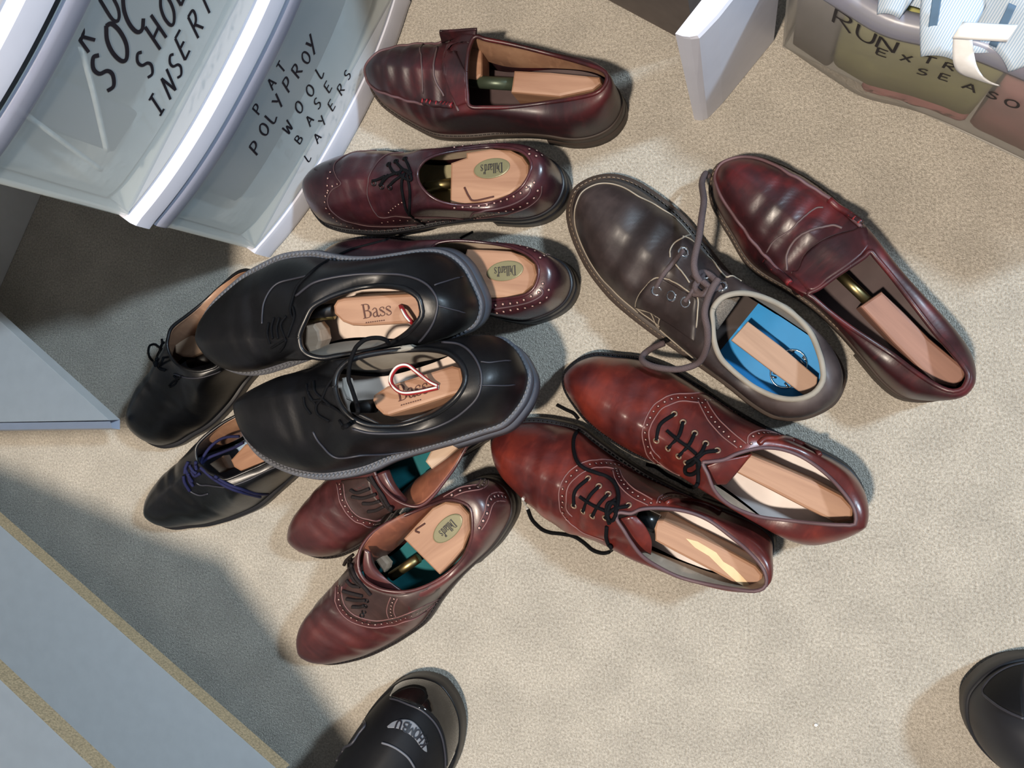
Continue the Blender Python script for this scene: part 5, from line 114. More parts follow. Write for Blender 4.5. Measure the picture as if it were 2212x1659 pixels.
 'B2':{'L':0.3034,'out':[(0.0,0.0),(0.0036,0.0164),(0.0121,0.0284),(0.0273,0.0371),(0.0485,0.04),(0.0758,0.0382),(0.1062,0.0357),(0.1365,0.0364),(0.1669,0.0437),(0.1972,0.0531),(0.2184,0.0557),(0.2427,0.0535),(0.2639,0.0477),(0.2821,0.0375),(0.2943,0.0248),(0.3009,0.0116),(0.3034,0.0),(0.3009,-0.0116),(0.2943,-0.0255),(0.2821,-0.0393),(0.2639,-0.0502),(0.2427,-0.0575),(0.2184,-0.0601),(0.1972,-0.0582),(0.1669,-0.0517),(0.1365,-0.0444),(0.1062,-0.0411),(0.0758,-0.0408),(0.0485,-0.0408),(0.0273,-0.0371),(0.0121,-0.0284),(0.0036,-0.0164)],'mouth':[(0.02,0.0,0.09),(0.028,0.03,0.085),(0.06,0.042,0.08),(0.1,0.042,0.085),(0.13,0.034,0.095),(0.145,0.018,0.1),(0.15,0.0,0.1),(0.145,-0.018,0.1),(0.13,-0.034,0.095),(0.1,-0.042,0.085),(0.06,-0.042,0.08),(0.028,-0.03,0.085)],'th':6,'hh':0.03,'ts':0.022,'toeH':0.058,'welt':0.002,'loc':(0.46,-0.361,0.0),'rot':(0,-0.0,2.8181),'rd':0.05,'bulge':0.006,'det':[('vamp','patch',{'off':0.0012},[[(0.2977,-0.0111,0.0433),(0.2943,-0.0203,0.0388),(0.2859,-0.0323,0.0353),(0.2745,-0.0419,0.0325)],[(0.2976,-0.0108,0.0446),(0.2932,-0.01,0.0589),(0.2856,-0.0108,0.0705),(0.278,-0.0121,0.0776)]]),('stitching','seam',{'r':0.0013,'m':'edge'},[(0.274,-0.0423,0.0306),(0.286,-0.0323,0.0331),(0.2946,-0.0201,0.0373),(0.298,-0.0105,0.0424),(0.2931,-0.0094,0.0595),(0.2856,-0.0102,0.0709),(0.2779,-0.0118,0.0778)])]},
}
X={'tower':((-0.5187,0.1413,0.0),0.9892,0.306,0.0178),'t1':[('R',0.1238,0.3426,0.02),('U',0.1497,0.3337,0.02),('S',0.1058,0.3145,0.026),('O',0.1293,0.3165,0.027),('C',0.1523,0.3154,0.026),('S',0.1246,0.2862,0.02),('H',0.1494,0.2906,0.021),('O',0.1676,0.2904,0.021),('E',0.1848,0.291,0.02),('I',0.1011,0.258,0.017),('N',0.1195,0.2574,0.018),('S',0.1346,0.26,0.018),('E',0.1514,0.2633,0.018),('R',0.1709,0.2614,0.018),('T',0.1876,0.2624,0.018)],'t2':[('P',0.1356,0.1545,0.012),('A',0.1619,0.1537,0.012),('T',0.1783,0.1521,0.012),('P',0.103,0.1305,0.016),('O',0.122,0.1331,0.015),('L',0.1356,0.1333,0.016),('Y',0.151,0.1343,0.016),('P',0.1687,0.1341,0.015),('R',0.184,0.131,0.015),('O',0.1982,0.1279,0.014),('Y',0.2102,0.1276,0.018),('W',0.1341,0.1039,0.014),('O',0.1561,0.1039,0.014),('O',0.175,0.1009,0.014),('L',0.1953,0.1009,0.014),('B',0.1287,0.0803,0.012),('A',0.1506,0.0798,0.013),('S',0.1684,0.0815,0.013),('E',0.1878,0.0788,0.013),('L',0.1173,0.0525,0.012),('A',0.1393,0.0547,0.013),('Y',0.1564,0.0606,0.013),('E',0.1748,0.0597,0.013),('R',0.193,0.0581,0.013),('S',0.2082,0.0588,0.012)],'tote':[(0.0255,0.3067,0.0),(0.0659,0.2729,0.0),(0.0931,0.2525,0.0),(0.1283,0.239,0.0),(0.153,0.2273,0.0),(0.1915,0.2045,0.0),(0.221,0.1861,0.0),(0.3058,0.1333,0.0)],'t3':[('R',0.0528,0.1349,0.034),('U',0.0729,0.136,0.03),('N',0.0904,0.1394,0.028),('E',0.0891,0.1136,0.017),('X',0.1068,0.1146,0.016),('T',0.1221,0.12,0.018),('R',0.1378,0.1191,0.016),('A',0.1526,0.1204,0.016),('S',0.1222,0.0963,0.016),('E',0.1388,0.0982,0.016),('A',0.1589,0.0974,0.018),('S',0.1755,0.0999,0.016),('O',0.1904,0.1007,0.018)],'plate':[(-0.0537,0.2477,0.0),(-0.046,0.2461,0.0),(-0.0383,0.2502,0.0),(-0.0281,0.2601,0.0),(0.0251,0.3221,0.0)],'darkbase':[(-0.1393,0.373,0.0),(-0.0694,0.3262,0.0)],'b1':[(-0.8756,-0.1646,0.034),(-0.4759,-0.4154,0.034),(-0.8568,-0.1727,0.05),(-0.479,-0.4093,0.05)],'b2':[(-0.711,-0.2759,0.174),(-0.5748,-0.3647,0.174)],'tri':[(-0.6766,-0.045,0.07),(-0.832,0.0671,0.07),(-0.8326,-0.0495,0.07)],'cab':[(-0.8502,0.2233,0.0),(-0.9144,0.1143,0.0)],'fleck':(0.0557,-0.3165,0.0),'lint':[(-0.079,0.2403,0.0),(-0.2966,-0.2238,0.0),(-0.2705,-0.2871,0.0),(-0.4393,0.1579,0.0)],'garm':[(0.0571,0.2781,0.17),(0.093,0.2537,0.17),(0.1124,0.2395,0.175),(0.1383,0.2234,0.16),(0.1528,0.223,0.18),(0.1694,0.2301,0.18),(0.1653,0.2223,0.12),(0.1345,0.235,0.2)],'boot_label':[(-0.3748,-0.371,0.0)],'s12line':((0.1064,-0.0292,0.03),(0.1022,0.0272,0.03)),'s12logo':((0.0508,0.0032,0.03),(0.0528,-0.0108,0.03)),'boot_text':[('K',(0.2834,-0.0211,0.0744),(0.5768,-0.6047,0.5492)),('H',(0.2867,-0.0164,0.0757),(0.6093,-0.551,0.5702)),('O',(0.2887,-0.0115,0.0772),(0.6448,-0.405,0.6482)),('M',(0.2898,-0.0057,0.0792),(0.6828,-0.2707,0.6786)),('B',(0.2895,-0.0001,0.0809),(0.7069,-0.1093,0.6989)),('U',(0.287,0.0063,0.0817),(0.6498,0.2626,0.7133))],'upper':[(-0.9229,-0.1595,0),(-0.7689,-0.1881,0),(-0.5698,-0.2504,0),(-0.5162,-0.2615,0),(-0.3985,-0.3931,0),(-0.3479,-0.4474,0),(-0.5979,-0.86,0),(-1.2,-0.75,0)],'straps':[[(0.115,0.3378),(0.0879,0.3102),(0.05,0.2726)],[(0.0584,0.3572),(0.0471,0.3155),(0.0338,0.2665)],[(0.0546,0.1808),(0.0414,0.1052)]]}
# ---------------- helpers ----------------
def lin(c):
    return tuple(((v/255)/12.92 if v/255<=.04045 else ((v/255+.055)/1.055)**2.4) for v in c)+(1,)
MATS={}
def mat(name,col,rough=.5,metal=0,coat=0,spec=.5,var=.12,vs=60,bump=0,bs=400,trans=0,alpha=1,sheen=0):
    if name in MATS: return MATS[name]
    m=bpy.data.materials.new(name); m.use_nodes=True; nt=m.node_tree; b=nt.nodes['Principled BSDF']
    c=lin(col)
    tc=nt.nodes.new('ShaderNodeTexCoord')
    if var>0:
        n=nt.nodes.new('ShaderNodeTexNoise'); n.inputs['Scale'].default_value=vs; n.inputs['Detail'].default_value=3
        nt.links.new(tc.outputs['Object'],n.inputs['Vector'])
        r=nt.nodes.new('ShaderNodeValToRGB'); r.color_ramp.elements[0].position=.3; r.color_ramp.elements[1].position=.7
        r.color_ramp.elements[0].color=tuple(v*(1-var) for v in c[:3])+(1,); r.color_ramp.elements[1].color=tuple(min(1,v*(1+var)) for v in c[:3])+(1,)
        nt.links.new(n.outputs['Fac'],r.inputs['Fac']); nt.links.new(r.outputs['Color'],b.inputs['Base Color'])
    else: b.inputs['Base Color'].default_value=c
    b.inputs['Roughness'].default_value=rough; b.inputs['Metallic'].default_value=metal
    b.inputs['Coat Weight'].default_value=coat; b.inputs['Specular IOR Level'].default_value=spec
    b.inputs['Transmission Weight'].default_value=trans; b.inputs['Alpha'].default_value=alpha
    if sheen: b.inputs['Sheen Weight'].default_value=sheen
    if bump:
        n=nt.nodes.new('ShaderNodeTexNoise'); n.inputs['Scale'].default_value=bs; n.inputs['Detail'].default_value=2
        nt.links.new(tc.outputs['Object'],n.inputs['Vector'])
        bp=nt.nodes.new('ShaderNodeBump'); bp.inputs['Strength'].default_value=bump; bp.inputs['Distance'].default_value=.001
        nt.links.new(n.outputs['Fac'],bp.inputs['Height']); nt.links.new(bp.outputs['Normal'],b.inputs['Normal'])
    MATS[name]=m; return m
def leather(name,dark,mid,light,rough=.34,seed=0.,amount=1.,spec=.5,coat=.25):
    m=bpy.data.materials.new(name); m.use_nodes=True; nt=m.node_tree; b=nt.nodes['Principled BSDF']; L=nt.links.new
    tc=nt.nodes.new('ShaderNodeTexCoord'); mp=nt.nodes.new('ShaderNodeMapping'); mp.inputs['Location'].default_value=(seed,seed*.7,0); L(tc.outputs['Object'],mp.inputs['Vector'])
    n=nt.nodes.new('ShaderNodeTexNoise'); n.inputs['Scale'].default_value=16; n.inputs['Detail'].default_value=4; n.inputs['Roughness'].default_value=.6; L(mp.outputs[0],n.inputs['Vector'])
    r=nt.nodes.new('ShaderNodeValToRGB'); e=r.color_ramp.elements; e[0].position=.34; e[0].color=lin(dark); e[1].position=.68; e[1].color=lin(light); x=e.new(.52); x.color=lin(mid)
    L(n.outputs['Fac'],r.inputs['Fac'])
    # fine scuffs running across the shoe
    mp2=nt.nodes.new('ShaderNodeMapping'); mp2.inputs['Scale'].default_value=(150,30,60); mp2.inputs['Rotation'].default_value=(0,0,.3); L(tc.outputs['Object'],mp2.inputs['Vector'])
    n2=nt.nodes.new('ShaderNodeTexNoise'); n2.inputs['Scale'].default_value=1; n2.inputs['Detail'].default_value=5; L(mp2.outputs[0],n2.inputs['Vector'])
    r2=nt.nodes.new('ShaderNodeValToRGB'); r2.color_ramp.elements[0].position=.55; r2.color_ramp.elements[0].color=(0,0,0,1); r2.color_ramp.elements[1].position=.85; r2.color_ramp.elements[1].color=(.35*amount,)*3+(1,)
    L(n2.outputs['Fac'],r2.inputs['Fac'])
    mx=nt.nodes.new('ShaderNodeMixRGB'); mx.blend_type='ADD'; 
    mul=nt.nodes.new('ShaderNodeMixRGB'); mul.blend_type='MULTIPLY'; mul.inputs[0].default_value=1; mul.inputs[2].default_value=lin(light); L(r2.outputs['Color'],mul.inputs[1])
    mx.inputs[0].default_value=1; L(r.outputs['Color'],mx.inputs[1]); L(mul.outputs[0],mx.inputs[2]); L(mx.outputs[0],b.inputs['Base Color'])
    mr=nt.nodes.new('ShaderNodeMapRange'); mr.inputs['To Min'].default_value=rough-.08; mr.inputs['To Max'].default_value=rough+.14; L(n.outputs['Fac'],mr.inputs['Value']); L(mr.outputs[0],b.inputs['Roughness'])
    b.inputs['Coat Weight'].default_value=coat; b.inputs['Specular IOR Level'].default_value=spec; b.inputs['Coat Roughness'].default_value=.25
    n3=nt.nodes.new('ShaderNodeTexNoise'); n3.inputs['Scale'].default_value=420; n3.inputs['Detail'].default_value=2; L(tc.outputs['Object'],n3.inputs['Vector'])
    ad=nt.nodes.new('ShaderNodeMath'); ad.operation='MULTIPLY_ADD'; ad.inputs[1].default_value=.25; L(n3.outputs['Fac'],ad.inputs[0]); L(n2.outputs['Fac'],ad.inputs[2])
    bp=nt.nodes.new('ShaderNodeBump'); bp.inputs['Strength'].default_value=.18; bp.inputs['Distance'].default_value=.0012; L(ad.outputs[0],bp.inputs['Height']); L(bp.outputs['Normal'],b.inputs['Normal'])
    MATS[name]=m; return m
def wood(name,a,c,scale=1.,ang=0.):
    m=bpy.data.materials.new(name); m.use_nodes=True; nt=m.node_tree; b=nt.nodes['Principled BSDF']; L=nt.links.new
    tc=nt.nodes.new('ShaderNodeTexCoord'); mp=nt.nodes.new('ShaderNodeMapping'); mp.inputs['Scale'].default_value=(7*scale,75*scale,60*scale); mp.inputs['Rotation'].default_value=(0,0,ang); L(tc.outputs['Object'],mp.inputs['Vector'])
    n=nt.nodes.new('ShaderNodeTexNoise'); n.inputs['Scale'].default_value=1; n.inputs['Detail'].default_value=5; n.inputs['Distortion'].default_value=.6; L(mp.outputs[0],n.inputs['Vector'])
    r=nt.nodes.new('ShaderNodeValToRGB'); r.color_ramp.elements[0].position=.3; r.color_ramp.elements[0].color=lin(a); r.color_ramp.elements[1].position=.7; r.color_ramp.elements[1].color=lin(c)
    L(n.outputs['Fac'],r.inputs['Fac']); L(r.outputs['Color'],b.inputs['Base Color']); b.inputs['Roughness'].default_value=.55
    MATS[name]=m; return m
def mesh_obj(name,verts,faces,m,parent=None,smooth=True,kind=None,label=None):
    me=bpy.data.meshes.new(name); me.from_pydata([tuple(v) for v in verts],[],faces); me.validate(); 
    bm=bmesh.new(); bm.from_mesh(me); bmesh.ops.recalc_face_normals(bm,faces=bm.faces); bm.to_mesh(me); bm.free()
    me.materials.append(m)
    if smooth: me.polygons.foreach_set('use_smooth',[True]*len(me.polygons))
    o=bpy.data.objects.new(name,me); COL.objects.link(o)
    if parent: o.parent=parent
    if kind: o['kind']=kind
    if label: o['label']=label
    return o
def thing(name,label,cat,loc=(0,0,0),rot=(0,0,0),group=None):
    o=bpy.data.objects.new(name,None); COL.objects.link(o); o.location=loc; o.rotation_euler=rot; o.empty_display_size=.02
    o['label']=label; o['category']=cat
    if group: o['group']=group
    return o
def tag(o,label,cat,group=None):
    o['label']=label; o['category']=cat
    if group: o['group']=group
    return o
class MB:
    def __init__(s): s.v=[]; s.f=[]
    def add(s,v,f):
        k=len(s.v); s.v+=[Vector(p) for p in v]; s.f+=[tuple(i+k for i in q) for q in f]
    def tube(s,P,r,seg=6,closed=False,flat=1.,taper=None):
        P=[Vector(p) for p in P]; n=len(P); 
        if n<2: return
        rings=[]; up=Vector((0,0,1))
        for i in range(n):
            t=(P[(i+1)%n]-P[(i-1)%n]) if closed else (P[min(i+1,n-1)]-P[max(i-1,0)])
            if t.length<1e-9: t=Vector((1,0,0))
            t.normalize(); a=up-t*up.dot(t)
            if a.length<.2: a=Vector((1,0,0))-t*t.x
            a.normalize(); b=t.cross(a)
            rr=r if taper is None else r*taper(i/(n-1))
            rings.append([P[i]+(a*math.cos(2*math.pi*k/seg)*flat+b*math.sin(2*math.pi*k/seg))*rr for k in range(seg)])
        v=[q for g in rings for q in g]; f=[]
        for i in range(n if closed else n-1):
            for k in range(seg):
                a=i*seg+k;b=i*seg+(k+1)%seg;c=((i+1)%n)*seg+(k+1)%seg;d=((i+1)%n)*seg+k; f.append((a,b,c,d))
        if not closed: f.append(tuple(range(seg))[::-1]); f.append(tuple((n-1)*seg+k for k in range(seg)))
        s.add(v,f)
    def prism(s,poly,z0,z1,b=0.):
        n=len(poly); c=Vector((sum(p[0] for p in poly)/n,sum(p[1] for p in poly)/n,0))
        rows=[]
        def ring(sh,z):
            out=[]
            for i,p in enumerate(poly):
                a=Vector(poly[i-1][:2]).to_3d(); q=Vector(p[:2]).to_3d(); d=Vector(poly[(i+1)%n][:2]).to_3d()
                e1=(q-a); e2=(d-q); e1=e1.normalized() if e1.length>1e-9 else Vector((1,0,0)); e2=e2.normalized() if e2.length>1e-9 else e1
                nn=Vector((e1.y+e2.y,-e1.x-e2.x,0)); nn=nn.normalized() if nn.length>1e-6 else (q-c).normalized()
                out.append(q-nn*sh*ORI+Vector((0,0,z)))
            return out
        area=sum(poly[i][0]*poly[(i+1)%n][1]-poly[(i+1)%n][0]*poly[i][1] for i in range(n)); ORI=1 if area>0 else -1
        if b>0: rows=[ring(b,z0),ring(0,z0+b),ring(0,z1-b),ring(b*.3,z1-b*.3),ring(b,z1)]
        else: rows=[ring(0,z0),ring(0,z1)]
        v=[q for r in rows for q in r]; f=[]
        for j in range(len(rows)-1):
            for i in range(n): f.append((j*n+i,j*n+(i+1)%n,(j+1)*n+(i+1)%n,(j+1)*n+i))
        f.append(tuple(range(n))[::-1]); f.append(tuple((len(rows)-1)*n+i for i in range(n)))
        s.add(v,f)
    def box(s,c,sx,sy,sz,M=None):
        v=[]
        for x in(-1,1):
            for y in(-1,1):
                for z in(-1,1):
                    p=Vector((c[0]+x*sx/2,c[1]+y*sy/2,c[2]+z*sz/2)); v.append(M@p if M else p)
        s.add(v,[(0,1,3,2),(4,6,7,5),(0,4,5,1),(2,3,7,6),(0,2,6,4),(1,5,7,3)])
    def grid(s,rows,closed=False):
        n=len(rows[0]); v=[p for r in rows for p in r]; f=[]
        for j in range(len(rows)-1):
            for i in range(n if closed else n-1): f.append((j*n+i,j*n+(i+1)%n,(j+1)*n+(i+1)%n,(j+1)*n+i))
        s.add(v,f)
    def ribbon(s,P,hw,up,th=.0003):
        """flat stroke along 3-D points P lying on a surface with normals up(list)"""
        n=len(P); L=[];R=[]
        for i in range(n):
            t=(P[min(i+1,n-1)]-P[max(i-1,0)]); t=t.normalized() if t.length>1e-9 else Vector((1,0,0)); sd=up[i].cross(t).normalized()
            h=hw[i] if isinstance(hw,(list,tuple)) else hw
            L.append(P[i]+sd*h+up[i]*th); R.append(P[i]-sd*h+up[i]*th)
        s.grid([L,R])
    def build(s,name,m,parent=None,smooth=True,kind=None,label=None): return mesh_obj(name,s.v,s.f,m,parent,smooth,kind,label)
# ---------------- stroke lettering ----------------
HAND={'A':([[(0,0),(.32,1)],[(.32,1),(.66,0)],[(.12,.36),(.54,.36)]],.7),'B':([[(0,0),(.02,1)],[(.02,1),(.4,.92),(.42,.62),(.04,.52)],[(.04,.52),(.5,.42),(.5,.08),(0,0)]],.55),
'C':([[(.56,.86),(.34,1),(.08,.78),(0,.45),(.1,.12),(.34,0),(.58,.12)]],.6),'E':([[(0,0),(0,1)],[(0,1),(.5,.98)],[(0,.52),(.42,.52)],[(0,0),(.52,.02)]],.55),
'H':([[(0,0),(.02,1)],[(.55,0),(.55,1)],[(0,.48),(.55,.5)]],.6),'I':([[(.2,0),(.22,1)],[(0,1),(.45,1)],[(0,0),(.45,0)]],.5),'K':([[(0,0),(0,1)],[(.5,1),(.02,.42)],[(.14,.55),(.55,0)]],.58),
'L':([[(0,1),(0,0),(.48,.03)]],.5),'M':([[(0,0),(.06,1),(.38,.3),(.7,1),(.76,0)]],.8),'N':([[(0,0),(.03,1)],[(.03,1),(.55,0)],[(.55,0),(.57,1)]],.62),
'O':([[(.3,1),(.06,.78),(0,.45),(.12,.1),(.34,0),(.58,.2),(.62,.55),(.5,.88),(.28,1)]],.64),'P':([[(0,0),(.02,1)],[(.02,1),(.42,.95),(.5,.72),(.36,.5),(.02,.44)]],.54),
'R':([[(0,0),(.02,1)],[(.02,1),(.42,.95),(.48,.74),(.34,.54),(.03,.48)],[(.18,.5),(.56,0)]],.6),'S':([[(.5,.88),(.28,1),(.06,.84),(.12,.6),(.42,.42),(.5,.2),(.3,0),(0,.1)]],.55),
'T':([[(.3,0),(.3,1)],[(0,1),(.62,1)]],.62),'U':([[(0,1),(.02,.25),(.2,0),(.42,.04),(.56,.3),(.58,1)]],.62),'W':([[(0,1),(.14,0),(.36,.7),(.56,0),(.74,1)]],.78),'X':([[(0,0),(.55,1)],[(0,1),(.55,0)]],.58),'Y':([[(0,1),(.28,.5)],[(.58,1),(.16,0)]],.6)}
# serif letters: (points, half width list or number)
T_,K_=.035,.075
SER={'B':([([(.16,0),(.16,1)],K_),([(0,1),(.4,1),(.6,.9),(.6,.64),(.4,.54),(.16,.53)],T_),([(.58,.88),(.62,.77),(.58,.64)],K_),([(.3,.53),(.56,.48),(.68,.28),(.56,.05),(.3,0),(0,0)],T_),([(.65,.42),(.69,.27),(.62,.1)],K_)],.82),
'D':([([(.16,0),(.16,1)],K_),([(0,1),(.4,1),(.66,.85),(.78,.5),(.66,.15),(.4,0),(0,0)],T_),([(.72,.75),(.78,.5),(.72,.25)],K_)],.92),
'a':([([(.06,.52),(.22,.64),(.38,.58),(.4,.4)],T_),([(.4,.48),(.4,.1),(.5,0),(.56,.06)],K_*.8),([(.4,.38),(.16,.3),(.06,.16),(.14,.02),(.28,.02),(.4,.14)],T_*1.3)],.62),
's':([([(.4,.48),(.4,.6),(.22,.64),(.06,.54),(.1,.4),(.36,.26),(.42,.12),(.26,0),(.06,.04),(.04,.16)],T_),([(.1,.46),(.22,.36),(.36,.24)],K_*.9)],.54),
'i':([([(.14,0),(.14,.62)],K_*.8),([(0,0),(.3,0)],T_),([(.02,.6),(.14,.62)],T_),([(.1,.84),(.18,.84)],.06)],.34),'l':([([(.14,0),(.14,1.02)],K_*.8),([(0,0),(.3,0)],T_),([(.02,1),(.14,1.02)],T_)],.34),
'r':([([(.14,0),(.14,.62)],K_*.8),([(0,0),(.3,0)],T_),([(.02,.6),(.14,.62)],T_),([(.14,.45),(.26,.6),(.4,.58)],T_*1.4)],.46),
'd':([([(.42,0),(.42,1.02)],K_*.8),([(.42,.5),(.26,.64),(.1,.54),(.04,.32),(.1,.08),(.24,0),(.42,.12)],T_*1.3),([(.3,1),(.42,1.02)],T_),([(.42,0),(.54,.02)],T_)],.6),
"'":([([(.08,1.02),(.05,.78)],.05)],.2)}
def dens(pts,k=4):
    return [Vector((p[0],p[1],0)) for p in (spline([(a,b,0) for a,b in pts],False,k) if len(pts)>2 else [(pts[0][0]+(pts[1][0]-pts[0][0])*i/4,pts[0][1]+(pts[1][1]-pts[0][1])*i/4) for i in range(5)])]
# ---------------- common materials ----------------
mat('thread',(120,84,82),.7); mat('whitethread',(150,140,126),.7); mat('palethread',(96,98,106),.7); mat('edge',(88,78,80),.6); mat('redthread',(140,24,30),.6)
mat('stitchred',(128,22,30),.6); mat('loopwhite',(205,200,190),.6); mat('brass',(150,136,96),.38,1.,var=.1); mat('chrome',(225,228,232),.12,1.,var=0); mat('darkmetal',(40,38,40),.35,.8); mat('clear',(190,190,190),.25)
mat('greenmetal',(70,80,66),.4,.5); mat('dark',(18,14,14),.5); mat('blackplastic',(14,18,20),.25); mat('badge',(112,108,80),.4,.15,var=.08)
mat('eyelet_ring',(140,118,100),.45,.4); mat('ink',(16,14,24),.55,var=.1); mat('burnt',(70,34,26),.7,var=.1); mat('mesh',(105,98,90),.8,var=.5,vs=900,bump=.6,bs=900)
wood('cedar',(134,96,74),(164,126,100)); wood('palewood',(156,130,108),(182,158,136)); wood('paleplate',(172,160,150),(196,188,178)); mat('sapwood',(206,178,138),.6); wood('lath',(132,102,82),(158,126,104)); wood('redwood',(112,78,66),(146,106,90))
mat('rubbersole',(46,46,50),.6,bump=.2,bs=300); mat('darkedge',(40,34,32),.5); mat('brownsole',(58,48,42),.55)
# ---------------- carpet ----------------
m=bpy.data.materials.new('carpet'); m.use_nodes=True; nt=m.node_tree; b=nt.nodes['Principled BSDF']; Lk=nt.links.new
tc=nt.nodes.new('ShaderNodeTexCoord')
n1=nt.nodes.new('ShaderNodeTexNoise'); n1.inputs['Scale'].default_value=430; n1.inputs['Detail'].default_value=4; n1.inputs['Roughness'].default_value=.75
n2=nt.nodes.new('ShaderNodeTexNoise'); n2.inputs['Scale'].default_value=22; n2.inputs['Detail'].default_value=4
n3=nt.nodes.new('ShaderNodeTexNoise'); n3.inputs['Scale'].default_value=900; n3.inputs['Detail'].default_value=2
for n in(n1,n2,n3): Lk(tc.outputs['Object'],n.inputs['Vector'])
r1=nt.nodes.new('ShaderNodeValToRGB'); r1.color_ramp.elements[0].position=.30; r1.color_ramp.elements[0].color=lin((156,147,133)); r1.color_ramp.elements[1].position=.66; r1.color_ramp.elements[1].color=lin((230,222,208))
r2=nt.nodes.new('ShaderNodeValToRGB'); r2.color_ramp.elements[0].position=.35; r2.color_ramp.elements[0].color=(.86,.86,.86,1); r2.color_ramp.elements[1].position=.65; r2.color_ramp.elements[1].color=(1,1,1,1)
mx=nt.nodes.new('ShaderNodeMixRGB'); mx.blend_type='MULTIPLY'; mx.inputs[0].default_value=1
Lk(n1.outputs['Fac'],r1.inputs['Fac']); Lk(n2.outputs['Fac'],r2.inputs['Fac']); Lk(r1.outputs['Color'],mx.inputs[1]); Lk(r2.outputs['Color'],mx.inputs[2]); Lk(mx.outputs[0],b.inputs['Base Color'])
b.inputs['Roughness'].default_value=.95; b.inputs['Specular IOR Level'].default_value=.1; b.inputs['Sheen Weight'].default_value=.2
ad=nt.nodes.new('ShaderNodeMath'); ad.operation='ADD'; Lk(n1.outputs['Fac'],ad.inputs[0]); Lk(n3.outputs['Fac'],ad.inputs[1])
bp=nt.nodes.new('ShaderNodeBump'); bp.inputs['Strength'].default_value=.85; bp.inputs['Distance'].default_value=.004; Lk(ad.outputs[0],bp.inputs['Height']); Lk(bp.outputs['Normal'],b.inputs['Normal'])
MATS['carpet']=m
mesh_obj('floor',[(-2.2,-2,0),(1.6,-2,0),(1.6,1.8,0),(-2.2,1.8,0)],[(0,1,2,3)],m,kind='structure',smooth=False)
# ---------------- white furniture ----------------
mat('melamine',(214,213,212),.30,var=.03); mat('chipboard',(200,176,140),.85,var=.3,vs=500,bump=.5,bs=500); mat('white_plastic',(205,208,222),.35,var=.02); mat('taupe',(92,84,80),.7)
def clear_mat(name,col,a):
    m=bpy.data.materials.new(name); m.use_nodes=True; nt=m.node_tree; b=nt.nodes['Principled BSDF']; b.inputs['Base Color'].default_value=lin(col); b.inputs['Roughness'].default_value=.32; b.inputs['Alpha'].default_value=a
    b.inputs['Subsurface Weight'].default_value=0; MATS[name]=m; return m
clear_mat('clear_plastic',(214,222,222),.52); clear_mat('clear_lip',(150,152,170),.7); clear_mat('tote_plastic',(196,194,188),.42)
d1=(Vector(X['b1'][3])-Vector(X['b1'][2])); d1.z=0; d1.normalize(); nb=Vector((d1.y,-d1.x,0))   # nb points away from the carpet
if nb.dot(Vector((-1,-1,0)))<0: nb=-nb
unit=thing('shelf_unit','white melamine shelving with raw chipboard front edges at the lower left','shelf',tuple(Vector((X['b1'][2][0],X['b1'][2][1],0))))
o0=Vector(unit.location)
def shelf(pt,z,th=.016,depth=.33,a0=-.30,a1=.452):
    p=Vector((pt[0],pt[1],0))-o0; q=[p+d1*a0,p+d1*a1,p+d1*a1+nb*depth,p+d1*a0+nb*depth]
    mb=MB(); mb.prism([v+nb*.0008 if i<2 else v for i,v in enumerate(q)],z-th,z,.0003); s=mb.build('shelf',MATS['melamine'],unit,smooth=False)
    mb=MB(); mb.prism([q[0],q[1],q[1]+nb*.0008,q[0]+nb*.0008],z-th,z); mb.build('raw_edge',MATS['chipboard'],s,smooth=False)
shelf(X['b1'][2],.05); shelf(X['b2'][0],.19); 
up=[Vector(v)-o0 for v in X['upper']]
mb=MB(); mb.prism([Vector((v.x,v.y,0)) for v in up],.484,.50,.0005); mb.build('shadow_shelf',MATS['melamine'],unit,smooth=False)  # unseen shelf added overhead, outlined so its shadow gives the bluish floor area
p=Vector((X['b1'][2][0],X['b1'][2][1],0))-o0
for a in (-.316,.452): mb=MB(); b0=nb*(.07 if a>0 else 0); q=[p+d1*a+b0,p+d1*(a+.016)+b0,p+d1*(a+.016)+nb*.33,p+d1*a+nb*.33]; mb.prism(q,0,1.0,.0005); mb.build('side_panel',MATS['melamine'],unit,smooth=False)
cab=thing('white_cabinet','low white cabinet base with a pointed shelf corner at the left edge','cabinet',X['cab'][1])
o1=Vector(cab.location); c0_,c1_=[Vector(v)-o1 for v in X['cab']]; dc=(c0_-c1_).normalized(); nc=Vector((-dc.y,dc.x,0)); 
if nc.x>0: nc=-nc
mb=MB(); mb.prism([c1_-dc*.02,c0_+dc*.10,c0_+dc*.10+nc*.3,c1_-dc*.02+nc*.3],0,.40,.001); mb.build('cabinet_side',MATS['melamine'],cab,smooth=False)
t0,t1,t2=[Vector((v[0],v[1],0))-o1 for v in X['tri']]; e1=(t1-t0).normalized(); e2=(t2-t0).normalized()
mb=MB(); mb.prism([t0,t0+e1*.26,t0+e1*.26+e2*.2,t0+e2*.42],.054,.07,.0004); mb.build('shelf_board',MATS['melamine'],cab,smooth=False)
nE=Vector((e2.y,-e2.x,0)); nE=nE if nE.y<0 else -nE
mb=MB(); mb.grid([[t0+nE*.0+e1*-.002+Vector((0,0,.0702)),t0+e2*.42+Vector((0,0,.0702))],[t0+nE*.009+Vector((0,0,.066)),t0+e2*.42+nE*.009+Vector((0,0,.066))],[t0+nE*.011+Vector((0,0,.055)),t0+e2*.42+nE*.011+Vector((0,0,.055))],[t0+Vector((0,0,.0545)),t0+e2*.42+Vector((0,0,.0545))]]); mb.build('edge_band',MATS['white_plastic'],cab,smooth=False)
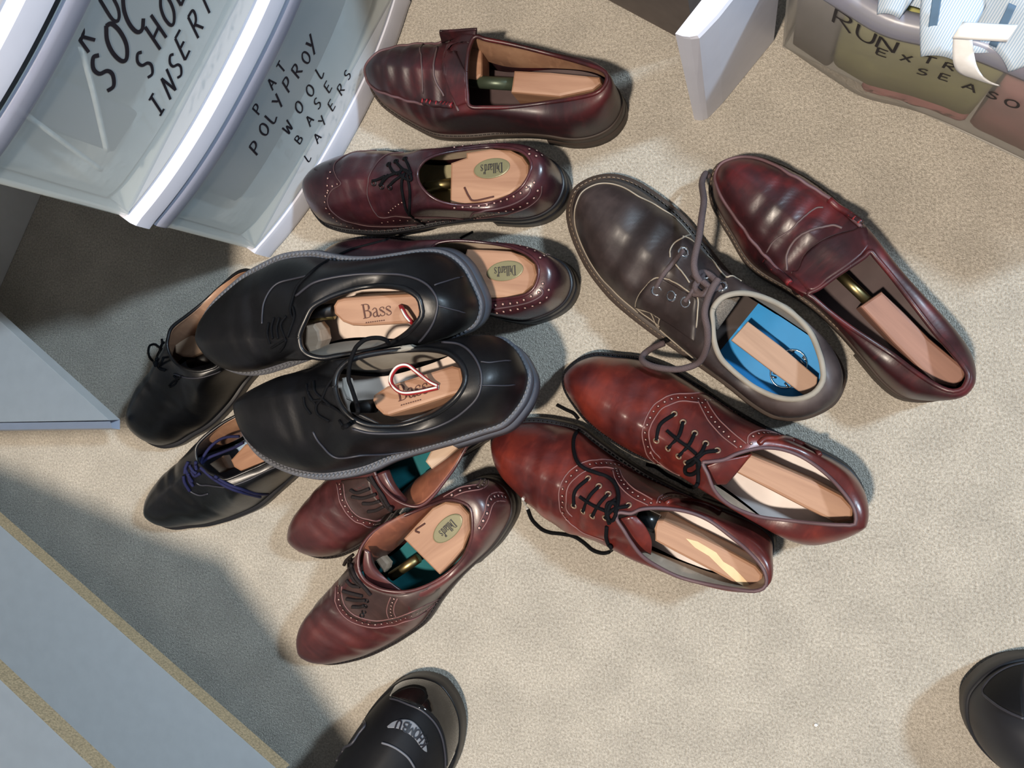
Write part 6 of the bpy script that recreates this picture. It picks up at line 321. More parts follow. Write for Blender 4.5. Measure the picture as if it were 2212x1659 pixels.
mb=MB(); mb.prism([t0+e2*.30+e1*.02,t0+e2*.34+e1*.02,t0+e2*.34+e1*.06,t0+e2*.30+e1*.06],0,.055); mb.build('support_block',MATS['melamine'],cab,smooth=False)
cs=[Vector(v)-o1 for v in ((-1.09,-.15,0),(-.575,-.13,0),(-.52,-.06,0),(-.507,.095,0),(-.80,.24,0),(-1.09,.34,0))]
mb=MB(); mb.prism(cs,.40,.416,.0005); mb.build('shadow_shelf',MATS['melamine'],cab,smooth=False)  # unseen shelf added to keep the warm lamp off the board and floor below
# ---------------- drawer tower ----------------
A_,yaw,TW,SAG=X['tower']
tw=thing('storage_drawer_tower','tall stack of clear drawers with white frame and marker writing at the upper left','storage drawers',A_,(0,0,yaw))
# local: x along the front (viewer right), y = back (away from viewer is +y)
def front(u,off): # outward is -y
    s=min(1,max(0,u/TW)); return Vector((u,-(SAG*(1-abs(2*s-1)**2.4)+off),0))
NU=36
def band(profile,u0=0.,u1=None,closed=True):
    u1=TW if u1 is None else u1; rows=[]
    for o,z in profile: rows.append([front(u0+(u1-u0)*k/NU,o)+Vector((0,0,z)) for k in range(NU+1)])
    return rows
def frame_band(z0,z1,name='frame_strip',k=1.):
    mb=MB(); rows=band([(-.30,z0+.002),(.004*k,z0),(.0075*k,z0+.003),(.008*k,z0+.008),(.0075*k,z1-.004),(.004*k,z1),(-.30,z1)],-.004,TW+.004)
    rows[0]=[Vector((v.x,.30,v.z)) for v in rows[0]]; rows[-1]=[Vector((v.x,.30,v.z)) for v in rows[-1]]
    mb.grid(rows); mb.f.append(tuple(range(len(rows)*(NU+1)))[0:0] or (0,NU+1,2*(NU+1),3*(NU+1),4*(NU+1),5*(NU+1),6*(NU+1))); mb.f.append(tuple(k*(NU+1)+NU for k in range(7)))
    mb.build(name,MATS['white_plastic'],tw).data.set_sharp_from_angle(angle=.5)
def drawer(z0,letters):
    zt=z0+.155; mb=MB()
    rows=band([(-.003,z0),(0,z0+.002),(0,zt-.026),(.003,zt-.020),(.004,zt-.014),(.004,zt-.004),(.002,zt)],0,TW)
    mb.grid(rows); dr=mb.build('drawer',MATS['clear_plastic'],tw); dr.data.set_sharp_from_angle(angle=.5)
    mb=MB(); rows=band([(.0042,zt-.017),(.0060,zt-.013),(.0066,zt-.006),(.0060,zt-.001),(.003,zt)],0,TW); mb.grid(rows); mb.build('drawer_lip',MATS['clear_lip'],dr)
    mb=MB()
    for x in (.003,TW-.003): mb.box((x,.14,z0+.075),.002,.28,.15)
    mb.box((TW/2,.14,z0+.002),TW-.01,.28,.002); mb.box((TW/2,.28,z0+.075),TW-.01,.002,.15); mb.build('drawer_tray',MATS['clear_plastic'],dr,smooth=False)
    if letters:
        mb=MB(); rnd=random.Random(3)
        for c,u,z,h in letters:
            gl,wd=HAND[c]; sl=rnd.uniform(-.1,.12)+(.5 if letters is X['t1'] else .22); wk=.85
            for k,pl in enumerate(gl):
                P=[];nn=[]
                for g in dens(pl,6):
                    uu=u+((g.x-wd/2)*wk+sl*(g.y-.5))*h; zz=z+(g.y-.5)*h; e=.001
                    p=front(uu,.0004)+Vector((0,0,zz)); t=(front(uu+e,0)-front(uu-e,0)).normalized(); nrm=Vector((t.y,-t.x,0))
                    P.append(p); nn.append(nrm)
                mb.ribbon(P,.00012+.055*h,nn,.0001+.00003*k)
        mb.build('marker_writing',MATS['ink'],dr)
frame_band(0,.029,k=.35); drawer(.031,X['t2']); frame_band(.189,.212); drawer(.214,X['t1']); frame_band(.374,.398); drawer(.400,None); frame_band(.560,.584)
mb=MB()
for x in(-.002,TW+.002): mb.box((x,.16,.29),.004,.30,.58)
mb.box((TW/2,.305,.29),TW,.004,.58); mb.build('frame_side',MATS['clear_plastic'],tw,smooth=False)
# clothes seen through the drawer fronts
mat('slate_cloth',(40,48,70),.9,bump=.6,bs=200); mat('grey_cloth',(54,56,72),.9,bump=.6,bs=200); mat('ash_cloth',(120,116,116),.9); mat('pale_cloth',(180,188,190),.9,bump=.6,bs=200); mat('olive_cloth',(150,148,92),.9,bump=.6,bs=160); mat('pink_cloth',(158,104,104),.9,bump=.6,bs=160)
Mt=Matrix.Translation(Vector(A_))@Matrix.Rotation(yaw,4,'Z')
def pressed(name,label,cat,m,fn,u0,u1,z0,z1,off,dep,org,seed):
    # cloth pressed against a curved front: fn(u,off)->point on the front, grows backwards by dep
    rnd=random.Random(seed); ph=[rnd.uniform(0,6) for _ in range(4)]; rows=[]; nu=30
    prof=[(0,0),(.02,.3),(.05,.7),(.12,.9),(.3,1.)]
    for k in range(nu+1):
        f=k/nu; u=u0+(u1-u0)*f; sh=min(1,math.sin(math.pi*min(1,max(0,.5+ (f-.5)*.98)))*6)
        zt=z1-.006*(1+math.sin(9*f+ph[0]))*.5-.004*math.sin(23*f+ph[1])*.5; zb_=z0
        row=[]
        for a,zz in ((dep,zb_),(.004,zb_),(.0,zb_+.004),(.0006*math.sin(20*f+ph[2]),zb_+(zt-zb_)*.35),(.0006*math.cos(17*f+ph[3]),zb_+(zt-zb_)*.7),(.0,zt-.006),(.004,zt),(dep*.5,zt+.003),(dep,zt)):
            s=(1-sh)*.004
            row.append(fn(u,off-a-s)+Vector((0,0,zz))-org)
        rows.append(row)
    mb=MB(); mb.grid(rows,True); n=len(rows[0]); mb.f.append(tuple(range(n))); mb.f.append(tuple(nu*n+i for i in range(n)))
    o=mb.build(name,MATS[m]); o.location=org; tag(o,label,cat); return o
tfn=lambda u,o: Mt@front(u,o)
og=lambda u,z: Mt@(front(u,-.02)+Vector((0,0,z)))
pressed('folded_garment','dark grey cloth showing through the lower drawer of the tower','clothes','grey_cloth',tfn,.045,.275,.098,.170,-.003,.012,og(.15,.1),1)
pressed('folded_garment','slate blue cloth on the right in the middle drawer of the tower','clothes','slate_cloth',tfn,.092,.275,.272,.352,-.003,.012,og(.15,.27),2)
pressed('folded_garment','slate blue cloth on the left in the middle drawer of the tower','clothes','grey_cloth',tfn,.050,.088,.262,.352,-.003,.012,og(.06,.26),3)
pressed('folded_garment','pale cloth behind the dark one in the lower drawer of the tower','clothes','pale_cloth',tfn,.006,.300,.036,.172,-.017,.20,og(.15,.04),4)
pressed('folded_garment','pale cloth behind the slate ones in the middle drawer of the tower','clothes','pale_cloth',tfn,.006,.300,.220,.354,-.017,.20,og(.15,.22),5)
mb=MB()
for l in X['straps'][:2]:
    P=[Mt@(front(u,-.0022)+Vector((0,0,z))) for u,z in l]; mb.tube(spline(P,False,8),.0022,5)
og_=og(.09,.26); mb.v=[v-og_ for v in mb.v]; st_=mb.build('drawstring',MATS['pale_cloth']); st_.location=og_; tag(st_,'pale crossing drawstring against the front of the middle tower drawer','drawstring')
# ---------------- open bin at the upper right ----------------
tp=[Vector(p) for p in X['tote']]; ob=tp[0].copy(); e_=(tp[-1]-tp[0]); e_.z=0; e_.normalize(); bk_=Vector((-e_.y,e_.x,0))
if bk_.y<0: bk_=-bk_
bn=thing('storage_bin','clear plastic bin with marker writing, full of clothes, at the upper right','storage bin',tuple(ob))
FR=resample(spline(tp,False,6),48); FR=[v-ob for v in FR]
def offs(P,o):
    out=[]
    for i,p in enumerate(P):
        t=(P[min(i+1,len(P)-1)]-P[max(i-1,0)]).normalized(); nn=Vector((t.y,-t.x,0))
        if nn.dot(bk_)>0: nn=-nn
        out.append(p+nn*o)
    return out
HB=.157
mb=MB(); mb.grid([[v+Vector((0,0,z)) for v in offs(FR,o)] for o,z in((-.004,.001),(0,.004),(0,HB-.012),(.001,HB-.006))]); bf=mb.build('bin_front',MATS['tote_plastic'],bn)
mb=MB(); mb.grid([[v+Vector((0,0,z)) for v in offs(FR,o)] for o,z in((.0005,HB-.013),(.005,HB-.011),(.006,HB-.006),(.005,HB+.005),(.002,HB+.008),(-.004,HB+.009),(-.010,HB+.004),(-.011,HB-.01))]); mb.build('bin_rim',MATS['clear_lip'],bn)
mb=MB()
for P in (FR[0],FR[-1]): mb.prism([P,P+bk_*.33,P+bk_*.33+e_*.002,P+e_*.002],0.,HB)
mb.prism([FR[0]+bk_*.33,FR[-1]+bk_*.33,FR[-1]+bk_*.332,FR[0]+bk_*.332],0,HB); mb.prism([FR[0],FR[len(FR)//2],FR[-1],FR[-1]+bk_*.33,FR[0]+bk_*.33],.0005,.003); mb.build('bin_body',MATS['tote_plastic'],bn,smooth=False)
acc=[0]
for a,b2_ in zip(tp,tp[1:]): acc.append(acc[-1]+(b2_-a).length)
def binpt(u,z,off):
    i=0
    while i<len(tp)-2 and acc[i+1]<u: i+=1
    t=(tp[i+1]-tp[i]).normalized(); nn=Vector((t.y,-t.x,0)); 
    if nn.dot(bk_)>0: nn=-nn
    return tp[i]+t*(u-acc[i])+nn*off+Vector((0,0,z))-ob,nn
bfb=BVHTree.FromPolygons([tuple(v.co) for v in bf.data.vertices],[tuple(p.vertices) for p in bf.data.polygons])
mb=MB(); rnd=random.Random(5)
for c,u,z,h in X['t3']:
    gl,wd=HAND[c]; z=min(z-.006,HB-.034); h*=.88
    for k,pl in enumerate(gl):
        P=[];nn=[]
        for g in dens(pl,6):
            p,q=binpt(u+(g.x-wd/2)*h*.95,z+(g.y-.5)*h*.8,.002); hq=bfb.find_nearest(p); P.append(hq[0]+q*(.0005+.00004*k)); nn.append(q)
        mb.ribbon(P,.00085+.014*h,nn,.0001)
mb.build('marker_writing',MATS['ink'],bf)
Mb=Matrix.Translation(ob)@Matrix.Rotation(math.atan2(e_.y,e_.x),4,'Z')
bfn=lambda u,o: binpt(u,0,o)[0]+ob
pressed('folded_garment','pale grey cloth at the left end inside the clear bin','clothes','ash_cloth',bfn,.006,.046,.006,.13,-.004,.05,bfn(.02,-.03),6)
pressed('folded_garment','olive yellow cloth seen through the front of the clear bin','clothes','olive_cloth',bfn,.048,.172,.020,.132,-.004,.05,bfn(.1,-.03),7)
pressed('folded_garment','pink cloth seen through the right half of the clear bin','clothes','pink_cloth',bfn,.176,.33,.005,.105,-.004,.05,bfn(.25,-.03),8)
pressed('folded_garment','dusty pink cloth under the olive one at the bottom of the clear bin','clothes','pink_cloth',bfn,.080,.172,.004,.018,-.004,.05,bfn(.12,-.03),9)
# striped garment heaped on the bin
m=bpy.data.materials.new('striped_cloth'); m.use_nodes=True; nt=m.node_tree; b=nt.nodes['Principled BSDF']; tc=nt.nodes.new('ShaderNodeTexCoord'); wv=nt.nodes.new('ShaderNodeTexWave'); wv.inputs['Scale'].default_value=190; wv.inputs['Distortion'].default_value=.3
mp=nt.nodes.new('ShaderNodeMapping'); mp.inputs['Rotation'].default_value=(0,0,.5); nt.links.new(tc.outputs['Object'],mp.inputs['Vector']); nt.links.new(mp.outputs[0],wv.inputs['Vector'])
rr=nt.nodes.new('ShaderNodeValToRGB'); rr.color_ramp.elements[0].color=lin((150,172,194)); rr.color_ramp.elements[0].position=.2; rr.color_ramp.elements[1].color=lin((192,202,212)); rr.color_ramp.elements[1].position=.6
nt.links.new(wv.outputs['Fac'],rr.inputs['Fac']); nt.links.new(rr.outputs['Color'],b.inputs['Base Color']); b.inputs['Roughness'].default_value=.85; MATS['striped_cloth']=m
mat('tag_cloth',(236,236,236),.7); mat('shade_blue',(84,112,140),.8)  # the dark blue paints shade between the shirt's folds
g=thing('striped_shirt','light blue striped shirt heaped over the rim of the clear bin','clothes',tuple(Mb@Vector((.18,.06,HB))))
Mg=Matrix.Translation(Mb.translation-Vector(g.location))@Mb.to_3x3().to_4x4()
def sheet(fn,nu,nv,name,mm,par,th=.0016):
    mb=MB(); mb.grid([[Mg@fn(i/nu,j/nv) for i in range(nu+1)] for j in range(nv+1)]); o=mb.build(name,MATS[mm],par); s=o.modifiers.new('thickness','SOLIDIFY'); s.thickness=th; return o
def body(u,v):
    x=.03+.30*u; y=.000+.248*v
    edge=smooth(0,.16,v); side=min(1,u/.08)*min(1,(1-u)/.05+.4)
    z=HB+.006+.030*edge+.012*math.sin(16*u+5*v)*edge+.010*math.sin(29*u-9*v+1)*edge+.006*math.sin(47*u+20*v)*edge
    z-=.035*(1-side)
    y+=.006*math.sin(13*u)+.004*math.sin(31*u)
    return Vector((x,y,z))
sheet(body,90,50,'shirt_body','striped_cloth',g)
def lobe(x0,y0,x1,y1,w,h,z1,ph):
    def fn(u,v):
        a=Vector((x0,y0,0)).lerp(Vector((x1,y1,0)),v); t=(Vector((x1-x0,y1-y0,0))).normalized(); s=Vector((-t.y,t.x,0)); ww=w*(1-.55*v**3)
        z=(HB+.030)*(1-v*v)+(HB+z1)*v*v+h*math.sin(math.pi*u)**.7*(1-.5*v)+.002*math.sin(9*v+ph)
        return a+s*(u-.5)*ww+Vector((0,0,z))
    return fn
sheet(lobe(.100,.055,.126,-.021,.046,.010,.004,0),24,24,'collar','striped_cloth',g)
sheet(lobe(.190,.060,.160,-.006,.052,.012,.008,2),24,24,'cuff','striped_cloth',g)
sheet(lobe(.068,.06,.083,-.012,.034,.010,.012,1),24,24,'sleeve','striped_cloth',g)
def ctag(u,v): # curled white care tag hanging over the rim
    a=Vector((.1335,-.010,HB+.022)).lerp(Vector((.161,-.0135,HB-.016)),v); bend=.007*math.sin(math.pi*v)
    return a+Vector(((u-.5)*(.011+.012*v),(u-.5)*.004-bend,.003*math.sin(3*u+2*v)+.004*(u-.5)*v))
sheet(ctag,8,20,'care_tag','tag_cloth',g,.0008)
def tag2(u,v):
    return Vector((.128+.030*v,-.012+.010*v+(u-.5)*.012,HB+.034+.003*v+.005*math.sin(math.pi*u)))
sheet(tag2,10,10,'neck_label','tag_cloth',g,.0008)
def dk(u,v): return Vector((.098+.006*u+.018*v,.010-.030*v,HB+.037-.028*v))
sheet(dk,8,8,'gap_shade','shade_blue',g,.001)  # dark blue strip painted in for the shaded gap beside the collar
def dk2(u,v): return Vector((.146+.005*u+.004*v,.012-.018*v,HB+.040-.02*v))
sheet(dk2,8,8,'gap_shade','shade_blue',g,.001)  # second dark strip, standing in for shade between collar and cuff
# ---------------- white panel and taupe box ----------------
pl=[Vector(p) for p in X['plate']]; dpl=(pl[4]-pl[3]).normalized(); npl=Vector((dpl.y,-dpl.x,0)); 
if npl.y>0: npl=-npl
pn=thing('drawer_side_panel','white plastic panel with rounded front end standing between taupe box and clear bin','panel',tuple(pl[0]))
o2=pl[0]
rowsP=[]
def ringp(z,gr):
    c=[pl[0],pl[0].lerp(pl[1],.5)+Vector((0,-.0006,0)),pl[1],pl[1].lerp(pl[2],.5)+Vector((.0006,-.0008,0)),pl[2],pl[2].lerp(pl[3],.6),pl[3],pl[3]+dpl*.04,pl[3]+dpl*.070]
    w0=npl*gr
    out=[p-o2+w0*(i/3 if i<4 else 1)+Vector((0,0,z)) for i,p in enumerate(c)]
    bl_=pl[0]-o2+dpl*.098; out.append(bl_+Vector((0,0,z))); return out
mb=MB(); mb.grid([ringp(0,0),ringp(.003,0.0005),ringp(.10,.003),ringp(.193,.006),ringp(.196,.0045)],True); n_=10
mb.f.append(tuple(range(n_))); mb.f.append(tuple(4*n_+i for i in range(n_))); mb.build('panel',MATS['white_plastic'],pn,smooth=False)
db=[Vector(p) for p in X['darkbase']]; dd=(db[1]-db[0]).normalized(); nd=Vector((-dd.y,dd.x,0)); 
if nd.y<0: nd=-nd
tb=thing('storage_box','taupe grey box behind the white panel at the top edge','box',tuple(db[0]))
mb=MB(); mb.prism([-dd*.25,dd*.105,dd*.105+nd*.3,-dd*.25+nd*.3],0,.26,.004); mb.build('box_body',MATS['taupe'],tb,smooth=False)
mb=MB(); mb.prism([-dd*.252-nd*.003,dd*.107-nd*.003,dd*.107+nd*.303,-dd*.252+nd*.303],0.2005,.224,.004); mb.build('box_lid',MATS['taupe'],tb,smooth=False)
# small scraps on the carpet
mat('crumb_white',(235,232,225),.7); mat('lint_dark',(60,52,46),.9)
mb=MB(); mb.prism([Vector((.0018*math.cos(k),.0014*math.sin(k),0)) for k in range(6)],0,.002,.0005); c=mb.build('crumb',MATS['crumb_white'],smooth=False); c.location=X['fleck']; tag(c,'tiny white crumb lying on the bare carpet at the lower right','crumb')
# ---------------- shoes ----------------
def snap_path(bvh,P,off,maxd=.02):
    out=[];nn=[]
    for p in P:
        h=bvh.find_nearest(p)
        if h[0] is None or h[3]>maxd: continue
        out.append(h[0]+h[1]*off); nn.append(h[1])
    return out,nn
def build_shoe(key,name,label,cat,group,st):
    D=DATA[key]; L=D['L']
    root=thing(name,label,cat,D['loc'],D['rot'],group)
    V,F,cols,base,zb=shoe_grid(D); n=len(cols); m=MR+1
    up=mesh_obj('upper',V,F,MATS[st['leather']],root)
    # outward normals and tree of the upper
    bm=bmesh.new(); bm.from_mesh(up.data); bm.normal_update(); c0=Vector((L*.5,0,.03))
    N=[v.normal.copy() for v in bm.verts]
    flip=sum(1 if N[i*m+m//3].dot(cols[i][m//3]-c0)>0 else -1 for i in range(n))
    if flip<0:
        bmesh.ops.reverse_faces(bm,faces=bm.faces); bm.to_mesh(up.data); bm.normal_update(); N=[v.normal.copy() for v in bm.verts]
    bvh=BVHTree.FromBMesh(bm); bm.free()
    # lining
    mb=MB(); rows=[]
    for i in range(n): rows.append([cols[i][MR]]+[cols[i][j]-N[i*m+j]*.0024 for j in range(MR-1,1,-1)])
    rows.append(rows[0]); mb.grid(rows); mb.build('lining',MATS[st['lining']],root)
    # topline binding
    if st.get('bind',.0015): 
        mb=MB(); mb.tube([cols[i][MR] for i in range(n)],st.get('bind',.0015),6,True); mb.build('topline_binding',MATS[st.get('bindm',st['leather'])],root)
    # insole
    def cross(f,inset,ztop,nx=8,xr=(-1,9),lift=0):
        rows=[]
        for i in range(0,NR+1):
            a=base[i]; b=base[(n-i)%n]
            if i in(0,NR): continue
            if not (xr[0]<=a[0].x<=xr[1]): continue
            pa=a[0]-a[1]*inset; pb=b[0]-b[1]*inset; zz=f(a[2])+lift*(1-smooth(.40*L,.58*L,a[0].x))
            if lift:   # meet the inner wall at the footbed's own height
                pr=[]
                for q in (i,(n-i)%n):
                    j=next((j for j in range(MR) if cols[q][j].z>=zz),2); pr.append(cols[q][j]-N[q*m+j]*.0032)
                pa,pb=pr
            pa.z=pb.z=zz
            rows.append([pa.lerp(pb,k/nx) for k in range(nx+1)])
        return rows
    xs=st.get('insole_x')
    mb=MB(); mb.grid(cross(lambda z:z+.004,D['welt']+.0035,0,lift=st.get('lift',.012),xr=(-1,xs or 9))); mb.build('insole',MATS[st['insole']],root)
    if xs: mb=MB(); mb.grid(cross(lambda z:z+.0045,D['welt']+.0035,0,lift=st.get('lift',.012),xr=(xs-.004,9))); mb.build('sock_lining',MATS[st.get('sock',st['lining'])],root)
    # sole
    ts=D['ts']
    mb=MB(); R=[[],[],[],[],[]]
    for b,nn,z0 in base:
        zt=max(.0,z0-ts)
        for k,(s,z) in enumerate(((-.012,z0),(-.0008,z0),(0,z0-.0016),(0,zt+.001),(-.002,zt))):
            q=b+nn*s; q.z=z; R[k].append(q)
    mb.grid(R,True); mb.build('outsole',MATS[st['sole']],root)
    mb=MB(); mb.grid(cross(lambda z:max(0,z-ts),.002,0)); 
    k0=len(mb.v); mb.build('tread',MATS[st['sole']],root)
    # heel block
    xh=.27*L; K=max(i for i in range(NR) if base[i][0].x<xh); idx=[i%n for i in range(n-K,n)]+list(range(0,K+1))
    hh=D['hh']-ts
    if hh>.004:
        mb=MB(); r=[[],[],[]]
        for i in idx:
            b,nn,_=base[i]
            for k,(s,z) in enumerate(((-.0005,hh+.0005),(.0003,hh*.5),(.001,0))): q=b+nn*s; q.z=z; r[k].append(q)
        q0=len(r[0]); mb.grid(r,True); mb.f.append(tuple(range(q0))); mb.f.append(tuple(2*q0+i for i in range(q0))); mb.build('heel',MATS[st.get('heelm',st['sole'])],root)
    # welt stitching
    wst=st.get('welt')
    if wst:
        wm,ln,wd,sp,x0=wst; mb=MB(); 
        loop=[]
        for b,nn,z0 in base: q=b-nn*(D['welt']*.5); q.z=z0+.0004; loop.append(q)
        P=resample(loop+[loop[0]],int(plen(loop)/sp))
        for a,c in zip(P,P[1:]):
            if a.x<x0*L: continue
            t=(c-a).normalized(); ang=math.atan2(t.y,t.x)
            M=Matrix.Translation(a)@Matrix.Rotation(ang+st.get('wskew',0),4,'Z'); mb.box((0,0,0),ln,wd,.0011,M)
        mb.build('welt_stitching',MATS[wm],root,kind='stuff')
    # details
    groups={}
    def G(part,mm): return groups.setdefault((part,mm),MB())
    eyel=[]
    for part,kind,o,pts in D['det']:
        mm=o.get('m'); mm={'leather':st['leather'],'thread':st.get('thread','thread'),'edge':st.get('edge','edge'),None:None}.get(mm,mm)
        if kind=='seam':
            if len(pts)<2: continue
            P,nn=snap_path(bvh,spline(pts,False,6),o['r']*.25+.0003)
            if part=='beefroll': q=MB(); q.tube(P,o['r'],7); q.build(part,MATS[mm],root)
            else: G(part,mm).tube(P,o['r'],5)
        elif kind=='dots':
            if len(pts)<2: continue
            P=spline(pts,False,8); cnt=max(1,int(plen(P)/o['sp'])); P=resample(P,cnt); P,nn=snap_path(bvh,P,.0006)
            for p,q in zip(P,nn):
                t=q.orthogonal().normalized(); b=q.cross(t); r=o['r']
                ring=[p+(t*math.cos(a*math.pi/4)+b*math.sin(a*math.pi/4))*r for a in range(8)]
                G('broguing','hole_dark').add(ring,[tuple(range(8))])
                r*=.62; ring=[p+q*.0003+(t*math.cos(a*math.pi/3)+b*math.sin(a*math.pi/3))*r for a in range(6)]
                G('broguing_punch',st.get('punch','punch')).add(ring+[p+q*.0007],[(a,(a+1)%6,6) for a in range(6)])
        elif kind=='lace':
            P=[Vector(p)+Vector((0,0,o['r']*.9+st.get('lace_off',0))) for p in pts]; 
            if len(P)>2: P=spline(P,False,7)
            G(part,mm or st['lace']).tube(P,o['r'],7)
        elif kind=='rungs':
            P,nn=snap_path(bvh,resample(spline(pts,False,8),o['n']),.0026)
            for i,p in enumerate(P):
                t=(P[min(i+1,len(P)-1)]-P[max(i-1,0)]).normalized(); s=nn[i].cross(t).normalized()
                G(part,mm).tube([p-s*o['ln']*.5-nn[i]*.001,p+nn[i]*.0008,p+s*o['ln']*.5-nn[i]*.001],o['r'],5)
        elif kind=='eyelet':
            h=bvh.find_nearest(pts[0]); eyel.append((h[0],h[1],o['r'],mm))
        elif kind=='patch':
            A=resample(spline(pts[0],False,8),28); B=resample(spline(pts[1],False,8),28); rows=[]
            for k in range(13):
                P=[a.lerp(b,k/12) for a,b in zip(A,B)]; row=[]
                for p in P:
                    h=bvh.find_nearest(p); row.append(h[0]+h[1]*o['off'])
                rows.append(row)
            # skirt down to the surface all round
            lo=lambda row:[ (lambda h:h[0]-h[1]*.0004)(bvh.find_nearest(p)) for p in row]
            rows=[lo(rows[0])]+rows+[lo(rows[-1])]
            rows=[[ (lambda h:h[0]-h[1]*.0004)(bvh.find_nearest(r[0]))]+r+[(lambda h:h[0]-h[1]*.0004)(bvh.find_nearest(r[-1]))] for r in rows]
            mb=MB(); mb.grid(rows); mb.build(part,MATS[st.get(part,st['leather'])],root)
        elif kind=='free':
            rows=[resample(spline(r,False,8),16) for r in pts]; colsx=[spline([rows[k][i] for k in range(len(rows))],False,6) for i in range(17)]
            mb=MB(); mb.grid(colsx); t=mb.build(part,MATS[mm or st['leather']],root)
            so=t.modifiers.new('thickness','SOLIDIFY'); so.thickness=.0022; so.offset=0
    for (part,mm),mb in groups.items():
        stuff=part in('stitching','broguing','broguing_punch','beefroll_stitch')
        mb.build(part,MATS[mm],root,kind='stuff' if stuff else None)
    shared={}
    for p,nn,r,mm in eyel:
        k=(r,mm)
        if k not in shared:
            mb=MB(); mb.tube([Vector((math.cos(a*math.pi/6)*r,math.sin(a*math.pi/6)*r,.0006)) for a in range(12)],r*.36,6,True)
            o=mb.build('eyelet',MATS[mm],root); shared[k]=o
        else: o=shared[k].copy(); COL.objects.link(o); o.parent=root
        o.rotation_euler=nn.to_track_quat('Z','Y').to_euler(); o.location=p
    return root,bvh
mat('hole_dark',(30,18,18),.8); mat('punch',(176,140,132),.7)
leather('burgundy_worn',(34,21,24),(47,26,30),(76,28,32),.42,.3,1.2,.5,.1)
leather('burgundy',(28,15,18),(52,20,24),(92,26,28),.38,1.7,1.,.5,.12)
leather('oxblood',(34,18,24),(52,26,32),(72,34,38),.26,2.9)
leather('black_grain',(7,7,9),(10,10,13),(18,18,22),.42,3.3,.4,.32,.08)
leather('black_smooth',(7,8,10),(10,11,14),(17,17,21),.34,4.1,.4,.4,.15)
leather('brown_burgundy',(52,28,29),(74,36,36),(94,46,43),.38,5.2)
leather('red_brown',(56,23,24),(84,32,28),(114,43,32),.30,6.6)
leather('dark_brown',(36,30,30),(48,40,40),(66,56,55),.48,7.5,1.,.4,.05)
leather('tan_lining',(120,88,70),(146,110,86),(168,132,104),.6,8.)
leather('dark_lining',(58,46,46),(76,60,60),(96,78,76),.6,8.4)
leather('rust_lining',(92,54,42),(126,74,54),(150,92,66),.6,9.)
leather('beige_lining',(150,136,118),(172,156,138),(190,174,156),.65,9.5)
mat('greige_lining',(138,132,122),.8); mat('black_lining',(40,36,36),.6)
mat('cream_insole',(208,192,180),.55,var=.05); mat('yellow_insole',(150,142,112),.6); mat('teal_insole',(22,92,98),.55,var=.2,vs=25); mat('blue_insole',(28,132,196),.6,var=.05); mat('paleblue_insole',(150,172,196),.5,var=.06)
mat('dark_insole',(74,60,60),.6); mat('brown_insole',(150,116,92),.6); mat('white_insole',(205,196,192),.5,var=.05)
mat('black_lace',(6,7,11),.8,spec=.15,bump=.5,bs=1200); mat('brown_lace',(78,66,68),.8,bump=.6,bs=1200); mat('purple_lace',(30,32,66),.75,spec=.2,bump=.4,bs=1200); mat('darkbrown_lace',(34,28,28),.8,spec=.2,bump=.5,bs=1200)
mat('greysole',(84,86,94),.6,bump=.2,bs=300); mat('blackedge',(24,24,28),.45); mat('weltthread',(92,94,100),.7); mat('tanthread',(128,112,96),.7)
mat('edge_dark',(46,46,54),.5); mat('edge_ox',(84,62,66),.55); mat('edge_pale',(88,70,70),.6)
mat('thread_ox',(74,52,54),.7); mat('ridge',(92,66,70),.6); leather('facing_brown',(44,30,29),(58,40,37),(72,50,45),.45,3.1); mat('dark_sock',(52,42,39),.7)
oxf='pair of red-brown brogues'; 
S_={}
S_['S1']=build_shoe('S1','penny_loafer','worn dark burgundy penny loafer farthest from the boots, beside the clear drawers','shoe','pair of burgundy penny loafers',dict(leather='burgundy_worn',lining='tan_lining',insole='dark_insole',sole='brownsole',welt=('darkedge',.003,.0007,.0045,.35),bindm='burgundy',edge='edge_pale',bind=.0020))
S_['S13']=build_shoe('S13','penny_loafer','bright burgundy penny loafer lying beside the dark brown casual shoe','shoe','pair of burgundy penny loafers',dict(leather='burgundy',lining='dark_lining',insole='dark_insole',sole='brownsole',welt=('tanthread',.003,.0007,.0045,.35),bindm='burgundy',edge='edge_pale',bind=.0022))
ox=dict(leather='oxblood',lining='beige_lining',insole='yellow_insole',sole='blackedge',lace='black_lace',edge='edge_ox',thread='thread_ox',welt=('darkmetal',.0028,.0008,.0045,.4))
S_['S2']=build_shoe('S2','wingtip_shoe','glossy oxblood wingtip shoe lying fully uncovered below the worn loafer','shoe','pair of oxblood wingtips',ox)
S_['S3']=build_shoe('S3','wingtip_shoe','glossy oxblood wingtip shoe with its toe hidden under a black shoe','shoe','pair of oxblood wingtips',ox)
bk=dict(leather='black_grain',lining='greige_lining',insole='cream_insole',sole='greysole',lace='black_lace',edge='edge_dark',thread='edge_dark',welt=('weltthread',.0042,.0026,.0042,-.1),wskew=.6,bind=.0026,sock='dark_sock',bindm='black_smooth',tongue='black_smooth')
S_['S4']=build_shoe('S4','derby_shoe','black derby shoe with storm welt resting on the oxblood wingtip','shoe','pair of black storm-welt derbies',bk)
S_['S5']=build_shoe('S5','derby_shoe','black derby shoe with storm welt and long lace loop, on top of the brown brogue','shoe','pair of black storm-welt derbies',bk)
b2=dict(leather='black_smooth',lining='tan_lining',insole='paleblue_insole',sole='blackedge',lace='black_lace',edge='edge_dark',bind=.0018)
S_['S6']=build_shoe('S6','oxford_shoe','smooth black oxford with a small lace bow, heel under the upper black derby','shoe','pair of smooth black oxfords',b2)
